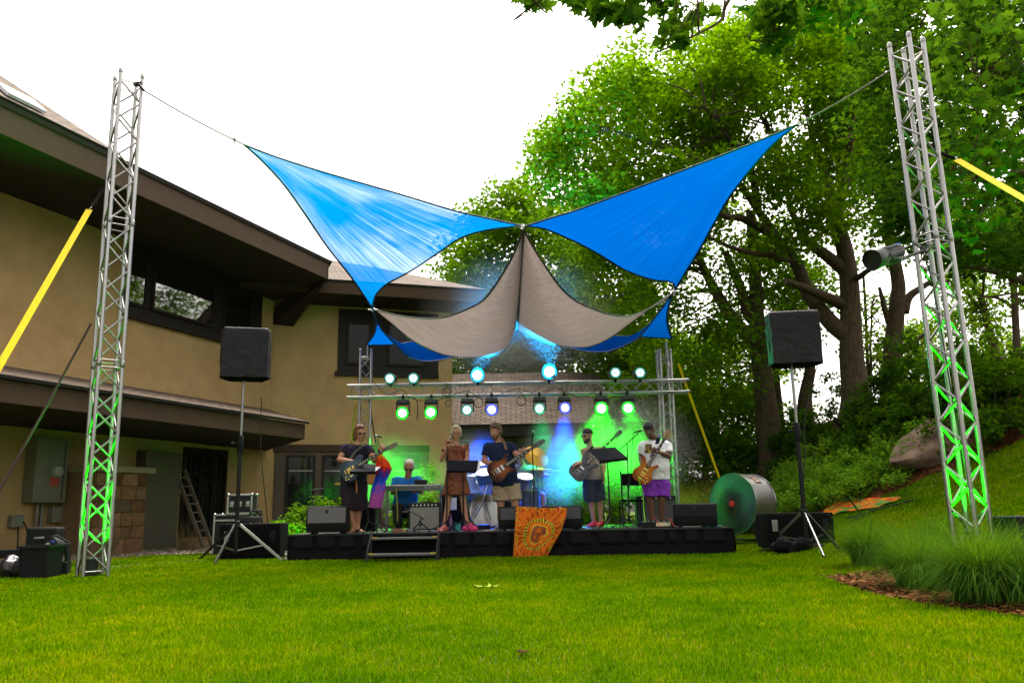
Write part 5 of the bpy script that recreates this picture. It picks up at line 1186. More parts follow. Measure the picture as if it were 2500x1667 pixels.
q = MB(); q.lathe([(.001, .045), (.05, .04), (.062, .02), (.062, .0)], fo, fa, 24); q.build('hub_badge', mat('red_badge', (.6, .02, .02), .4), fan)
q = MB(); q.lathe([(.13, -.2), (.13, -.4), (.001, -.4)], fo, fa, 24); q.lathe([(.001, -.19), (.13, -.2)], fo, fa, 24); q.build('motor', MATT, fan)
for i in range(4):
    a = i * 1.571 + .4; w = m3.col[0] * math.cos(a) + m3.col[1] * math.sin(a); v = m3.col[1] * math.cos(a) - m3.col[0] * math.sin(a)
    q = MB(); q.grid([[fo - fa * (.16 + .1 * (k - 2) / 2 * .9) + w * rr + v * (.12 + .12 * rr) * (k - 2) / 2 for k in range(5)] for rr in np.linspace(.1, r - .05, 8)]); q.build('blade', mat('grey_blade', (.035, .032, .03), .9, 0, .2, 10, spec=.05), fan, thick=.006)
q = MB(); q.lathe([(r - .02, -.45), (.001, -.45)], fo, fa, 40); q.lathe([(r - .02, -.45), (r - .02, -.02)], fo, fa, 48); q.build('back_screen_and_liner', mat('dark_screen_and_liner', (.014, .013, .012), .95, .0, .2, 90, .4, 200, spec=.0), fan)  # inner liner added to keep green light from reflecting inside the drum
for s in (-.06, -.5):
    b_ = fo + fa * s; q = MB(); gz = hzf(b_.x, b_.y); q.tube([b_ + m3.col[0] * .45 - Vector((0, 0, .34)), Vector((b_.x + m3.col[0].x * .45, b_.y + m3.col[0].y * .45, gz + .05)), Vector((b_.x - m3.col[0].x * .45, b_.y - m3.col[0].y * .45, gz + .05)), b_ - m3.col[0] * .45 - Vector((0, 0, .34))], .02, 8); q.build('stand', BLACK, fan)
for s in (-.45, .45):
    b_ = fo + fa * -.28 + m3.col[0] * s; q = MB(); q.lathe([(.06, -.025), (.08, -.02), (.08, .02), (.06, .025)], (b_.x, b_.y, hzf(b_.x, b_.y) + .08), m3.col[0], 18); q.build('wheel', RUBBER, fan)
wv = (m3.col[1] if m3.col[1].z > 0 else -m3.col[1]); sd_ = Vector((0, -1, 0)) - fa * Vector((0, -1, 0)).dot(fa); sd_.normalize(); sd_ = (sd_ * .75 + wv * .66).normalized()
def drum_patch(name, ang0, ang1, h0, h1, m, off):
    q = MB(); up = Vector((0, 0, 1)) - fa * fa.z; up.normalize(); rt = Vector((0, -1, 0)); rt -= fa * rt.dot(fa); rt -= up * rt.dot(up); rt.normalize()
    q.grid([[fo + fa * h + (rt * math.cos(a) + up * math.sin(a)) * (r + off) for a in np.linspace(ang0, ang1, 8)] for h in (h0, h1)]); return q.build(name, m, fan, thick=.001)
drum_patch('warning_label', R(42), R(62), -.2, -.36, mat('dark_red_label', (.18, .04, .025), .5, 0, .3, 30), .004)
drum_patch('label_lines', R(46), R(50), -.22, -.34, mat('cream_label', (.5, .4, .3), .6), .007)
drum_patch('label_lines', R(54), R(57), -.22, -.34, mat('cream_label', (.5, .4, .3), .6), .007)

# -- tapestry spread on the slope, and stand poles around it
def spread_mat():
    m, N, L, b = new_mat('batik_spread'); tc = N.new('ShaderNodeTexCoord'); v = N.new('ShaderNodeTexVoronoi'); v.inputs['Scale'].default_value = 3.2
    mp = N.new('ShaderNodeMapping'); mp.inputs['Scale'].default_value = (1.2, 4.5, 1); L.new(tc.outputs['UV'], mp.inputs[0])
    n = N.new('ShaderNodeTexNoise'); n.inputs['Scale'].default_value = 3; n.inputs['Detail'].default_value = 4; L.new(mp.outputs[0], n.inputs[0]); L.new(mp.outputs[0], v.inputs['Vector'])
    ad = N.new('ShaderNodeMath'); ad.operation = 'ADD'; L.new(v.outputs['Distance'], ad.inputs[0]); L.new(n.outputs['Fac'], ad.inputs[1])
    r = ramp(N, [(.30, (.03, .12, .03)), (.40, (.03, .02, .01)), (.46, (.5, .012, .004)), (.60, (.62, .10, .004)), (.68, (.7, .36, .02)), (.74, (.45, .015, .004)), (.84, (.05, .20, .03))])
    r.color_ramp.interpolation = 'CONSTANT'; dv = N.new('ShaderNodeMath'); dv.operation = 'MULTIPLY'; dv.inputs[1].default_value = .78; L.new(ad.outputs[0], dv.inputs[0]); L.new(dv.outputs[0], r.inputs[0]); L.new(r.outputs[0], b.inputs['Base Color']); b.inputs['Roughness'].default_value = .9; b.inputs['Specular IOR Level'].default_value = .1
    return m
ta, tb, tc_, td = ground_hit(*k6(905, 825)), ground_hit(*k6(1330, 762)), ground_hit(*k6(1500, 697)), ground_hit(*k6(1010, 706))
rows = []
for j in range(26):
    r_ = []
    for i in range(40):
        s, t_ = i / 39, j / 25; p = (ta * (1 - s) + tb * s) * (1 - t_) + (td * (1 - s) + tc_ * s) * t_
        p = p + Vector((.06 * pnoise(Vector((s * 5, t_ * 5, 0))), .12 * pnoise(Vector((s * 5, t_ * 5, 4))), 0)); r_.append((p.x, p.y, hzf(p.x, p.y) + .04 + .035 * abs(pnoise(Vector((p.x * 3, p.y * 1.5, 1)))) + .03 * max(0, pnoise(Vector((p.x * 7, p.y * 3, 6))))))
    rows.append(r_)
mb = MB(); mb.grid(rows); o = mb.build('tapestry', spread_mat(), ang=180, thick=.006); uv = o.data.uv_layers.new(name='UVMap')
for l in o.data.loops: k = l.vertex_index; uv.data[l.index].uv = ((k % 40) / 39, (k // 40) / 25)
tag(o, 'red, yellow and green cloth spread on the grassy slope', 'tapestry')
for a, b, lb in (((600, 797), (1050, 708), 'long black pole lying on the grass left of the spread cloth'), ((1120, 832), (1580, 704), 'long black pole lying on the grass below the spread cloth')):
    q = MB(); a = ground_hit(*k6(*a)); b = ground_hit(*k6(*b)); q.tube([Vector((v.x, v.y, hzf(v.x, v.y) + .03)) for v in [a.lerp(b, i / 8) for i in range(9)]], .018, 8); tag(q.build('pole', BLACK, ang=80), lb, 'pole', 'poles on the slope')
a = ground_hit(*k6(1228, 815)); b = P(*k6(1115, 660), a.y - .1); q = MB(); q.tube([a, b], .014, 8); t = thing('folded_stand', 'small black stand leaning over the spread cloth', 'stand', tuple(a)); q.build('shaft', BLACK, t)
for dx, dy in ((-.35, -.05), (.1, -.2), (-.1, .25)): q = MB(); c = a.lerp(b, .1); q.tube([c, Vector((a.x + dx, a.y + dy, hzf(a.x + dx, a.y + dy) + .02))], .01, 6); q.build('leg', BLACK, t)
# -- leaves on the lawn
def fallen_leaf(label, px, py, size, m, yaw):
    p = PZ(px, py, .03); T = [(0, -.5, 0), (.12, -.28, .02), (.46, -.34, .08), (.24, -.08, .0), (.55, .14, .1), (.2, .12, .0), (.2, .34, .03), (0, .62, .08), (-.2, .34, .0), (-.2, .12, .04), (-.55, .14, .12), (-.24, -.08, .0), (-.46, -.34, .09), (-.12, -.28, .02)]
    F = [(0, 1, 13), (1, 2, 3), (13, 11, 12), (1, 3, 5), (1, 5, 13), (13, 5, 9), (13, 9, 11), (3, 4, 5), (11, 9, 10), (5, 6, 8), (5, 8, 9), (6, 7, 8)]
    m3 = Matrix.Rotation(yaw, 3, 'Z'); mb = MB(); mb.add([p + m3 @ (Vector(v) * size) for v in T], F); mb.build; o = mb.build('fallen_leaf', m, fix=False, thick=.002); return tag(o, label, 'leaf', 'fallen leaves on the lawn')
fallen_leaf('large pale yellow green lobed leaf lying on the lawn in front of the steps', 1192, 1432, .26, mat('pale_leaf', (.20, .27, .02), .8, 0, .2, 20, spec=.1), 1.3)
fallen_leaf('small curled brown leaf on the lawn near the bottom of the photo', 1276, 1590, .085, mat('brown_leaf', (.035, .016, .006), .9, 0, .2, 20, spec=.05), .4)
fallen_leaf('tiny green leaf on the slope below the spread cloth', *k6(1308, 838), .12, mat('green_leaf', (.10, .28, .03), .6, 0, .2, 20), 2.0)

# ================================================================= BACKLINE AND THINGS ON STAGE
GRILLC = mat('silver_grille_cloth', (.20, .195, .17), .85, 0, .12, 60, .5, 260)
MONG = mat('grey_monitor_grille', (.05, .046, .05), .7, .0, .12, 90, .5, 220)
def wedge(label, px, Y, w, yaw, m=None, h=.40, tape=False):
    p = P(px, 1290, Y); c = Vector((p.x, Y, DECK)); m3 = Matrix.Rotation(yaw, 3, 'Z'); t = thing('stage_monitor', label, 'stage monitor', tuple(c), 'wedge monitors along the stage front')
    pr = [(-.22, .025), (.20, .025), (.24, .12), (-.05, h), (-.24, h * .97), (-.27, .16)]
    q = MB(); q.prism([c + m3 @ Vector((-w / 2, y, z)) for y, z in pr], m3 @ Vector((w, 0, 0))); q.build('cabinet', MATT, t, bevel=.012)
    a = Vector((0, -.27, .16)); b = Vector((0, -.24, h * .97)); u = (b - a).normalized(); nn = Vector((0, -u.z, u.y)).normalized()
    q = MB(); pts = [c + m3 @ (a + u * .02 + nn * .006 + Vector((s * (w / 2 - .025), 0, 0))) for s in (-1, 1)] + [c + m3 @ (b - u * .02 + nn * .006 + Vector((s * (w / 2 - .025), 0, 0))) for s in (1, -1)]
    q.prism(pts, m3 @ nn * .006); q.build('panel', m or MONG, t, bevel=.004)
    q = MB(); q.lathe([(.03, .012), (.026, .018), (.001, .019)], c + m3 @ (a.lerp(b, .72)), m3 @ nn, 18); q.build('badge', BLACK, t)
    if tape: q = MB(); q.box(c + m3 @ (a.lerp(b, .6) + Vector((tape * (w / 2 - .08), 0, 0)) + nn * .016), (.035, .004, .16)); q.build('white_tape', WHITE, t)
    for sx in (-1, 1): q = MB(); q.box(c + m3 @ Vector((sx * (w / 2 - .1), 0, .0125)), (.05, .38, .025), m3); q.build('foot', RUBBER, t)
    return t
wedge('grey faced stage monitor at the left end of the stage', 803, 14.45, .68, R(3), mat('pale_grey_grille', (.11, .10, .105), .75, 0, .12, 60, .4, 220), h=.46)
wedge('stage monitor left of the orange tapestry, white tape on it', 1262, 14.42, .62, R(2), tape=.3)
wedge('stage monitor right of the orange tapestry, white tape on it', 1372, 14.5, .68, R(-2), tape=-.1)
wedge('black stage monitor at the right end of the stage', 1700, 14.5, .72, R(-14), MATT)
# orange tapestry over the stage edge
def batik():
    m, N, L, b = new_mat('orange_batik'); tc = N.new('ShaderNodeTexCoord'); sp = N.new('ShaderNodeSeparateXYZ'); L.new(tc.outputs['UV'], sp.inputs[0])
    def M(op, a, c=None, d=None):
        n = N.new('ShaderNodeMath'); n.operation = op
        for i, v in enumerate((a, c, d)):
            if v is None: continue
            if isinstance(v, (int, float)): n.inputs[i].default_value = v
            else: L.new(v, n.inputs[i])
        return n.outputs[0]
    wz = N.new('ShaderNodeTexNoise'); wz.inputs['Scale'].default_value = 3.5; wz.inputs['Detail'].default_value = 3; L.new(tc.outputs['UV'], wz.inputs[0]); wo = M('MULTIPLY', M('SUBTRACT', wz.outputs[0], .5), .22)
    x = M('ADD', M('SUBTRACT', sp.outputs[0], .52), wo); y = M('SUBTRACT', M('SUBTRACT', sp.outputs[1], .46), wo); y = M('MULTIPLY', y, 1.1)
    ra = M('SQRT', M('ADD', M('MULTIPLY', x, x), M('MULTIPLY', y, y))); an = M('ARCTAN2', y, x)
    nz = N.new('ShaderNodeTexNoise'); nz.inputs['Scale'].default_value = 9; nz.inputs['Detail'].default_value = 6; L.new(tc.outputs['UV'], nz.inputs[0])
    rays = M('GREATER_THAN', M('ADD', M('SINE', M('MULTIPLY', an, 23)), M('MULTIPLY', M('SUBTRACT', nz.outputs[0], .5), 7)), .62)
    ring1 = M('LESS_THAN', M('ABSOLUTE', M('SUBTRACT', ra, .31)), .035); ring2 = M('LESS_THAN', M('ABSOLUTE', M('SUBTRACT', ra, .20)), .014)
    dots = M('GREATER_THAN', M('SINE', M('MULTIPLY', an, 36)), .1); inner = M('LESS_THAN', ra, .19)
    bx = M('MAXIMUM', M('ABSOLUTE', x), M('ABSOLUTE', M('SUBTRACT', sp.outputs[1], .5))); bord = M('GREATER_THAN', bx, .42)
    vo = N.new('ShaderNodeTexVoronoi'); vo.inputs['Scale'].default_value = 10; L.new(tc.outputs['UV'], vo.inputs['Vector']); spot = M('LESS_THAN', vo.outputs['Distance'], .30); spot2 = M('LESS_THAN', M('ABSOLUTE', M('SUBTRACT', vo.outputs['Distance'], .4)), .07)
    col = N.new('ShaderNodeRGB'); col.outputs[0].default_value = (.50, .105, .004, 1); cur = col.outputs[0]
    def mixc(f, c):
        nonlocal cur
        n = N.new('ShaderNodeMix'); n.data_type = 'RGBA'; L.new(f, n.inputs[0]); L.new(cur, n.inputs[6]); n.inputs[7].default_value = (*c, 1); cur = n.outputs[2]
    mixc(M('MULTIPLY', rays, M('GREATER_THAN', ra, .36)), (.27, .042, .004)); mixc(M('MULTIPLY', inner, M('GREATER_THAN', nz.outputs[0], .47)), (.20, .055, .02))
    mixc(ring1, (.10, .03, .008)); mixc(M('MULTIPLY', ring1, dots), (.48, .40, .02)); mixc(M('MULTIPLY', ring2, dots), (.55, .50, .03))
    mixc(M('MULTIPLY', bord, spot), (.60, .012, .008)); mixc(M('MULTIPLY', bord, spot2), (.32, .30, .02))
    L.new(cur, b.inputs['Base Color']); b.inputs['Roughness'].default_value = .85; b.inputs['Specular IOR Level'].default_value = .15
    return m
tp = thing('tapestry', 'orange batik tapestry with a ring pattern draped over the stage edge', 'tapestry', tuple(P(*k5(560, 1200), 13.95)))
n1_, n2_ = 36, 44; rows = []
tl_, tr_, bl_, br_ = k5(412, 950), k5(875, 965), k5(382, 1432), k5(705, 1412)
for j in range(n2_ + 1):
    t_ = j / n2_; r_ = []
    for i in range(n1_ + 1):
        s = i / n1_; px = (tl_[0] * (1 - s) + tr_[0] * s) * (1 - t_) + (bl_[0] * (1 - s) + br_[0] * s) * t_ + (3 * math.sin(t_ * 5) + 5 * math.sin(math.pi * t_)) * s; py = (tl_[1] * (1 - s) + tr_[1] * s) * (1 - t_) + (bl_[1] * (1 - s) + br_[1] * s) * t_ + (6 * math.sin(math.pi * s) * (.4 - t_) if t_ < .4 else 0)
        fold = .055 * pnoise(Vector((s * 4 + t_ * 2.5, t_ * 1.6, 0))) + .03 * t_ * math.sin(s * 19 + t_ * 2) + .016 * pnoise(Vector((s * 9, t_ * 4, 3)))
        Y = 13.90 + fold + .14 * (1 - sst(.0, .5, t_)) - .05 * t_
        r_.append(P(px, py, float(Y)))
    rows.append(r_)
mb = MB(); mb.grid(rows); o = mb.build('cloth', batik(), tp, ang=180, thick=.004); uv = o.data.uv_layers.new(name='UVMap')
for l in o.data.loops: k = l.vertex_index; uv.data[l.index].uv = ((k % (n1_ + 1)) / n1_, 1 - (k // (n1_ + 1)) / n2_)
# amplifiers
def amp(label, x0, x1, y0, y1, Y, face, yaw=0, k=k4, knobs=True, dep=.28, name='guitar_amplifier'):
    a = P(*k(x0, y1), Y); b = P(*k(x1, y0), Y); w = b.x - a.x; h = b.z - DECK - .02; c = Vector(((a.x + b.x) / 2, Y, DECK)); m3 = Matrix.Rotation(yaw, 3, 'Z')
    t = thing(name, label, 'amplifier', tuple(c), 'amplifiers at the back of the stage')
    q = MB(); q.box(c + Vector((0, 0, h / 2 + .02)), (w, dep, h), m3); q.build('cabinet', CASE, t, bevel=.012)
    q = MB(); q.box(c + m3 @ Vector((0, -dep / 2 - .004, h * .44 + .02)), (w - .05, .012, h * .78), m3); q.build('grille', face, t, bevel=.004)
    if knobs:
        q = MB(); q.box(c + m3 @ Vector((0, -dep / 2 - .003, h * .91 + .02)), (w - .05, .01, h * .1), m3); pn = q.build('control_panel', BLACK, t)
        for i in range(7): q = MB(); q.lathe([(.013, 0), (.011, .018), (.001, .019)], c + m3 @ Vector((-w * .36 + i * w * .12, -dep / 2 - .009, h * .91 + .02)), m3 @ Vector((0, -1, 0)), 10); q.build('knob', WHITE, pn)
    q = MB(); q.box(c + Vector((0, 0, h + .035)), (.2, .03, .02), m3); q.build('handle', RUBBER, t, bevel=.006)
    for sx in (-1, 1): q = MB(); q.box(c + m3 @ Vector((sx * (w / 2 - .06), 0, .01)), (.05, dep * .8, .02), m3); q.build('foot', RUBBER, t)
    return t, c, w, h, m3
t, c, w, h, m3 = amp('black amplifier cabinet with white script behind the left guitarist', 715, 900, 920, 1150, 15.6, BCLOTH, knobs=False, dep=.36)
text_mesh('script_badge', 'Marshall', .085, Matrix.Translation(c + Vector((-w * .12, -.195, h * .93))) @ Matrix.Rotation(R(90), 4, 'X') @ Matrix.Shear('XZ', 4, (.0, 0)), WHITE, t, .003)
amp('grey grille combo amplifier under the keyboard', 1195, 1482, 918, 1165, 14.95, GRILLC)
t, c, w, h, m3 = amp('small amplifier with a white sheet taped on it behind the woman', 1490, 1690, 830, 1130, 15.9, BCLOTH, knobs=False)
a = P(*k4(1555, 985), 15.70); b = P(*k4(1622, 875), 15.70); q = MB(); q.box(((a.x + b.x) / 2, 15.742, (a.z + b.z) / 2), (b.x - a.x, .003, b.z - a.z)); q.build('paper_sheet', WHITE, t)
q = MB()
for i in range(5): q.box(((a.x + b.x) / 2, 15.739, b.z - .05 - i * .035), ((b.x - a.x) * (.7 - .12 * (i % 2)), .002, .008))
q.build('printed_lines', mat('grey_ink', (.2, .2, .2), .8), t)
amp('wide dim amplifier behind the guitarist in white', 1505, 1850, 855, 1050, 16.0, mat('dim_grille', (.06, .06, .055), .8), k=k5)
# keyboard
ky = 15.0; a = P(*k4(955, 812), ky); b = P(*k4(1492, 757), ky)
kb = thing('keyboard', 'long stage keyboard in front of the seated player in blue', 'keyboard', (0.5 * (a.x + b.x), ky, DECK)); w = b.x - a.x; kc = Vector(((a.x + b.x) / 2, ky + .16, (a.z + b.z) / 2))
q = MB(); q.box(kc, (w, .34, .10)); q.build('case', mat('silver_grey_case', (.22, .24, .23), .45, 0, .1, 8), kb, bevel=.012)
q = MB(); q.box(kc + Vector((0, -.172, -.0)), (w - .06, .006, .06)); q.build('back_panel', mat('dark_green_grey_panel', (.06, .07, .065), .5), kb)
text_mesh('panel_lettering', 'KURZWEIL', .055, Matrix.Translation(kc + Vector((w * .33, -.178, 0))) @ Matrix.Rotation(R(90), 4, 'X'), mat('grey_lettering', (.4, .42, .4), .6), kb)
q = MB(); q.box(kc + Vector((0, .1, .055)), (w - .16, .13, .012)); q.build('white_keys', WHITE, kb)
q = MB()
for i in range(46):
    if i % 7 not in (2, 6): q.box(kc + Vector((-w / 2 + .12 + i * (w - .24) / 46, .07, .066)), (.012, .08, .014))
bk = q.build('black_keys', BLACK, kb); bk['kind'] = 'stuff'
ks = thing('keyboard_stand', 'thin legged stand under the long keyboard', 'keyboard stand', (kc.x, kc.y, DECK))
for sx in (-1, 1):
    q = MB(); q.tube([(kc.x + sx * w * .46, kc.y - .1, DECK), (kc.x + sx * w * .46, kc.y - .1, kc.z - .05)], .016, 8); q.build('leg', STEEL, ks); q = MB(); q.tube([(kc.x + sx * w * .46, kc.y + .12, DECK), (kc.x + sx * w * .46, kc.y + .12, kc.z - .05)], .016, 8); q.build('leg', STEEL, ks)
    q = MB(); q.tube([(kc.x + sx * w * .46, kc.y - .1, kc.z - .075), (kc.x + sx * w * .46, kc.y + .12, kc.z - .075)], .014, 8); q.build('rail', STEEL, ks)
q = MB(); q.tube([(kc.x - w * .46, kc.y + .12, kc.z - .42), (kc.x + w * .46, kc.y + .12, kc.z - .42)], .014, 8); q.build('cross_bar', STEEL, ks)
q = MB(); q.box(kc + Vector((w * .12, .02, .10)), (.22, .15, .09)); t = q.build('tablet', BLACK, bevel=.015); tag(t, 'small dark module sitting on top of the keyboard', 'sound module')
a = P(*k4(500, 748), 15.6); b = P(*k4(885, 690), 15.6); q = MB(); q.beam((a.x, 15.75, a.z), (P(*k4(800, 735), 15.6).x, 15.75, a.z + .02), .05, .035); tag(q.build('wooden_plank', mat('yellow_pine', (.50, .26, .03), .6, 0, .25, 9, .2, 50, stretch=(.3, 4, 4))), 'yellow wooden plank sticking out behind the left guitarist', 'plank')
a = P(*k4(800, 755), 15.7); b = P(*k4(885, 652), 15.7); q = MB(); q.box(((a.x + b.x) / 2, 15.8, (a.z + b.z) / 2), (b.x - a.x, .16, b.z - a.z)); t = q.build('wooden_box', mat('orange_wood', (.42, .17, .03), .55, 0, .3, 7, .2, 50, stretch=(.4, 4, 4)), bevel=.012); tag(t, 'orange wooden box on the black amplifier behind the left guitarist', 'box')
bx0 = Vector((t.data.vertices[0].co.x, 15.8, a.z)); q = MB(); q.tube([((a.x + b.x) / 2, 15.8, a.z), ((a.x + b.x) / 2, 15.8, DECK + .9)], .02, 8); q.build('stem', BLACK, t)
# stands
def tripod_base(t, c, r=.32, n=3, a0=.5, h=.16):
    for i in range(n):
        a = a0 + i * 6.283 / n; q = MB(); q.tube([c + Vector((0, 0, h)), c + Vector((math.cos(a) * r, math.sin(a) * r, .012))], .011, 8); q.build('leg', BLACK, t)
    q = MB(); q.lathe([(.022, h - .04), (.022, h + .03)], c, (0, 0, 1), 10); q.build('hub', BLACK, t)
def mic_body(t, a, b):
    a = Vector(a); b = Vector(b); d = (b - a).normalized(); q = MB(); q.tube([a, a.lerp(b, .7)], [.013, .019], 10); m = q.build('microphone', BLACK, t); q = MB(); q.ell(b - d * .03, .026, .026, .032, frame(d), 12, 8); q.build('mesh_head', STEEL, m)
def mic_stand(label, foot, top, mic, boom=None, a0=.5, r=.32):
    foot = Vector((foot.x, foot.y, DECK)); t = thing('microphone_stand', label, 'microphone stand', tuple(foot), 'microphone stands'); tripod_base(t, foot, a0=a0, r=r)
    q = MB(); q.tube([foot + Vector((0, 0, .14)), foot.lerp(top, .5)], .014, 8); q.build('lower_tube', BLACK, t); q = MB(); q.tube([foot.lerp(top, .5), top], .010, 8); q.build('upper_tube', BLACK, t)
    q = MB(); k = foot.lerp(top, .5); q.lathe([(.02, -.03), (.022, 0), (.02, .03)], k, (0, 0, 1), 10); q.build('clutch', BLACK, t)
    if boom: q = MB(); q.tube([boom[0], boom[1]], .009, 8); q.build('boom', BLACK, t)
    if mic: mic_body(t, *mic)
    return t
Y = 14.5
mic_stand('microphone stand beside the left guitarist with a bright cloth hung on it', P(*k4(928, 1150), 14.5), P(*k4(912, 420), 14.5), (P(*k4(940, 325), 14.6), P(*k4(882, 310), 14.45)), (P(*k4(914, 430), 14.5), P(*k4(903, 335), 14.5)))
mic_stand('straight microphone stand held by the woman', P(*k4(1532, 1140), 14.3), P(*k4(1543, 400), 14.38), (P(*k4(1540, 380), 14.38), P(*k4(1572, 318), 14.42)), a0=1.2)
mic_stand('straight microphone stand right of the bearded guitarist', P(*k5(578, 1020), 14.5), P(*k5(556, 320), 14.5), (P(*k5(552, 330), 14.5), P(*k5(572, 258), 14.5)), (P(*k5(556, 380), 14.5), P(*k5(568, 300), 14.5)), a0=.2)
mic_stand('boom microphone stand reaching to the face of the guitarist in white', P(*k5(1442, 1085), 14.55), P(*k5(1422, 385), 14.55), (P(*k5(1488, 283), 14.35), P(*k5(1572, 258), 14.42)), (P(*k5(1350, 442), 14.65), P(*k5(1525, 288), 14.38)), a0=.9)
cable('microphone cable looping down the right boom stand', [P(*k5(1490, 285), 14.4), P(*k5(1475, 320), 14.4), P(*k5(1466, 480), 14.45), P(*k5(1450, 700), 14.5), P(*k5(1420, 950), 14.45), P(*k5(1370, 1080), 14.4)], .006)
def music_stand(label, foot, desk, sheet=None, a0=.4):
    """desk: four corners (lower left, lower right, upper right, upper left)"""
    foot = Vector((foot.x, foot.y, DECK)); t = thing('music_stand', label, 'music stand', tuple(foot), 'music stands'); tripod_base(t, foot, .30, a0=a0, h=.2); c = sum(desk, Vector()) / 4
    q = MB(); q.tube([foot + Vector((0, 0, .16)), foot.lerp(c, .55)], .015, 8); q.tube([foot.lerp(c, .55), c], .011, 8); q.build('shaft', BLACK, t)
    n = (desk[1] - desk[0]).cross(desk[3] - desk[0]).normalized(); q = MB(); q.prism(desk, n * .006); q.build('desk', mat('blue_black_desk', (.006, .007, .012), .6, 0, .1, 10, spec=.12), t, bevel=.004)
    s = -1 if n.y < 0 else 1; q = MB(); lip = n * (.05 if n.y > 0 else -.05); q.prism([desk[0], desk[1], desk[1] + lip, desk[0] + lip], (desk[3] - desk[0]).normalized() * .006); q.build('ledge', BLACK, t)
    if sheet:
        u = (desk[1] - desk[0]); v = (desk[3] - desk[0]); o2 = n * (.012 if n.y > 0 else -.012)
        for i, (s0, s1) in enumerate(sheet): q = MB(); q.prism([desk[0] + u * s0 + o2 * (1 + i * .4) + v * .05, desk[0] + u * s1 + o2 * (1 + i * .4) + v * .05, desk[0] + u * s1 + o2 * (1 + i * .4) + v * 1.06, desk[0] + u * s0 + o2 * (1 + i * .4) + v * 1.03], o2 * .1); q.build('sheet', WHITE, t)
    return t
music_stand('music stand with open sheets under the left guitarist\'s hand', P(*k4(820, 1150), 14.4), [P(*k4(648, 640), 14.2), P(*k4(882, 640), 14.2), P(*k4(886, 572), 14.42), P(*k4(735, 566), 14.42)], ((.05, .5), (.5, .95)))
music_stand('music stand in front of the woman with a white sheet behind its desk', P(*k4(1690, 1150), 14.2), [P(*k4(1535, 632), 14.08), P(*k4(1808, 632), 14.08), P(*k4(1822, 538), 14.2), P(*k4(1545, 536), 14.2)], ((.02, .5), (.55, 1.10)), a0=.9)
music_stand('blue lit music stand before the bass player', P(*k5(1270, 1080), 14.4), [P(*k5(1168, 545), 14.15), P(*k5(1424, 512), 14.15), P(*k5(1310, 415), 14.5), P(*k5(1060, 438), 14.5)], a0=.1)
# bright cloth on the left microphone stand
def tiedye():
    m, N, L, b = new_mat('bright_tie_dye'); tc = N.new('ShaderNodeTexCoord'); sp = N.new('ShaderNodeSeparateXYZ'); L.new(tc.outputs['UV'], sp.inputs[0])
    n = N.new('ShaderNodeTexNoise'); n.inputs['Scale'].default_value = 8; n.inputs['Detail'].default_value = 7; n.inputs['Distortion'].default_value = 1; L.new(tc.outputs['UV'], n.inputs[0])
    ma = N.new('ShaderNodeMath'); ma.operation = 'MULTIPLY_ADD'; L.new(n.outputs['Fac'], ma.inputs[0]); ma.inputs[1].default_value = .5; L.new(sp.outputs[1], ma.inputs[2])
    r = ramp(N, [(.27, (.6, .3, .01)), (.40, (.6, .10, .004)), (.52, (.5, .02, .005)), (.66, (.25, .008, .01)), (.73, (.02, .03, .30)), (.9, (.006, .06, .5)), (1, (.30, .05, .25))]); r.color_ramp.elements[-1].position = 1
    L.new(ma.outputs[0], r.inputs[0]); L.new(r.outputs[0], b.inputs['Base Color']); b.inputs['Roughness'].default_value = .85; b.inputs['Specular IOR Level'].default_value = .15; return m
secs = []; n_ = 40; V = []; F = []; prof = [((928, 484), 18), ((935, 510), 32), ((948, 570), 58), ((958, 620), 66), ((948, 680), 52), ((925, 740), 50), ((905, 830), 56), ((890, 900), 54), ((885, 968), 50)]
pz = cr([Vector((a[0], a[1], w_)) for a, w_ in prof], 5)
for j, a in enumerate(pz):
    c = P(*k4(a.x, a.y), 14.42); rr = a.z * .268 * 14.42 / 2020
    for i in range(n_):
        an = i * 6.2832 / n_; f = 1 + .22 * math.sin(an * 5 + j * .18) * min(1, j / 10) + .12 * pnoise(Vector((math.cos(an) * 2, math.sin(an) * 2, j * .12)))
        V.append(c + Vector((math.cos(an) * rr * f, math.sin(an) * rr * f * .55, 0)))
for j in range(len(pz) - 1):
    for i in range(n_): F.append((j * n_ + i, j * n_ + (i + 1) % n_, (j + 1) * n_ + (i + 1) % n_, (j + 1) * n_ + i))
mb = MB(); mb.add(V, F + [tuple(range(n_))]); o = mb.build('tie_dye_cloth', tiedye(), ang=180); uv = o.data.uv_layers.new(name='UVMap')
for l in o.data.loops: k = l.vertex_index; uv.data[l.index].uv = ((k % n_) / n_ * 1.6, (k // n_) / (len(pz) - 1))
tag(o, 'red, orange and blue cloth hanging from the left microphone stand', 'cloth')
# small things on the deck
q = MB(); p = P(*k4(1568, 1170), 14.25); q.lathe([(.033, 0), (.035, .02), (.035, .17), (.028, .2), (.013, .23), (.013, .25), (.016, .25), (.016, .29), (.001, .295)], (p.x, 14.3, DECK), (0, 0, 1), 18); tag(q.build('bottle', mat('purple_bottle', (.07, .02, .10), .35)), 'dark purple bottle standing by the foot of the woman\'s stand', 'bottle')
q = MB(); p = P(*k4(1632, 1170), 14.3); q.lathe([(.045, 0), (.05, .06), (.056, .14), (.05, .14), (.045, .01)], (p.x, 14.35, DECK), (0, 0, 1), 18); tag(q.build('cup', mat('teal_cup', (.02, .25, .28), .4)), 'teal cup on the deck between bottle and pink bag', 'cup')
mb = MB(); p = P(*k4(1735, 1160), 14.3)
for dx, dz, r in ((0, .05, .09), (.09, .04, .07), (-.07, .05, .06), (.02, .1, .05)): mb.ell((p.x + dx, 14.35, DECK + dz), r, .07, r * .7, None, 12, 8)
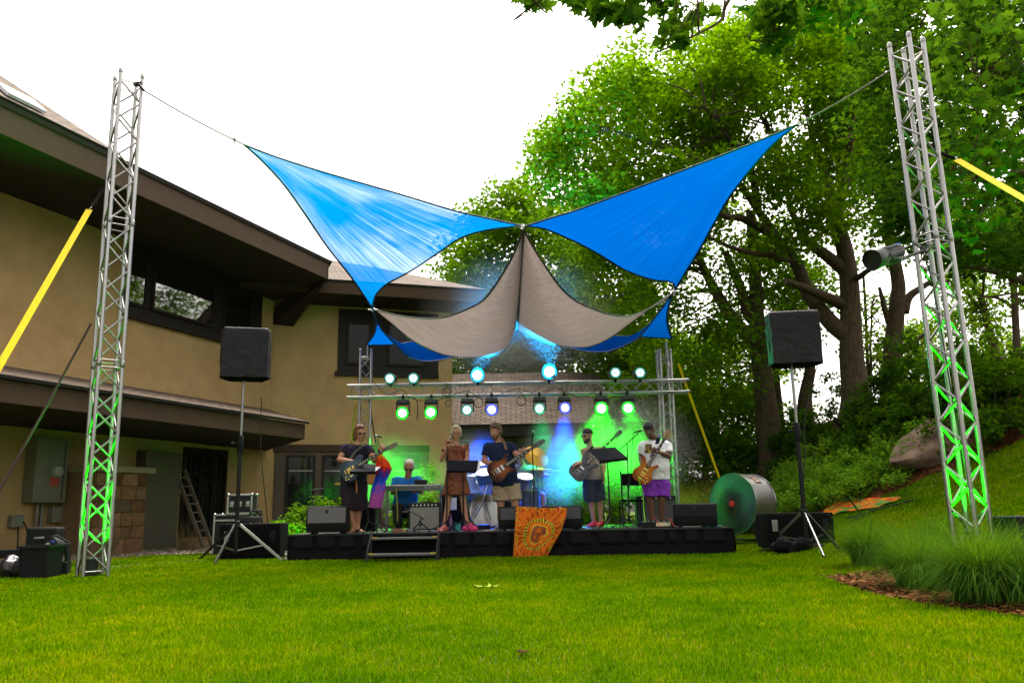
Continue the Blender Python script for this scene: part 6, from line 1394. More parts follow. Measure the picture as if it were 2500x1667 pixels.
tag(fused('bag', mb, mat('pink_fabric', (.55, .03, .14), .8, 0, .2, 20, .4, 40), None, .012, 3, (.02, .04)), 'small bright pink bag on the deck behind the music stand', 'bag')
q = MB(); p = P(*k4(1920, 1172), 14.2); q.lathe([(.09, 0), (.11, .006), (.115, .02), (.105, .02), (.08, .01), (.001, .01)], (p.x, 14.25, DECK), (0, 0, 1), 24); tag(q.build('dish', mat('tan_dish', (.5, .36, .25), .5)), 'small pale round dish near the stage edge left of the tapestry', 'dish')
for i, (cx, cy, w, dpt, h, col, lb) in enumerate(((1085, 1150, .16, .2, .06, (.16, .06, .02), 'brown effects pedal in front of the keyboard amplifier'), (1140, 1140, .09, .14, .05, (.25, .2, .03), 'yellow effects pedal next to the brown one'), (1040, 1155, .1, .14, .05, (.03, .2, .08), 'green effects pedal left of the brown one'), (1200, 1150, .1, .13, .05, (.1, .1, .12), 'grey effects pedal right of the yellow one'))):
    p = P(*k4(cx, cy), 14.45); t = gear('effects_pedal', lb, 'effects pedal', (p.x, 14.5, DECK), (w, dpt, h), rng.uniform(-.2, .2), mat('pedal_paint', col, .4, .2, .1, 20), .006); t['group'] = 'effects pedals on the deck'
    for s in (-.25, .25): q = MB(); q.lathe([(.01, 0), (.009, .016), (.001, .017)], (p.x + s * w, 14.53, DECK + h), (0, 0, 1), 10); q.build('knob', BLACK, t)
a = P(*k5(1535, 1110), 14.35); b = P(*k5(1860, 1058), 14.35)
t = gear('effects_board', 'long black effects board with white labels before the guitarist in white', 'effects board', ((a.x + b.x) / 2, 14.5, DECK), (b.x - a.x, .26, .1), 0, MATT, .01)
q = MB(); q.box(((a.x + b.x) / 2 + .1, 14.366, DECK + .06), (.24, .004, .06)); q.build('label', mat('cream_label_strip', (.55, .5, .3), .6), t)
for i in range(6): q = MB(); q.lathe([(.014, 0), (.012, .02), (.001, .021)], (a.x + .08 + i * .09, 14.47, DECK + .1), (0, 0, 1), 10); q.build('knob', STEEL, t)
for x0, col, lb in ((1700, (.5, .02, .01), 'red patch cable draped over the effects board'), (1790, (.02, .02, .02), 'black patch cable draped over the effects board'), (1830, (.45, .06, .02), 'orange patch cable right of the effects board')):
    cable(lb, [P(*k5(x0 - 40, 1060), 14.4), P(*k5(x0 - 10, 1075), 14.33), P(*k5(x0 + 5, 1110), 14.3), P(*k5(x0 + 30, 1140), 14.25)], .006, mat('patch_cable', col, .5), group='patch cables')
p = P(*k5(2235, 1130), 14.3); gear('folded_cloth', 'small folded green cloth on the right front corner of the stage', 'cloth', (p.x - .05, 14.4, DECK), (.3, .2, .03), .1, mat('green_cloth', (.02, .16, .09), .8, 0, .3, 14, .4, 40), .012)
cable('neon green cable hanging from the guitar of the man in white', [P(*k5(1555, 720), 14.5), P(*k5(1530, 690), 14.45), P(*k5(1535, 740), 14.5), P(*k5(1565, 830), 14.7), P(*k5(1575, 1000), 14.8), P(*k5(1590, 1110), 14.7)], .008, mat('neon_cable', (.25, .8, .02), .5))
cable('dark coiled cable hanging behind the bearded guitarist', [P(*k5(190, 680), 15.0)] + [P(*k5(205 + i * 1.2 + (5 if i % 2 else -5), 700 + i * 9), 15.0) for i in range(26)] + [P(*k5(240, 1080), 14.9)], .006, n=3)
for i in range(16):
    cx = rng.uniform(-3.2, 3.2); cy = rng.uniform(14.25, 16.6); pts = [Vector((cx + rng.uniform(-.5, .5), cy + rng.uniform(-.15, .15), DECK + .012)) for _ in range(6)]
    side = 'left' if cx < -1 else 'right' if cx > 1.2 else 'middle'
    t = cable('thin dark cable lying on the deck of the %s part of the stage' % side, pts, .008, group='cables on the %s deck' % side)
cable('bent black gooseneck arm rising behind the left stage monitor', [P(*k4(318, 985), 14.5), P(*k4(305, 880), 14.5), P(*k4(300, 820), 14.5), P(*k4(330, 805), 14.5), P(*k4(410, 795), 14.5)], .012, name='gooseneck', cat='gooseneck')
cable('thin yellow green stem standing in front of the keyboard amplifier', [P(*k4(1085, 1090), 14.75), P(*k4(1082, 960), 14.75), P(*k4(1070, 780), 14.75)], .009, mat('olive_stem', (.25, .28, .03), .6), name='rod', cat='rod')
t = mic_stand('short black microphone stand aimed at the combo amplifier', P(*k4(1290, 1150), 14.5), P(*k4(1300, 1050), 14.55), (P(*k4(1300, 1050), 14.55), P(*k4(1325, 1065), 14.6)), (P(*k4(1150, 975), 14.6), P(*k4(1310, 1055), 14.55)), r=.2)
q = MB(); p = P(*k5(1490, 1000), 15.3)
chs = thing('tube_chair', 'dark tubular chair behind the guitarist in white', 'chair', (p.x, 15.6, DECK))
for sx in (-.2, .2): q = MB(); q.tube([(p.x + sx, 15.4, DECK), (p.x + sx, 15.42, DECK + .9), (p.x + sx, 15.46, DECK + 1.0)], .014, 8); q.build('leg', BLACK, chs); q = MB(); q.tube([(p.x + sx, 15.85, DECK), (p.x + sx, 15.82, DECK + .46)], .014, 8); q.build('leg', BLACK, chs)
q = MB(); q.box((p.x, 15.62, DECK + .47), (.42, .42, .04)); q.build('seat', BCLOTH, chs, bevel=.012); q = MB(); q.box((p.x, 15.44, DECK + .85), (.42, .03, .22)); q.build('backrest', BCLOTH, chs, bevel=.01)
# -- drum kit
DRUM = mat('sparkle_drum_shell', (.10, .14, .20), .25, .3, .3, 60); SKIN = mat('drum_head_film', (.10, .11, .14), .4, 0, .1, 10); BRASS = mat('cymbal_brass', (.50, .26, .02), .35, .7, .04, 4)
kit = thing('drum_kit', 'drum kit in blue light behind the bearded guitarist', 'drum kit', (P(1210, 1290, 16.2).x, 16.2, DECK))
def drum(name, c, r, h, d, par):
    q = MB(); q.lathe([(r, -h / 2), (r, h / 2)], c, d, 32); o = q.build(name, DRUM, par); dd = Vector(d).normalized()
    for s in (-1, 1):
        q = MB(); q.lathe([(r - .002, s * (h / 2 - .02)), (r + .012, s * (h / 2 - .02)), (r + .012, s * (h / 2 + .012)), (r - .006, s * (h / 2 + .012))], c, d, 32); q.build('hoop', CHROME, o)
        q = MB(); q.lathe([(r, s * (h / 2 + .002)), (.001, s * (h / 2 + .004))], c, d, 32); q.build('drum_head', SKIN, o)
    m3 = frame(d)
    for i in range(8): a = i * .785; w = m3.col[0] * math.cos(a) + m3.col[1] * math.sin(a); q = MB(); q.tube([Vector(c) + w * (r + .012) - dd * (h / 2 - .03), Vector(c) + w * (r + .012) + dd * (h / 2 - .03)], .006, 6); q.build('lug', CHROME, o)
    return o
pk = P(1190, 1226, 16.0); drum('bass_drum', (pk.x, 16.1, DECK + .32), .30, .4, (-.12, -1, .04), kit)
pt = P(*k5(120, 690), 15.9); drum('tom_drum', (pt.x, 15.95, pt.z), .15, .2, (-.05, -.45, .9), kit)
pt = P(*k5(490, 735), 15.75); drum('tom_drum', (pt.x, 15.75, pt.z), .15, .22, (.1, -.42, .9), kit)
pt = P(*k5(540, 900), 15.7); drum('floor_tom', (pt.x, 15.75, pt.z), .19, .36, (0, -.1, 1), kit)
pt = P(*k5(20, 850), 16.0); drum('snare_drum', (pt.x, 16.2, DECK + .62), .17, .14, (0, -.2, 1), kit)
def cymbal(label_, px, Y, r, d, foot):
    c = P(*px, Y); q = MB(); q.lathe([(.012, .028), (.035, .026), (.05, .012), (r * .6, .004), (r, -.008), (r, -.011), (.05, .008), (.012, .024)], c, d, 40); o = q.build('cymbal', BRASS, kit)
    q = MB(); q.tube([c, c - Vector((0, -.02, .12)), Vector((c.x + foot, c.y + .05, DECK + .25))], .01, 8); o2 = q.build('cymbal_stand', CHROME, kit)
    for i in range(3): a = i * 2.1 + .3; q = MB(); q.tube([(c.x + foot, c.y + .05, DECK + .3), (c.x + foot + math.cos(a) * .28, c.y + .05 + math.sin(a) * .28, DECK + .01)], .009, 6); q.build('stand_leg', CHROME, o2)
cymbal('crash', k5(595, 497), 15.95, .25, (.32, -.62, .5), .04)
cymbal('ride', k5(640, 615), 16.3, .22, (.0, -.08, 1), .06)
cymbal('hat', k5(30, 672), 16.4, .17, (.05, -.1, 1), .0)
cymbal('hat', k5(90, 560), 16.6, .2, (-.1, -.25, 1), .0)
for a, b in (((75, 930), (0, 1060)), ((100, 900), (160, 1070)), ((150, 760), (110, 900))): q = MB(); q.tube([P(*k5(*a), 15.75), P(*k5(*b), 15.75)], .012, 8); q.build('hardware_rod', CHROME, kit)
p = P(*k5(110, 1130), 15.5); gear('foot_pedal', 'dark pedal unit on the deck in front of the drum kit', 'pedal', (p.x, 15.3, DECK), (.25, .2, .09), .2, MATT)
# ================================================================= PEOPLE
def skin_mat(name, c):
    m = mat(name, c, .55, 0, .10, 14, .12, 200, spec=.4); m.node_tree.nodes['Principled BSDF'].inputs['Subsurface Weight'].default_value = .08; return m
SK1 = skin_mat('fair_skin', (.40, .19, .11)); SK2 = skin_mat('tanned_skin', (.34, .155, .085)); SK3 = skin_mat('brown_skin', (.12, .055, .032)); SK4 = skin_mat('olive_skin', (.36, .19, .12))
EYEM = mat('eye_white', (.6, .58, .55), .3, 0, 0); PUP = mat('dark_iris', (.02, .015, .01), .2, 0, 0); LIP = mat('lip', (.32, .10, .08), .5, 0, .1, 30)
def V3(*a): return Vector(a)
def ortho(f, up=Vector((0, 0, 1))):
    f = Vector(f).normalized(); r = Vector(up).cross(f); r.normalize(); u = f.cross(r); return f, r, u        # r = viewer's right when f looks at the viewer
def head_pts(hc, f, sc):
    f, r, u = ortho(f); hc = Vector(hc); return lambda x, y, z: hc + (r * x + f * y + u * z) * sc               # x right, y forward, z up
def hand(mb, w, d, pn, sc, curl=.7, side=1, spread=.12):
    """palm, four unequal bent fingers and a thumb leaving the side of the palm"""
    w = Vector(w); d = Vector(d).normalized(); pn = Vector(pn); pn = (pn - d * pn.dot(d)).normalized(); s = d.cross(pn) * side
    k = sc
    mb.loft([(w - d * .01 * k, s * .026 * k, pn * .019 * k), (w + d * .02 * k, s * .033 * k, pn * .019 * k), (w + d * .06 * k, s * .043 * k, pn * .017 * k), (w + d * .092 * k, s * .041 * k, pn * .013 * k)], 12)
    for i, (L, o) in enumerate(((.078, -.031), (.088, -.011), (.083, .010), (.066, .029))):
        b = w + d * (.085 - .004 * abs(i - 1)) * k + s * o * k; dirv = (d + s * (o * 4 * spread)).normalized(); pts = [b]; a = 0
        for q in (.45, .32, .23):
            a += curl * (.75 if q > .4 else .95); dv = dirv * math.cos(a) + pn * math.sin(a); pts.append(pts[-1] + dv * L * q * k)
        mb.limb(pts, [.0098 * k, .0092 * k, .0085 * k, .0075 * k], 8)
    b = w + d * .028 * k - s * .033 * k; t1 = (d * .6 - s * .62 + pn * .45).normalized(); t2 = (d * .85 - s * .1 + pn * .55).normalized()
    mb.limb([b, b + t1 * .04 * k, b + t1 * .04 * k + t2 * .035 * k], [.0135 * k, .0115 * k, .009 * k], 8)
def body_axes(J):
    r = (J['sh'][1] - J['sh'][0]).normalized(); u = (J['neck'] - J['pel']); u.normalize(); r = (r - u * r.dot(u)).normalized(); f = u.cross(r) * -1; return r, u, f   # f: chest direction
def torso_secs(J, sc, grow=0.0, belly=0.0, w=1.0, low=-.02):
    r, u, f = body_axes(J); pel = J['pel']; neck = J['neck']; L = (neck - pel).length; shc = (J['sh'][0] + J['sh'][1]) / 2; hw = (J['sh'][1] - J['sh'][0]).length / 2
    g = grow; rows = []
    rp = J.get('hipdir', r)
    for t, a, b, by in ((low, .165, .12, .0), (.10, .17, .125, .15), (.28, .152 , .115, 1), (.45, .155, .112, .9), (.65, .172, .118, .35), (.82, .17, .11, .1), (.93, .115, .085, 0)):
        c = pel.lerp(neck, t) if t >= 0 else pel + u * L * t
        aa = min(a * w * sc, hw * .94) if .6 < t < .9 else a * w * sc
        rows.append((c + f * (belly * by * .5 * sc), r * (aa + g + belly * by * .25), f * (b * sc * w ** .5 + g + belly * by * .5)))
    return rows, r, u, f
def person(label, skin, J, fd, sc=1.14, eyes=True, hands=((None, None, .7, 1), (None, None, .7, 1)), feet=((0, -1), (0, -1)), barefoot=True, belly=0.0, w=1.0, mouth=True, slim=1.0, legs=True, thick=1.0, group='musicians on the stage'):
    root = thing('person', label, 'person', (J['pel'].x, J['pel'].y, DECK), group)
    mb = MB(); secs, r, u, f = torso_secs(J, sc, -.012, belly * .9, w); mb.loft(secs, 20)
    for i in (0, 1):
        s_, e, h = J['sh'][i], J['el'][i], J['wr'][i]
        mb.limb([s_ * .75 + J['neck'] * .25 - u * .03, s_, s_.lerp(e, .5), e], [.06 * sc * thick, .056 * sc * thick, .047 * sc * thick, .038 * sc * thick], 12)
        mb.limb([e, e.lerp(h, .3), h], [.039 * sc * thick, .041 * sc * thick, .026 * sc * thick], 12)
        hd, pn, curl, side = hands[i]
        hand(mb, h, hd if hd is not None else (h - e), pn if pn is not None else Vector((0, -1, 0)), sc * 1.02, curl, side)
        if legs:
            hp = J['pel'] + r * ((-1, 1)[i] * .088 * sc * w) - u * .03; kn, an = J['kn'][i], J['an'][i]
            mb.limb([hp, hp.lerp(kn, .4), kn], [.092 * sc * thick, .08 * sc * thick, .052 * sc * thick], 14)
            back = Vector((feet[i][0], feet[i][1], 0)).normalized() * -.018
            mb.limb([kn, kn.lerp(an, .3) + back, kn.lerp(an, .7), an], [.053 * sc * thick, .056 * sc * thick, .038 * sc, .033 * sc], 12)
            if barefoot:
                d = Vector((feet[i][0], feet[i][1], 0)).normalized(); z0 = DECK + .004; b = Vector((an.x, an.y, z0)); s2 = Vector((-d.y, d.x, 0))
                mb.loft([(b - d * .06 * sc + V3(0, 0, .03), s2 * .02, V3(0, 0, .022)), (b - d * .045 * sc + V3(0, 0, .036), s2 * .032, V3(0, 0, .036)), (b + d * .03 * sc + V3(0, 0, .045), s2 * .034, V3(0, 0, .045)), (b + d * .11 * sc + V3(0, 0, .026), s2 * .044, V3(0, 0, .026)), (b + d * .16 * sc + V3(0, 0, .018), s2 * .046, V3(0, 0, .018))], 12)
                for q in range(5): o = (-.034 + .017 * q) * (1 if (i == 0) else -1); mb.limb([b + d * .15 * sc + s2 * o + V3(0, 0, .016), b + d * (.20 - .008 * q) * sc + s2 * o + V3(0, 0, .013)], [.0115 if q else .015, .010 if q else .013], 8)
                mb.limb([an + V3(0, 0, .03), b + V3(0, 0, .05)], [.034 * sc, .036 * sc], 10)
    H_ = head_pts(J['head'], fd, sc); hf, hr, hu = ortho(fd)
    mb.limb([J['neck'] - u * .05, J['neck'] + u * .02, H_(0, -.02, -.06)], [.062 * sc, .054 * sc, .052 * sc], 14)
    m3 = Matrix((hr, hf, hu)).transposed()
    mb.ell(H_(0, -.008, .028), .074 * sc, .093 * sc, .088 * sc, m3, 20, 14); mb.ell(H_(0, .022, -.048), .057 * sc, .064 * sc, .068 * sc, m3, 18, 12); mb.ell(H_(0, .062, -.098), .026 * sc, .022 * sc, .02 * sc, m3, 12, 8)
    mb.ell(H_(0, .072, .022), .05 * sc, .016 * sc, .013 * sc, m3, 14, 8)
    mb.limb([H_(0, .082, .012), H_(0, .101, -.022), H_(0, .098, -.032)], [.010 * sc, .0145 * sc, .015 * sc], 10)
    for s in (-1, 1):
        mb.ell(H_(s * .036, .066, -.028), .024 * sc, .018 * sc, .02 * sc, m3, 12, 8); mb.ell(H_(s * .077, -.01, -.012), .011 * sc, .021 * sc, .032 * sc, m3, 12, 8)
    mb.ell(H_(0, .084, -.064), .025 * sc, .010 * sc, .012 * sc, m3, 12, 8)
    b = fused('body', mb, skin, root, .0075, 3)
    if eyes:
        for s in (-1, 1):
            q = MB(); q.ell(H_(s * .031, .0775, .002), .0125 * sc, .0085 * sc, .0075 * sc, m3, 12, 8); e_ = q.build('eye', EYEM, root); q = MB(); q.ell(H_(s * .031, .085, .001), .0055 * sc, .003 * sc, .0055 * sc, m3, 10, 6); q.build('iris', PUP, e_)
    if mouth: q = MB(); q.ell(H_(0, .092, -.064), .024 * sc, .005 * sc, .0065 * sc, m3, 14, 6); q.build('mouth', LIP, root)
    return root, H_, m3, (r, u, f)
def shirt(root, J, m, sc=1.14, belly=0.0, w=1.0, sleeve=.55, hem=-.10, grow=.018, name='shirt', neck=.955, sr=.068, folds=(.03, .09), thick=1.0):
    secs, r, u, f = torso_secs(J, sc, grow, belly, w, hem); L = J['neck'] - J['pel']; mb = MB()
    c, x, y = secs[-1]; secs = secs[:-1] + [(c - u * .01, x * .95, y * .92), (J['pel'].lerp(J['neck'], neck + .02), r * .062 * sc, f * .06 * sc)]; mb.loft(secs, 24)
    if sleeve:
        for i in (0, 1):
            s_, e = J['sh'][i], J['el'][i]; mb.limb([J['neck'].lerp(s_, .35) - u * .05, s_ - u * .004], [.062 * sc, .066 * sc * thick], 14)
            end = s_.lerp(e, sleeve); mb.tube([s_ + (s_ - end).normalized() * .02, s_, s_.lerp(end, .6), end], [.045 * sc, sr * sc * thick, sr * .97 * sc * thick, sr * 1.0 * sc * thick], 16)
    return fused(name, mb, m, root, .011, 4, folds)
def shorts(root, J, m, sc=1.14, frac=.95, w=1.0, belly=0.0, top=.12, r0=.105, r1=.098, name='shorts', folds=(.035, .09)):
    secs, r, u, f = torso_secs(J, sc, .012, belly * .6, w, -.06); mb = MB(); pel = J['pel']
    mb.loft([(pel + u * top, r * (.165 * sc * w + .006), f * (.122 * sc + .006 + belly * .3)), (pel, r * (.178 * sc * w), f * (.13 * sc + belly * .2)), (pel - u * .1, r * .175 * sc * w, f * .125 * sc), (pel - u * .14, r * .14 * sc * w, f * .1 * sc)], 22)
    for i in (0, 1):
        hp = pel + r * ((-1, 1)[i] * .088 * sc * w) - u * .05; kn = J['kn'][i]; an = J['an'][i]
        end = hp.lerp(kn, frac) if frac <= 1 else kn.lerp(an, frac - 1); pts = [hp, hp.lerp(kn, .45)] + ([kn] if frac > 1 else []) + [end]
        mb.tube(pts, [r0 * sc * w ** .5] * 2 + ([(r0 + r1) / 2 * sc] if frac > 1 else []) + [r1 * sc * w ** .5], 18)
    return fused(name, mb, m, root, .012, 4, folds)
def shoe(root, an, d, m, sole=None, sc=1.14, sandal=False, name='shoe'):
    d = Vector((d[0], d[1], 0)).normalized(); b = Vector((an.x, an.y, DECK)); s2 = Vector((-d.y, d.x, 0)); mb = MB()
    if not sandal:
        mb.loft([(b - d * .085 + V3(0, 0, .05), s2 * .025, V3(0, 0, .04)), (b - d * .06 + V3(0, 0, .055), s2 * .044, V3(0, 0, .055)), (b + d * .02 + V3(0, 0, .058), s2 * .046, V3(0, 0, .057)), (b + d * .1 + V3(0, 0, .042), s2 * .053, V3(0, 0, .04)), (b + d * .19 + V3(0, 0, .034), s2 * .045, V3(0, 0, .03)), (b + d * .215 + V3(0, 0, .03), s2 * .02, V3(0, 0, .02))], 16)
        mb.limb([b - d * .01 + V3(0, 0, .06), b - d * .015 + V3(0, 0, .11)], [.046, .046], 14); return fused(name, mb, m, root, .008, 3)
    mb.loft([(b - d * .085 + V3(0, 0, .012), s2 * .035, V3(0, 0, .011)), (b + V3(0, 0, .012), s2 * .045, V3(0, 0, .011)), (b + d * .13 + V3(0, 0, .012), s2 * .056, V3(0, 0, .011)), (b + d * .23 + V3(0, 0, .012), s2 * .035, V3(0, 0, .011))], 16)
    for k, hgt in ((.12, .05), (.035, .075), (-.05, .07)): mb.tube([b + d * k + s2 * (.05 * math.cos(a)) + V3(0, 0, .012 + hgt * math.sin(a)) for a in np.linspace(0, math.pi, 9)], .012, 6)
    return mb.build(name, m, root, ang=80)
def hair(root, parts, m, H_, m3, sc=1.14, disp=(.02, .03), name='hair', voxel=.008):
    mb = MB()
    for (x, y, z), (a, b, c) in parts: mb.ell(H_(x, y, z), a * sc, b * sc, c * sc, m3, 18, 12)
    return fused(name, mb, m, root, voxel, 2, disp)
def hair_mat(name, a, b): return mat(name, a, .5, 0, .2, 40, .8, 60, col2=b, stretch=(1, 1, .25), spec=.35)
def eyewear(root, H_, m3, m, lens, sc=1.14, dark=True, name='sunglasses'):
    q = MB()
    for s in (-1, 1): q.tube([H_(s * .056, .086, .008), H_(s * .078, .04, .008), H_(s * .08, -.02, .002)], .003, 6)
    q.tube([H_(-.01, .098, .006), H_(.01, .098, .006)], .003, 6)
    if not dark:
        for s in (-1, 1): q.tube([H_(s * .034 + .024 * math.cos(a), .094, .002 + .018 * math.sin(a)) for a in np.linspace(0, 6.283, 17)], .003, 6)
        return q.build(name, m, root, ang=80)
    g = q.build(name, m, root, ang=80)
    for s in (-1, 1): q = MB(); q.ell(H_(s * .034, .088, .002), .029 * sc, .009 * sc, .019 * sc, m3, 16, 10); q.build('lens', lens, g)
    return g
# ---- electric guitars
OUT = {'double': [(0, -.225), (.10, -.215), (.162, -.14), (.165, -.06), (.118, .03), (.122, .09), (.158, .17), (.118, .185), (.06, .115), (.035, .12), (-.035, .12), (-.06, .13), (-.12, .20), (-.16, .185), (-.125, .09), (-.118, .03), (-.165, -.06), (-.162, -.14), (-.10, -.215)],
       'single': [(0, -.22), (.10, -.21), (.165, -.13), (.168, -.05), (.118, .04), (.13, .10), (.168, .155), (.135, .175), (.085, .12), (.04, .14), (-.04, .17), (-.10, .21), (-.145, .18), (-.145, .12), (-.118, .04), (-.168, -.05), (-.165, -.13), (-.10, -.21)],
       'bass': [(0, -.24), (.10, -.23), (.155, -.16), (.15, -.07), (.108, .02), (.118, .10), (.165, .20), (.12, .21), (.06, .12), (.03, .13), (-.03, .13), (-.06, .14), (-.12, .27), (-.165, .25), (-.12, .10), (-.108, .02), (-.16, -.08), (-.155, -.16), (-.10, -.23)]}
def sunburst(name, inner, outer, c, rad=.2):
    m, N, L, b = new_mat(name); tc = N.new('ShaderNodeTexCoord'); vm = N.new('ShaderNodeVectorMath'); vm.operation = 'DISTANCE'; L.new(tc.outputs['Object'], vm.inputs[0]); vm.inputs[1].default_value = c
    dv = N.new('ShaderNodeMath'); dv.operation = 'DIVIDE'; dv.inputs[1].default_value = rad; L.new(vm.outputs['Value'], dv.inputs[0]); r = ramp(N, [(.35, inner), (.95, outer)]); L.new(dv.outputs[0], r.inputs[0]); L.new(r.outputs[0], b.inputs['Base Color'])
    b.inputs['Roughness'].default_value = .38; b.inputs['Specular IOR Level'].default_value = .2; return m
MAPLE = mat('neck_wood', (.22, .10, .04), .4, 0, .2, 30, stretch=(2, 2, .3)); ROSE = mat('rosewood_board', (.035, .018, .012), .5, 0, .2, 30); GOLD = mat('gold_hardware', (.75, .5, .12), .25, 1, .1, 20); PEARL = mat('pearl_inlay', (.7, .68, .62), .3, 0, .1, 40)
def guitar(label, c, tip, normal, kind, bodym, pick, scale=1.0, head=MAPLE, tuner=GOLD, plate=None, name='electric_guitar', neck_len=.50):
    c = Vector(c); a = (Vector(tip) - c).normalized(); n = Vector(normal); n = (n - a * n.dot(a)).normalized(); s = a.cross(n); k = scale
    T = lambda x, y, z=0: c + (s * x + a * y + n * z) * k
    t = thing(name, label, 'bass guitar' if kind == 'bass' else 'guitar', tuple(c), 'guitars played on the stage')
    o2 = cr([Vector((*p, 0)) for p in OUT[kind] + OUT[kind][:1]], 5)[:-1]
    q = MB(); q.prism([T(p.x, p.y, -.022) for p in o2], n * .044 * k); q.build('body', bodym, t, bevel=.008, ang=50)
    Lb = (.13, .12 + neck_len)
    q = MB(); q.loft([(T(0, Lb[0] - .04, .016), s * .028 * k, n * .016 * k), (T(0, Lb[0] + .02, .016), s * .028 * k, n * .014 * k), (T(0, Lb[1], .016), s * .022 * k, n * .012 * k)], 12); q.build('neck', MAPLE, t)
    q = MB(); q.prism([T(-.028, .06, .027), T(.028, .06, .027), T(.022, Lb[1], .029), T(-.022, Lb[1], .029)], n * .006 * k); fb = q.build('fingerboard', ROSE, t)
    for i in range(9):
        y = Lb[1] - (Lb[1] - .06) * (1 - .5 ** ((i + 1) * 2.2 / 12)) * 1.35; 
        if y > .08: q = MB(); q.prism([T(-.014, y - .008, .0335), T(.014, y - .008, .0335), T(.014, y + .008, .0345), T(-.014, y + .008, .0345)], n * .0015); q.build('inlay', PEARL, fb)
    hs = [(-.024, 0), (.024, 0), (.04, .05), (.036, .16), (.0, .185), (-.036, .16), (-.04, .05)]
    q = MB(); q.prism([T(x, Lb[1] + y, .012 - y * .12) for x, y in hs], n * .016 * k); hd = q.build('headstock', head, t, bevel=.003)
    for sx in (-1, 1):
        for i in range(3 if kind != 'bass' else 2):
            y = Lb[1] + .05 + i * .042; q = MB(); q.tube([T(sx * .03, y, .012), T(sx * .056, y, .008)], .004, 6); q.ell(T(sx * .062, y, .008), .011 * k, .011 * k, .008 * k, None, 10, 6); q.lathe([(.006, 0), (.006, .014)], T(sx * .02, y, .02), n, 8); q.build('tuner', tuner, hd)
    for y in pick: q = MB(); q.prism([T(-.042, y - .019, .022), T(.042, y - .019, .022), T(.042, y + .019, .022), T(-.042, y + .019, .022)], n * .008); q.build('pickup', GOLD if tuner is GOLD else CHROME, t, bevel=.003)
    q = MB(); q.prism([T(-.045, -.105, .022), T(.045, -.105, .022), T(.045, -.085, .022), T(-.045, -.085, .022)], n * .012); q.build('bridge', tuner, t, bevel=.003); q = MB(); q.prism([T(-.04, -.15, .022), T(.04, -.15, .022), T(.04, -.14, .022), T(-.04, -.14, .022)], n * .012); q.build('tailpiece', tuner, t, bevel=.003)
    if plate: q = MB(); q.prism([T(x, y, .0225) for x, y in ((.03, .1), (.10, .13), (.10, .06), (.085, -.02), (.12, -.1), (.05, -.06))], n * .003); q.build('pickguard', plate, t)
    for x, y in ((.09, -.10), (.12, -.14), (.07, -.165), (.11, -.185)): q = MB(); q.lathe([(.013, 0), (.011, .014), (.001, .015)], T(x, y, .022), n, 12); q.build('knob', GOLD if tuner is GOLD else BLACK, t)
    q = MB()
    for i in range(6 if kind != 'bass' else 4): x = (-.5 + i / (5 if kind != 'bass' else 3)); q.tube([T(x * .05, -.095, .036), T(x * .036, Lb[1] + .01, .038), T(x * .04, Lb[1] + .06 + .02 * (i % 3), .026)], .0012, 4)
    q.build('strings', STEEL, t); return t, T
def strap_over(label, pts, m, w=.03):
    q = MB(); p = cr(pts, 6); q.tube(p, w, 6, True, [.004] * len(p), hint=(0, -1, .2)); return tag(q.build('guitar_strap', m, ang=80), label, 'guitar strap', 'guitar straps over shoulders')
k4_ = lambda x, y, Y: P(*k4(x, y), Y)
k5_ = lambda x, y, Y: P(*k5(x, y), Y)
def foot_z(v): return Vector((v.x, v.y, DECK + .085))
# ---- 1 left guitarist
Y = 14.8
J = dict(head=k4_(742, 285, Y - .03), neck=k4_(722, 388, Y), sh=[k4_(612, 418, Y + .02), k4_(812, 428, Y - .02)], el=[k4_(556, 530, Y - .08), k4_(880, 540, Y - .12)], wr=[k4_(700, 552, Y - .36), k4_(945, 462, Y - .30)], pel=k4_(690, 690, Y), kn=[k4_(640, 930, Y - .03), k4_(735, 930, Y - .02)], an=[foot_z(k4_(690, 1150, Y - .02)), foot_z(k4_(722, 1150, Y + .04))])
gax = (k4_(1060, 395, 14.35) - k4_(690, 605, 14.45)).normalized()
r1, H_, m3, ax = person('musician with long brown hair and sunglasses playing a grey blue guitar, barefoot', SK1, J, (.55, -.8, -.22), hands=((V3(.9, -.25, -.25), V3(0, .3, -1), .5, 1), (V3(.25, -.35, .9), V3(-.5, .8, .1), 1.1, -1)), feet=((-.25, -1), (.6, -.85)), w=1.1, thick=1.1)
NAVY1 = mat('dark_navy_jersey', (.016, .012, .024), .85, 0, .2, 9, .3, 60, spec=.15); shirt(r1, J, NAVY1, sleeve=.50, hem=-.22, w=1.12, thick=1.1)
shorts(r1, J, mat('black_plum_cotton', (.026, .019, .026), .9, 0, .25, 8, .4, 50, spec=.1), frac=1.24, r0=.118, r1=.112, w=1.06, name='long_shorts')
HB = hair_mat('reddish_brown_hair', (.10, .035, .016), (.20, .08, .035))
hair(r1, [((0, -.025, .05), (.086, .094, .085)), ((-.062, -.03, -.03), (.032, .06, .11)), ((.062, -.035, -.03), (.030, .055, .11)), ((0, -.075, -.05), (.075, .045, .12)), ((-.02, .045, .095), (.055, .04, .03))], HB, H_, m3)
eyewear(r1, H_, m3, BLACK, mat('black_lens', (.008, .008, .008), .12, 0, 0))
guitar('grey blue electric guitar of the long haired musician', k4_(688, 608, 14.38), k4_(1060, 395, 14.28), (-.05, -1, .12), 'single', sunburst('grey_blue_top', (.07, .11, .15), (.03, .045, .07), tuple(k4_(688, 608, 14.38)), .2), (.0, -.06), 1.08, mat('black_headstock', (.02, .02, .02), .3), plate=PEARL)
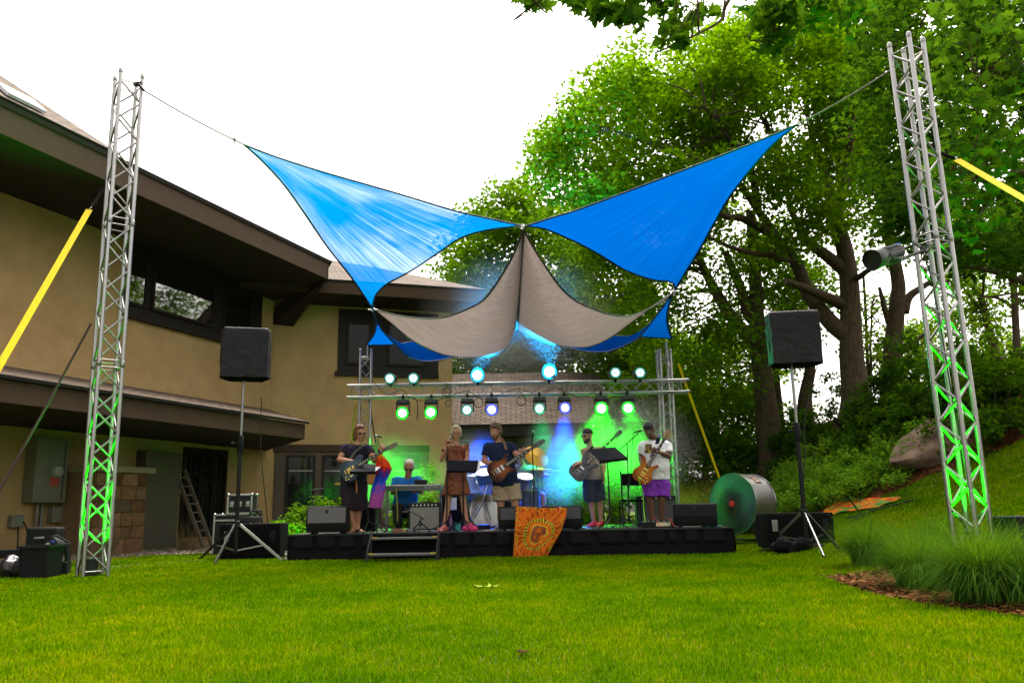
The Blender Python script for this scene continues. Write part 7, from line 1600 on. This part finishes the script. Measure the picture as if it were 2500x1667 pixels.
strap_over('dark guitar strap of the long haired musician', [k4_(640, 560, 14.5), k4_(690, 470, 14.6), k4_(770, 400, 14.68), k4_(790, 390, 14.8)], mat('dark_strap', (.03, .03, .025), .8), .024)
strap_over('orange strap end dangling under the grey blue guitar', [k4_(700, 705, 14.5), k4_(712, 760, 14.5), k4_(712, 830, 14.52)], mat('orange_strap', (.5, .17, .02), .8), .012)
# ---- 2 keyboard player
Y = 15.55
J = dict(head=k4_(1190, 602, Y - .12), neck=k4_(1180, 690, Y), sh=[k4_(1078, 715, Y), k4_(1272, 712, Y)], el=[k4_(1040, 830, Y - .1), k4_(1300, 822, Y - .1)], wr=[k4_(1100, 775, Y - .34), k4_(1250, 800, Y - .3)], pel=k4_(1150, 975, Y + .12), kn=[k4_(1085, 960, Y - .35), k4_(1225, 960, Y - .35)], an=[foot_z(k4_(1085, 1140, Y - .3)), foot_z(k4_(1225, 1140, Y - .3))])
r2, H_, m3, ax = person('white haired musician in a blue shirt and sunglasses seated at the keyboard', SK2, J, (.0, -.9, -.42), hands=((V3(.1, -1, .2), V3(0, 0, -1), .35, 1), (V3(-.1, -1, -.1), V3(0, 0, -1), .35, -1)), belly=.03, w=1.08, sc=1.16)
shirt(r2, J, mat('bright_blue_cotton', (.012, .13, .38), .85, 0, .15, 9, .3, 60, spec=.15), sleeve=.72, belly=.03, w=1.12, hem=-.02, sc=1.16, sr=.075)
shorts(r2, J, mat('dark_trousers', (.012, .014, .013), .9, 0, .2, 8), frac=1.9, r0=.10, r1=.07, name='trousers', top=.05)
HW = hair_mat('white_hair', (.42, .40, .36), (.62, .60, .55)); hair(r2, [((0, -.028, .055), (.083, .088, .078)), ((-.06, -.04, .0), (.025, .05, .05)), ((.06, -.04, .0), (.025, .05, .05))], HW, H_, m3, sc=1.16, disp=(.012, .02)); eyewear(r2, H_, m3, BLACK, mat('black_lens', (.008, .012, .008), .12, 0, 0), 1.16)
for i in (0, 1): shoe(r2, J['an'][i], (0, -1), BLACK)
sp_ = J['pel']; st = thing('stool', 'small black stool under the keyboard player', 'stool', (sp_.x, sp_.y, DECK)); q = MB(); q.lathe([(.17, -.05), (.18, -.03), (.18, 0), (.15, .01)], (sp_.x, sp_.y, sp_.z - .12), (0, 0, 1), 20); q.build('seat', BCLOTH, st)
for a in (.5, 2.1, 3.7, 5.2): q = MB(); q.tube([(sp_.x + .1 * math.cos(a), sp_.y + .1 * math.sin(a), sp_.z - .16), (sp_.x + .2 * math.cos(a), sp_.y + .2 * math.sin(a), DECK)], .012, 6); q.build('leg', BLACK, st)
# ---- 3 singer
Y = 14.65
J = dict(head=k4_(1620, 288, Y - .02), neck=k4_(1618, 382, Y), sh=[k4_(1522, 412, Y), k4_(1712, 412, Y)], el=[k4_(1484, 535, Y - .04), k4_(1722, 515, Y - .03)], wr=[k4_(1545, 410, Y - .24), k4_(1706, 540, Y - .28)], pel=k4_(1618, 690, Y), kn=[k4_(1545, 925, Y - .02), k4_(1685, 925, Y - .02)], an=[foot_z(k4_(1512, 1140, Y)), foot_z(k4_(1722, 1140, Y))])
r3, H_, m3, ax = person('woman with glasses in a brown tie dye dress singing at a microphone', SK1, J, (.22, -.97, -.08), sc=1.07, w=.95, thick=.88, hands=((V3(.15, .1, 1), V3(.3, -.8, 0), 1.2, 1), (V3(-.1, -.8, -.5), V3(0, 0, -1), .4, -1)), feet=((-.35, -.9), (.35, -.9)))
def dressm():
    m, N, L, b = new_mat('brown_tie_dye'); tc = N.new('ShaderNodeTexCoord'); n = N.new('ShaderNodeTexNoise'); n.inputs['Scale'].default_value = 4.5; n.inputs['Detail'].default_value = 7; n.inputs['Roughness'].default_value = .7; n.inputs['Distortion'].default_value = 1.2; L.new(tc.outputs['Object'], n.inputs[0])
    r = ramp(N, [(.33, (.05, .012, .02)), (.45, (.13, .035, .025)), (.53, (.22, .08, .025)), (.62, (.15, .045, .07)), (.72, (.30, .18, .16))]); L.new(n.outputs['Fac'], r.inputs[0]); L.new(r.outputs[0], b.inputs['Base Color']); b.inputs['Roughness'].default_value = .85; b.inputs['Specular IOR Level'].default_value = .15; return m
secs, r_, u_, f_ = torso_secs(J, 1.07, .012, 0, .95, .0); mb = MB(); hemc = k4_(1622, 850, Y)
low = [(hemc, r_ * .262, f_ * .19), (hemc.lerp(J['pel'], .35), r_ * .235, f_ * .175), (hemc.lerp(J['pel'], .7), r_ * .205, f_ * .155)]
c, x, y = secs[-1]; mb.loft(low + secs[:-1] + [(c, x * .9, y * .9)], 26)
for i in (0, 1):
    s_, e = J['sh'][i], J['el'][i]; mb.limb([J['neck'].lerp(s_, .45) - u_ * .05, s_ - u_ * .006], [.05, .056], 12); mb.tube([s_ + (s_ - e).normalized() * .02, s_, s_.lerp(e, .3), s_.lerp(e, .42)], [.03, .056, .056, .058], 14)
fused('dress', mb, dressm(), r3, .011, 4, (.05, .09))
hair(r3, [((0, -.022, .056), (.09, .096, .084)), ((0, -.095, .02), (.05, .045, .05)), ((-.07, -.012, .0), (.026, .05, .065)), ((.07, -.012, .0), (.026, .05, .065)), ((-.02, .05, .098), (.055, .035, .022))], hair_mat('ash_blond_hair', (.36, .27, .15), (.62, .52, .36)), H_, m3, sc=1.07, disp=(.014, .025)); eyewear(r3, H_, m3, BLACK, None, 1.07, False, 'glasses')
for i, d in enumerate(((-.35, -.9), (.35, -.9))): shoe(r3, J['an'][i], d, mat('pink_leather', (.55, .06, .09), .5), sandal=True, name='sandal')
# ---- 4 bearded guitarist
Y = 14.95
J = dict(head=k5_(222, 272, Y - .06), neck=k5_(248, 365, Y), sh=[k5_(152, 412, Y - .03), k5_(358, 400, Y + .03)], el=[k5_(118, 540, Y - .06), k5_(425, 500, Y - .12)], wr=[k5_(272, 603, Y - .36), k5_(488, 490, Y - .30)], pel=k5_(315, 740, Y), kn=[k5_(270, 940, Y - .04), k5_(400, 935, Y - .02)], an=[foot_z(k5_(262, 1130, Y)), foot_z(k5_(412, 1120, Y + .05))])
r4, H_, m3, ax = person('bearded man in navy shirt and khaki shorts playing a sunburst guitar', SK1, J, (-.5, -.8, -.33), hands=((V3(.95, -.25, -.1), V3(0, .3, -1), .55, 1), (V3(.25, -.35, .9), V3(-.5, .8, .1), 1.1, -1)), feet=((-.3, -.95), (.3, -.95)), belly=.03, w=1.12, thick=1.08)
shirt(r4, J, mat('navy_cotton', (.010, .018, .045), .85, 0, .2, 9, .3, 60, spec=.15), sleeve=.62, belly=.03, w=1.14, hem=-.10, thick=1.08)
shorts(r4, J, mat('khaki_cotton', (.34, .25, .16), .85, 0, .12, 8, .4, 50, spec=.15), frac=.80, r0=.118, r1=.12, w=1.1)
HG = hair_mat('brown_hair', (.085, .038, .018), (.17, .085, .045)); hair(r4, [((0, -.022, .055), (.088, .096, .086)), ((-.066, -.035, .0), (.03, .055, .075)), ((.066, -.035, .0), (.03, .055, .075)), ((0, -.07, -.03), (.07, .04, .08)), ((.02, .05, .1), (.05, .035, .025))], HG, H_, m3, disp=(.035, .025))
hair(r4, [((0, .052, -.092), (.044, .034, .036)), ((-.042, .03, -.07), (.018, .04, .036)), ((.042, .03, -.07), (.018, .04, .036)), ((0, .088, -.05), (.03, .009, .008))], HG, H_, m3, disp=(.01, .02), name='beard', voxel=.006)
for i, d in enumerate(((-.3, -.95), (.3, -.95))): shoe(r4, J['an'][i], d, mat('grey_trainer', (.12, .12, .13), .7))
gc = k5_(280, 608, 14.52); guitar('amber sunburst electric guitar of the bearded man', gc, k5_(640, 372, 14.42), (-.05, -1, .12), 'double', sunburst('amber_sunburst', (.26, .062, .006), (.035, .006, .003), tuple(gc), .21), (.02, -.05), 1.12, mat('black_headstock', (.02, .02, .02), .3), STEEL)
strap_over('brown leather guitar strap of the bearded man', [k5_(205, 520, 14.7), k5_(262, 470, 14.74), k5_(322, 440, 14.76), k5_(300, 370, 14.82), k5_(272, 330, 14.93)][2:], mat('brown_leather', (.14, .06, .03), .6), .024)
# ---- 5 drummer
Y = 16.45
J = dict(head=k5_(448, 505, Y - .05), neck=k5_(470, 580, Y), sh=[k5_(405, 605, Y), k5_(585, 610, Y)], el=[k5_(400, 700, Y - .12), k5_(645, 690, Y - .15)], wr=[k5_(470, 690, Y - .4), k5_(655, 665, Y - .4)], pel=k5_(520, 820, Y + .05), kn=[k5_(440, 850, Y - .42), k5_(655, 850, Y - .38)], an=[foot_z(k5_(440, 1080, Y - .38)), foot_z(k5_(650, 1080, Y - .36))])
r5, H_, m3, ax = person('drummer in a pale grey blue shirt with red headband behind the kit', SK1, J, (-.2, -.95, -.2), hands=((V3(.2, -1, 0), V3(0, 0, -1), 1.1, 1), (V3(.5, -.8, .1), V3(0, 0, -1), 1.1, -1)), sc=1.16)
shirt(r5, J, mat('grey_blue_cotton', (.17, .23, .27), .85, 0, .12, 9, .3, 60), sleeve=.75, hem=-.05, sc=1.16); shorts(r5, J, mat('dark_shorts', (.04, .045, .05), .9), frac=.85, sc=1.16)
hair(r5, [((0, -.025, .055), (.084, .09, .08)), ((0, -.07, -.02), (.06, .04, .07))], HG, H_, m3, sc=1.16); q = MB(); q.tube([H_(.083 * math.cos(a), -.004 + .099 * math.sin(a), .045) for a in np.linspace(0, 6.283, 33)], .006, 6, True, [.016] * 33); q.build('headband', mat('red_cloth', (.55, .02, .03), .8), r5)
for i in (0, 1): shoe(r5, J['an'][i], (0, -1), BLACK)
for lb, a, b in (('drumstick in the drummer\'s raised right side hand', k5_(640, 668, Y - .42), k5_(742, 662, Y - .62)), ('drumstick over the drum in front of the drummer', k5_(462, 690, Y - .42), k5_(520, 700, Y - .75))): q = MB(); q.tube([a, a.lerp(b, .8), b], [.009, .008, .004], 8); tag(q.build('drumstick', mat('pale_wood', (.55, .38, .18), .5)), lb, 'drumstick', 'drumsticks')
sp_ = J['pel']; st = thing('drum_stool', 'round drum stool under the drummer', 'stool', (sp_.x, sp_.y, DECK)); q = MB(); q.lathe([(.17, -.06), (.18, -.03), (.18, 0), (.15, .01)], (sp_.x, sp_.y, sp_.z - .13), (0, 0, 1), 20); q.build('seat', BCLOTH, st)
q = MB(); q.tube([(sp_.x, sp_.y, sp_.z - .18), (sp_.x, sp_.y, DECK + .1)], .018, 8); q.build('post', STEEL, st)
for a in (.5, 2.6, 4.7): q = MB(); q.tube([(sp_.x, sp_.y, DECK + .2), (sp_.x + .24 * math.cos(a), sp_.y + .24 * math.sin(a), DECK + .01)], .012, 6); q.build('leg', STEEL, st)
# ---- 6 bass player in the smoke
Y = 15.7
J = dict(head=k5_(1062, 312, Y - .02), neck=k5_(1085, 400, Y), sh=[k5_(1022, 440, Y - .12), k5_(1160, 430, Y + .1)], el=[k5_(1060, 560, Y - .1), k5_(1212, 560, Y + .02)], wr=[k5_(1000, 556, Y - .36), k5_(1210, 655, Y - .12)], pel=k5_(1112, 690, Y), kn=[k5_(1085, 890, Y - .06), k5_(1165, 890, Y + .03)], an=[foot_z(k5_(1120, 1080, Y)), foot_z(k5_(1185, 1085, Y + .08))])
r6, H_, m3, ax = person('bass player in a sleeveless top and backwards cap standing in the smoke', SK4, J, (-.85, -.5, -.08), hands=((V3(-.9, -.3, -.2), V3(.2, .6, -.6), .5, 1), (V3(.05, -.1, -1), V3(-1, -.2, 0), .35, -1)), feet=((-.6, -.8), (-.5, -.85)))
shirt(r6, J, mat('pale_sleeveless_cotton', (.30, .25, .22), .85, 0, .12, 9, .3, 60), sleeve=0, hem=-.08, w=.98); shorts(r6, J, mat('dark_blue_denim', (.02, .028, .05), .9, 0, .2, 8), frac=1.05, r0=.112, r1=.112)
q = MB(); CAPM = mat('black_cap_cloth', (.012, .012, .016), .8)
q.ell(H_(0, -.01, .055), .092, .108, .085, m3, 22, 14); q.ell(H_(0, -.115, .03), .07, .07, .012, m3, 18, 8); fused('cap', q, CAPM, r6, .008, 2)
hair(r6, [((0, .05, -.095), (.045, .035, .04)), ((-.045, .028, -.07), (.016, .04, .036)), ((.045, .028, -.07), (.016, .04, .036))], hair_mat('black_beard', (.012, .009, .008), (.03, .022, .018)), H_, m3, disp=(.008, .02), name='beard', voxel=.007); eyewear(r6, H_, m3, BLACK, mat('black_lens', (.008, .008, .008), .12, 0, 0))
for i, d in enumerate(((-.6, -.8), (-.5, -.85))): shoe(r6, J['an'][i], d, mat('red_canvas', (.5, .02, .03), .7))
gc = k5_(1020, 600, Y - .36); guitar('dark bass guitar pointing up to the right in the smoke', gc, k5_(1290, 345, Y - .28), (-.25, -1, .1), 'bass', mat('dark_bass_finish', (.03, .03, .04), .25), (-.02,), 1.1, mat('dark_headstock', (.03, .025, .02), .4), STEEL, name='bass_guitar', neck_len=.62)
strap_over('dark strap of the bass guitar', [k5_(1010, 590, Y - .3), k5_(1040, 500, Y - .2), k5_(1100, 420, Y - .14), k5_(1110, 405, Y)], BCLOTH, .024)
# ---- 7 guitarist in white
Y = 15.0
J = dict(head=k5_(1622, 262, Y - .10), neck=k5_(1668, 345, Y), sh=[k5_(1570, 395, Y - .03), k5_(1778, 392, Y + .03)], el=[k5_(1545, 500, Y + .02), k5_(1802, 500, Y - .08)], wr=[k5_(1556, 575, Y - .26), k5_(1715, 462, Y - .34)], pel=k5_(1688, 705, Y), kn=[k5_(1632, 900, Y - .04), k5_(1738, 900, Y - .02)], an=[foot_z(k5_(1655, 1090, Y)), foot_z(k5_(1735, 1085, Y + .05))])
r7, H_, m3, ax = person('man in white shirt, purple shorts and black cap playing an orange guitar', SK3, J, (-.5, -.72, -.48), hands=((V3(.1, -.1, -1), V3(.4, .8, 0), .8, 1), (V3(-.75, -.2, .35), V3(.2, .8, .2), 1.1, -1)), belly=.07, w=1.14, thick=1.08, feet=((-.2, -1), (.25, -1)))
shirt(r7, J, mat('white_cotton', (.72, .72, .74), .85, 0, .06, 9, .35, 60), sleeve=.74, belly=.07, w=1.16, hem=-.02, sr=.08, thick=1.08)
shorts(r7, J, mat('purple_cotton', (.17, .02, .36), .85, 0, .15, 8, .4, 50), frac=.82, r0=.12, r1=.122, w=1.12, belly=.05)
q = MB(); q.ell(H_(0, -.012, .052), .093, .106, .084, m3, 22, 14); q.ell(H_(0, .03, .085), .075, .06, .035, m3, 18, 10); fused('cap', q, mat('black_wool', (.012, .014, .02), .9), r7, .008, 2)
hair(r7, [((0, .045, -.1), (.04, .03, .03))], hair_mat('black_beard', (.010, .008, .007), (.02, .016, .014)), H_, m3, disp=(.006, .02), name='beard', voxel=.007)
for i, d in enumerate(((-.2, -1), (.25, -1))): shoe(r7, J['an'][i], d, BLACK)
r_, u_, f_ = ax; ch = J['pel'].lerp(J['neck'], .70) - r_ * .10
def chest(x, z, o): return P(*k5(1618 + x, 432 + z), 1) * 1 if False else ch + r_ * (x / 500) + u_ * (-z / 500) + f_ * o
PR = [mat('print_olive', (.30, .22, .04), .8), mat('print_black', (.04, .035, .03), .8), mat('print_gold', (.5, .36, .06), .8)]
bpy.context.view_layer.update()
tee = [o for o in r7.children if o.name.startswith('shirt')][0]
from mathutils.bvhtree import BVHTree
bv = BVHTree.FromPolygons([v.co.copy() for v in tee.data.vertices], [tuple(p.vertices) for p in tee.data.polygons])
def onto(px, py, lift=.004):
    p, n, i, d = bv.ray_cast(EYE, ray(px, py).normalized()); return (p + n * lift) if p is not None else P(px, py, Y - .2)
for mm, x0, x1, y0, y1, lf in ((PR[0], 1585, 1650, 388, 472, .004), (PR[1], 1590, 1645, 394, 408, .006), (PR[1], 1590, 1612, 414, 466, .006), (PR[2], 1596, 1607, 424, 440, .008), (PR[1], 1624, 1645, 414, 440, .006), (PR[2], 1628, 1640, 446, 462, .006)):
    q = MB(); q.grid([[onto(*k5(x0 + (x1 - x0) * i / 6, y0 + (y1 - y0) * j / 6), lf) for i in range(7)] for j in range(7)]); q.build('print', mm, tee, fix=False, ang=180)
gc = k5_(1588, 628, 14.62); guitar('orange electric guitar held upright by the man in white', gc, k5_(1772, 330, 14.56), (-.12, -1, .1), 'double', sunburst('orange_top', (.46, .145, .010), (.24, .055, .005), tuple(gc), .22), (.02, -.05), 1.04, MAPLE, GOLD)
strap_over('wide dark blue guitar strap across the white shirt', [k5_(1645, 510, 14.66), onto(*k5(1672, 440), .01), onto(*k5(1695, 380), .01), onto(*k5(1712, 325), .01), k5_(1722, 300, Y)], mat('dark_blue_strap', (.012, .012, .05), .7), .034)
q = MB(); c_ = J['wr'][1]; d_ = (J['wr'][1] - J['el'][1]).normalized(); m4 = frame(d_); q.tube([c_ + (m4.col[0] * math.cos(a) + m4.col[1] * math.sin(a)) * .033 for a in np.linspace(0, 6.283, 17)], .005, 6); q.build('wristband', mat('yellow_band', (.7, .45, .05), .6), r7)
# ================================================================= GRASS
def grass_mat():
    m, N, L, b = new_mat('lawn_blade'); N.remove(b); out = N['Material Output']
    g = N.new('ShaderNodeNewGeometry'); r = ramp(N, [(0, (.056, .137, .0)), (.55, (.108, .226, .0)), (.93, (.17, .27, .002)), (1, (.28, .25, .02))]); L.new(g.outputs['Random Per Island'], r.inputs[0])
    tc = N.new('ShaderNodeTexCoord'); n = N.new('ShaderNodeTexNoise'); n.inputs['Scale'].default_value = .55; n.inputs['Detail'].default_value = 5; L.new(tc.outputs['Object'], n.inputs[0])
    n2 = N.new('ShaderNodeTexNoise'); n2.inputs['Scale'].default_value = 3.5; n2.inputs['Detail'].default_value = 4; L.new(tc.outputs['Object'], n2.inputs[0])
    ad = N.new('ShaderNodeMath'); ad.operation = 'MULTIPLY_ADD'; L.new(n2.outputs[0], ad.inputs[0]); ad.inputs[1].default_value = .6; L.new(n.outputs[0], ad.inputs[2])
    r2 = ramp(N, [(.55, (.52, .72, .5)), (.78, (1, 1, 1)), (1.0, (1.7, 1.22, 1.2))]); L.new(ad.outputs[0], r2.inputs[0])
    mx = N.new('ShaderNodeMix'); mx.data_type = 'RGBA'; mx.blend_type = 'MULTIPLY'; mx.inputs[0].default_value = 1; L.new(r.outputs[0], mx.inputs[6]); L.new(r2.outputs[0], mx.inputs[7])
    d = N.new('ShaderNodeBsdfDiffuse'); t = N.new('ShaderNodeBsdfTranslucent'); s = N.new('ShaderNodeMixShader'); s.inputs[0].default_value = .4
    L.new(mx.outputs[2], d.inputs[0]); L.new(mx.outputs[2], t.inputs[0]); L.new(d.outputs[0], s.inputs[1]); L.new(t.outputs[0], s.inputs[2]); L.new(s.outputs[0], out.inputs[0]); return m
def lawn_points(n):
    y = (3.3 ** .75 + nrg.random(n) * (19.5 ** .75 - 3.3 ** .75)) ** (1 / .75); x = nrg.uniform(-.95, 1.0, n) * y + nrg.uniform(-1.5, 1.5, n)
    k = ~inpoly(x, y, bed_front) & ~inpoly(x, y, bed_slope) & ~inpoly(x, y, stage_poly) & ~inpoly(x, y, strip) & ~inpoly(x, y, house_poly)
    return x[k], y[k]
x, y = lawn_points(780000); n = len(x)
z = hz(x, y); d = np.hypot(x, y)
clump = np.sin(x * 7.1 + 2 * np.sin(y * 3.3)) * np.sin(y * 6.3 + 1.7 * np.sin(x * 4.1)) + np.sin(x * 2.3 + y * 1.1)
h = nrg.uniform(.024, .050, n) * (1 + .07 * clump) * (1 + .02 * d); w = nrg.uniform(.0022, .0040, n) * np.clip(d / 4.2, 1, 3.2)
a = nrg.uniform(0, 6.283, n); ln = nrg.uniform(.05, .75, n); dx, dy = np.cos(a), np.sin(a); sx, sy = -np.sin(a + nrg.normal(0, .5, n)), np.cos(a + nrg.normal(0, .5, n))
def pt(t, ww):
    q = h * ln * t * t; px_, py_, pz_ = x + dx * q, y + dy * q, z - .004 + h * t * (1 - .25 * ln * t)
    return np.stack([px_ - sx * ww, py_ - sy * ww, pz_], 1), np.stack([px_ + sx * ww, py_ + sy * ww, pz_], 1)
V = np.stack([*pt(0, w), *pt(.5, w * .85), *pt(1, w * .12)], 1)
F = np.array([(0, 1, 3, 2), (2, 3, 5, 4)])[None] + (np.arange(n) * 6)[:, None, None]
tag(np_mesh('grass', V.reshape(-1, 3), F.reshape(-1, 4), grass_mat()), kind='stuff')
# mulch chips
nm = 2600; MC = []
bx = nrg.uniform(2.7, 6.4, nm * 2); by = nrg.uniform(5.2, 9.6, nm * 2); k = inpoly(bx, by, bed_front); bx, by = bx[k], by[k]
sx_ = nrg.uniform(4.5, 11, nm * 2); sy_ = nrg.uniform(12.5, 19, nm * 2); k = inpoly(sx_, sy_, bed_slope); bx = np.concatenate([bx, sx_[k]]); by = np.concatenate([by, sy_[k]]); n = len(bx)
a = nrg.uniform(0, 6.283, n); L_ = nrg.uniform(.02, .06, n); w_ = nrg.uniform(.005, .013, n); ux, uy = np.cos(a) * L_, np.sin(a) * L_; vx, vy = -np.sin(a) * w_, np.cos(a) * w_; bz = hz(bx, by) + .03 + nrg.uniform(0, .015, n); tz = nrg.uniform(-.012, .012, n)
V = np.stack([np.stack([bx - ux - vx, by - uy - vy, bz - tz], 1), np.stack([bx + ux - vx, by + uy - vy, bz + tz], 1), np.stack([bx + ux + vx, by + uy + vy, bz + tz + .004], 1), np.stack([bx - ux + vx, by - uy + vy, bz - tz + .004], 1)], 1)
CHIP, N_, L2, b_ = new_mat('mulch_chip'); g_n = N_.new('ShaderNodeNewGeometry'); r_n = ramp(N_, [(0, (.03, .012, .005)), (.6, (.11, .042, .016)), (1, (.22, .10, .04))]); L2.new(g_n.outputs['Random Per Island'], r_n.inputs[0]); L2.new(r_n.outputs[0], b_.inputs['Base Color']); b_.inputs['Roughness'].default_value = .9; b_.inputs['Specular IOR Level'].default_value = .03
tag(np_mesh('mulch', V.reshape(-1, 3), (np.arange(n * 4).reshape(-1, 4)), CHIP), kind='stuff')

# ================================================================= SMOKE
def smoke(px, py, Y, rx, ry, rz, dens, scale=1.6, thr=.42, seed=0.0, aniso=.25):
    c = P(px, py, Y); mb = MB(); mb.ell((0, 0, 0), 1.02, 1.02, 1.02, None, 24, 14)
    m, N, L, b = new_mat('stage_smoke'); N.remove(b); out = N['Material Output']; v = N.new('ShaderNodeVolumePrincipled'); v.inputs['Color'].default_value = (1, 1, 1, 1); v.inputs['Anisotropy'].default_value = aniso
    tc = N.new('ShaderNodeTexCoord'); ln = N.new('ShaderNodeVectorMath'); ln.operation = 'LENGTH'; L.new(tc.outputs['Object'], ln.inputs[0])
    fo = N.new('ShaderNodeMapRange'); fo.interpolation_type = 'SMOOTHSTEP'; fo.inputs[1].default_value = 1.0; fo.inputs[2].default_value = .15; fo.inputs[3].default_value = 0; fo.inputs[4].default_value = 1; L.new(ln.outputs['Value'], fo.inputs[0])
    n = N.new('ShaderNodeTexNoise'); n.noise_dimensions = '4D'; n.inputs['W'].default_value = seed; n.inputs['Scale'].default_value = scale; n.inputs['Detail'].default_value = 1.5; n.inputs['Distortion'].default_value = .6; L.new(tc.outputs['Object'], n.inputs['Vector'])
    th = N.new('ShaderNodeMapRange'); th.inputs[1].default_value = thr; th.inputs[2].default_value = thr + .25; th.inputs[3].default_value = .12; th.inputs[4].default_value = 1; L.new(n.outputs[0], th.inputs[0])
    mu = N.new('ShaderNodeMath'); mu.operation = 'MULTIPLY'; L.new(fo.outputs[0], mu.inputs[0]); L.new(th.outputs[0], mu.inputs[1]); m2 = N.new('ShaderNodeMath'); m2.operation = 'MULTIPLY'; m2.inputs[1].default_value = dens; L.new(mu.outputs[0], m2.inputs[0]); L.new(m2.outputs[0], v.inputs['Density']); L.new(v.outputs[0], out.inputs['Volume'])
    o = mb.build('smoke', m); o.location = c; o.scale = (rx, ry, rz); return tag(o, kind='stuff')
SMOKES = [(1520, 1090, 17.1, 1.8, 1.3, 1.3, .62, 1.3, .33, 1.0), (1365, 1130, 16.2, .95, 1.25, 1.1, .40, 1.5, .38, 2.3), (1150, 1160, 16.7, .85, .9, 1.05, .42, 1.4, .38, 3.1), (960, 1150, 16.9, 1.3, .9, .95, .32, 1.5, .40, 4.4), (1270, 790, 17.2, 2.5, 1.6, 1.7, .11, 1.1, .34, 5.2)]
for a in SMOKES: smoke(*a)
print('objects', len(bpy.data.objects))
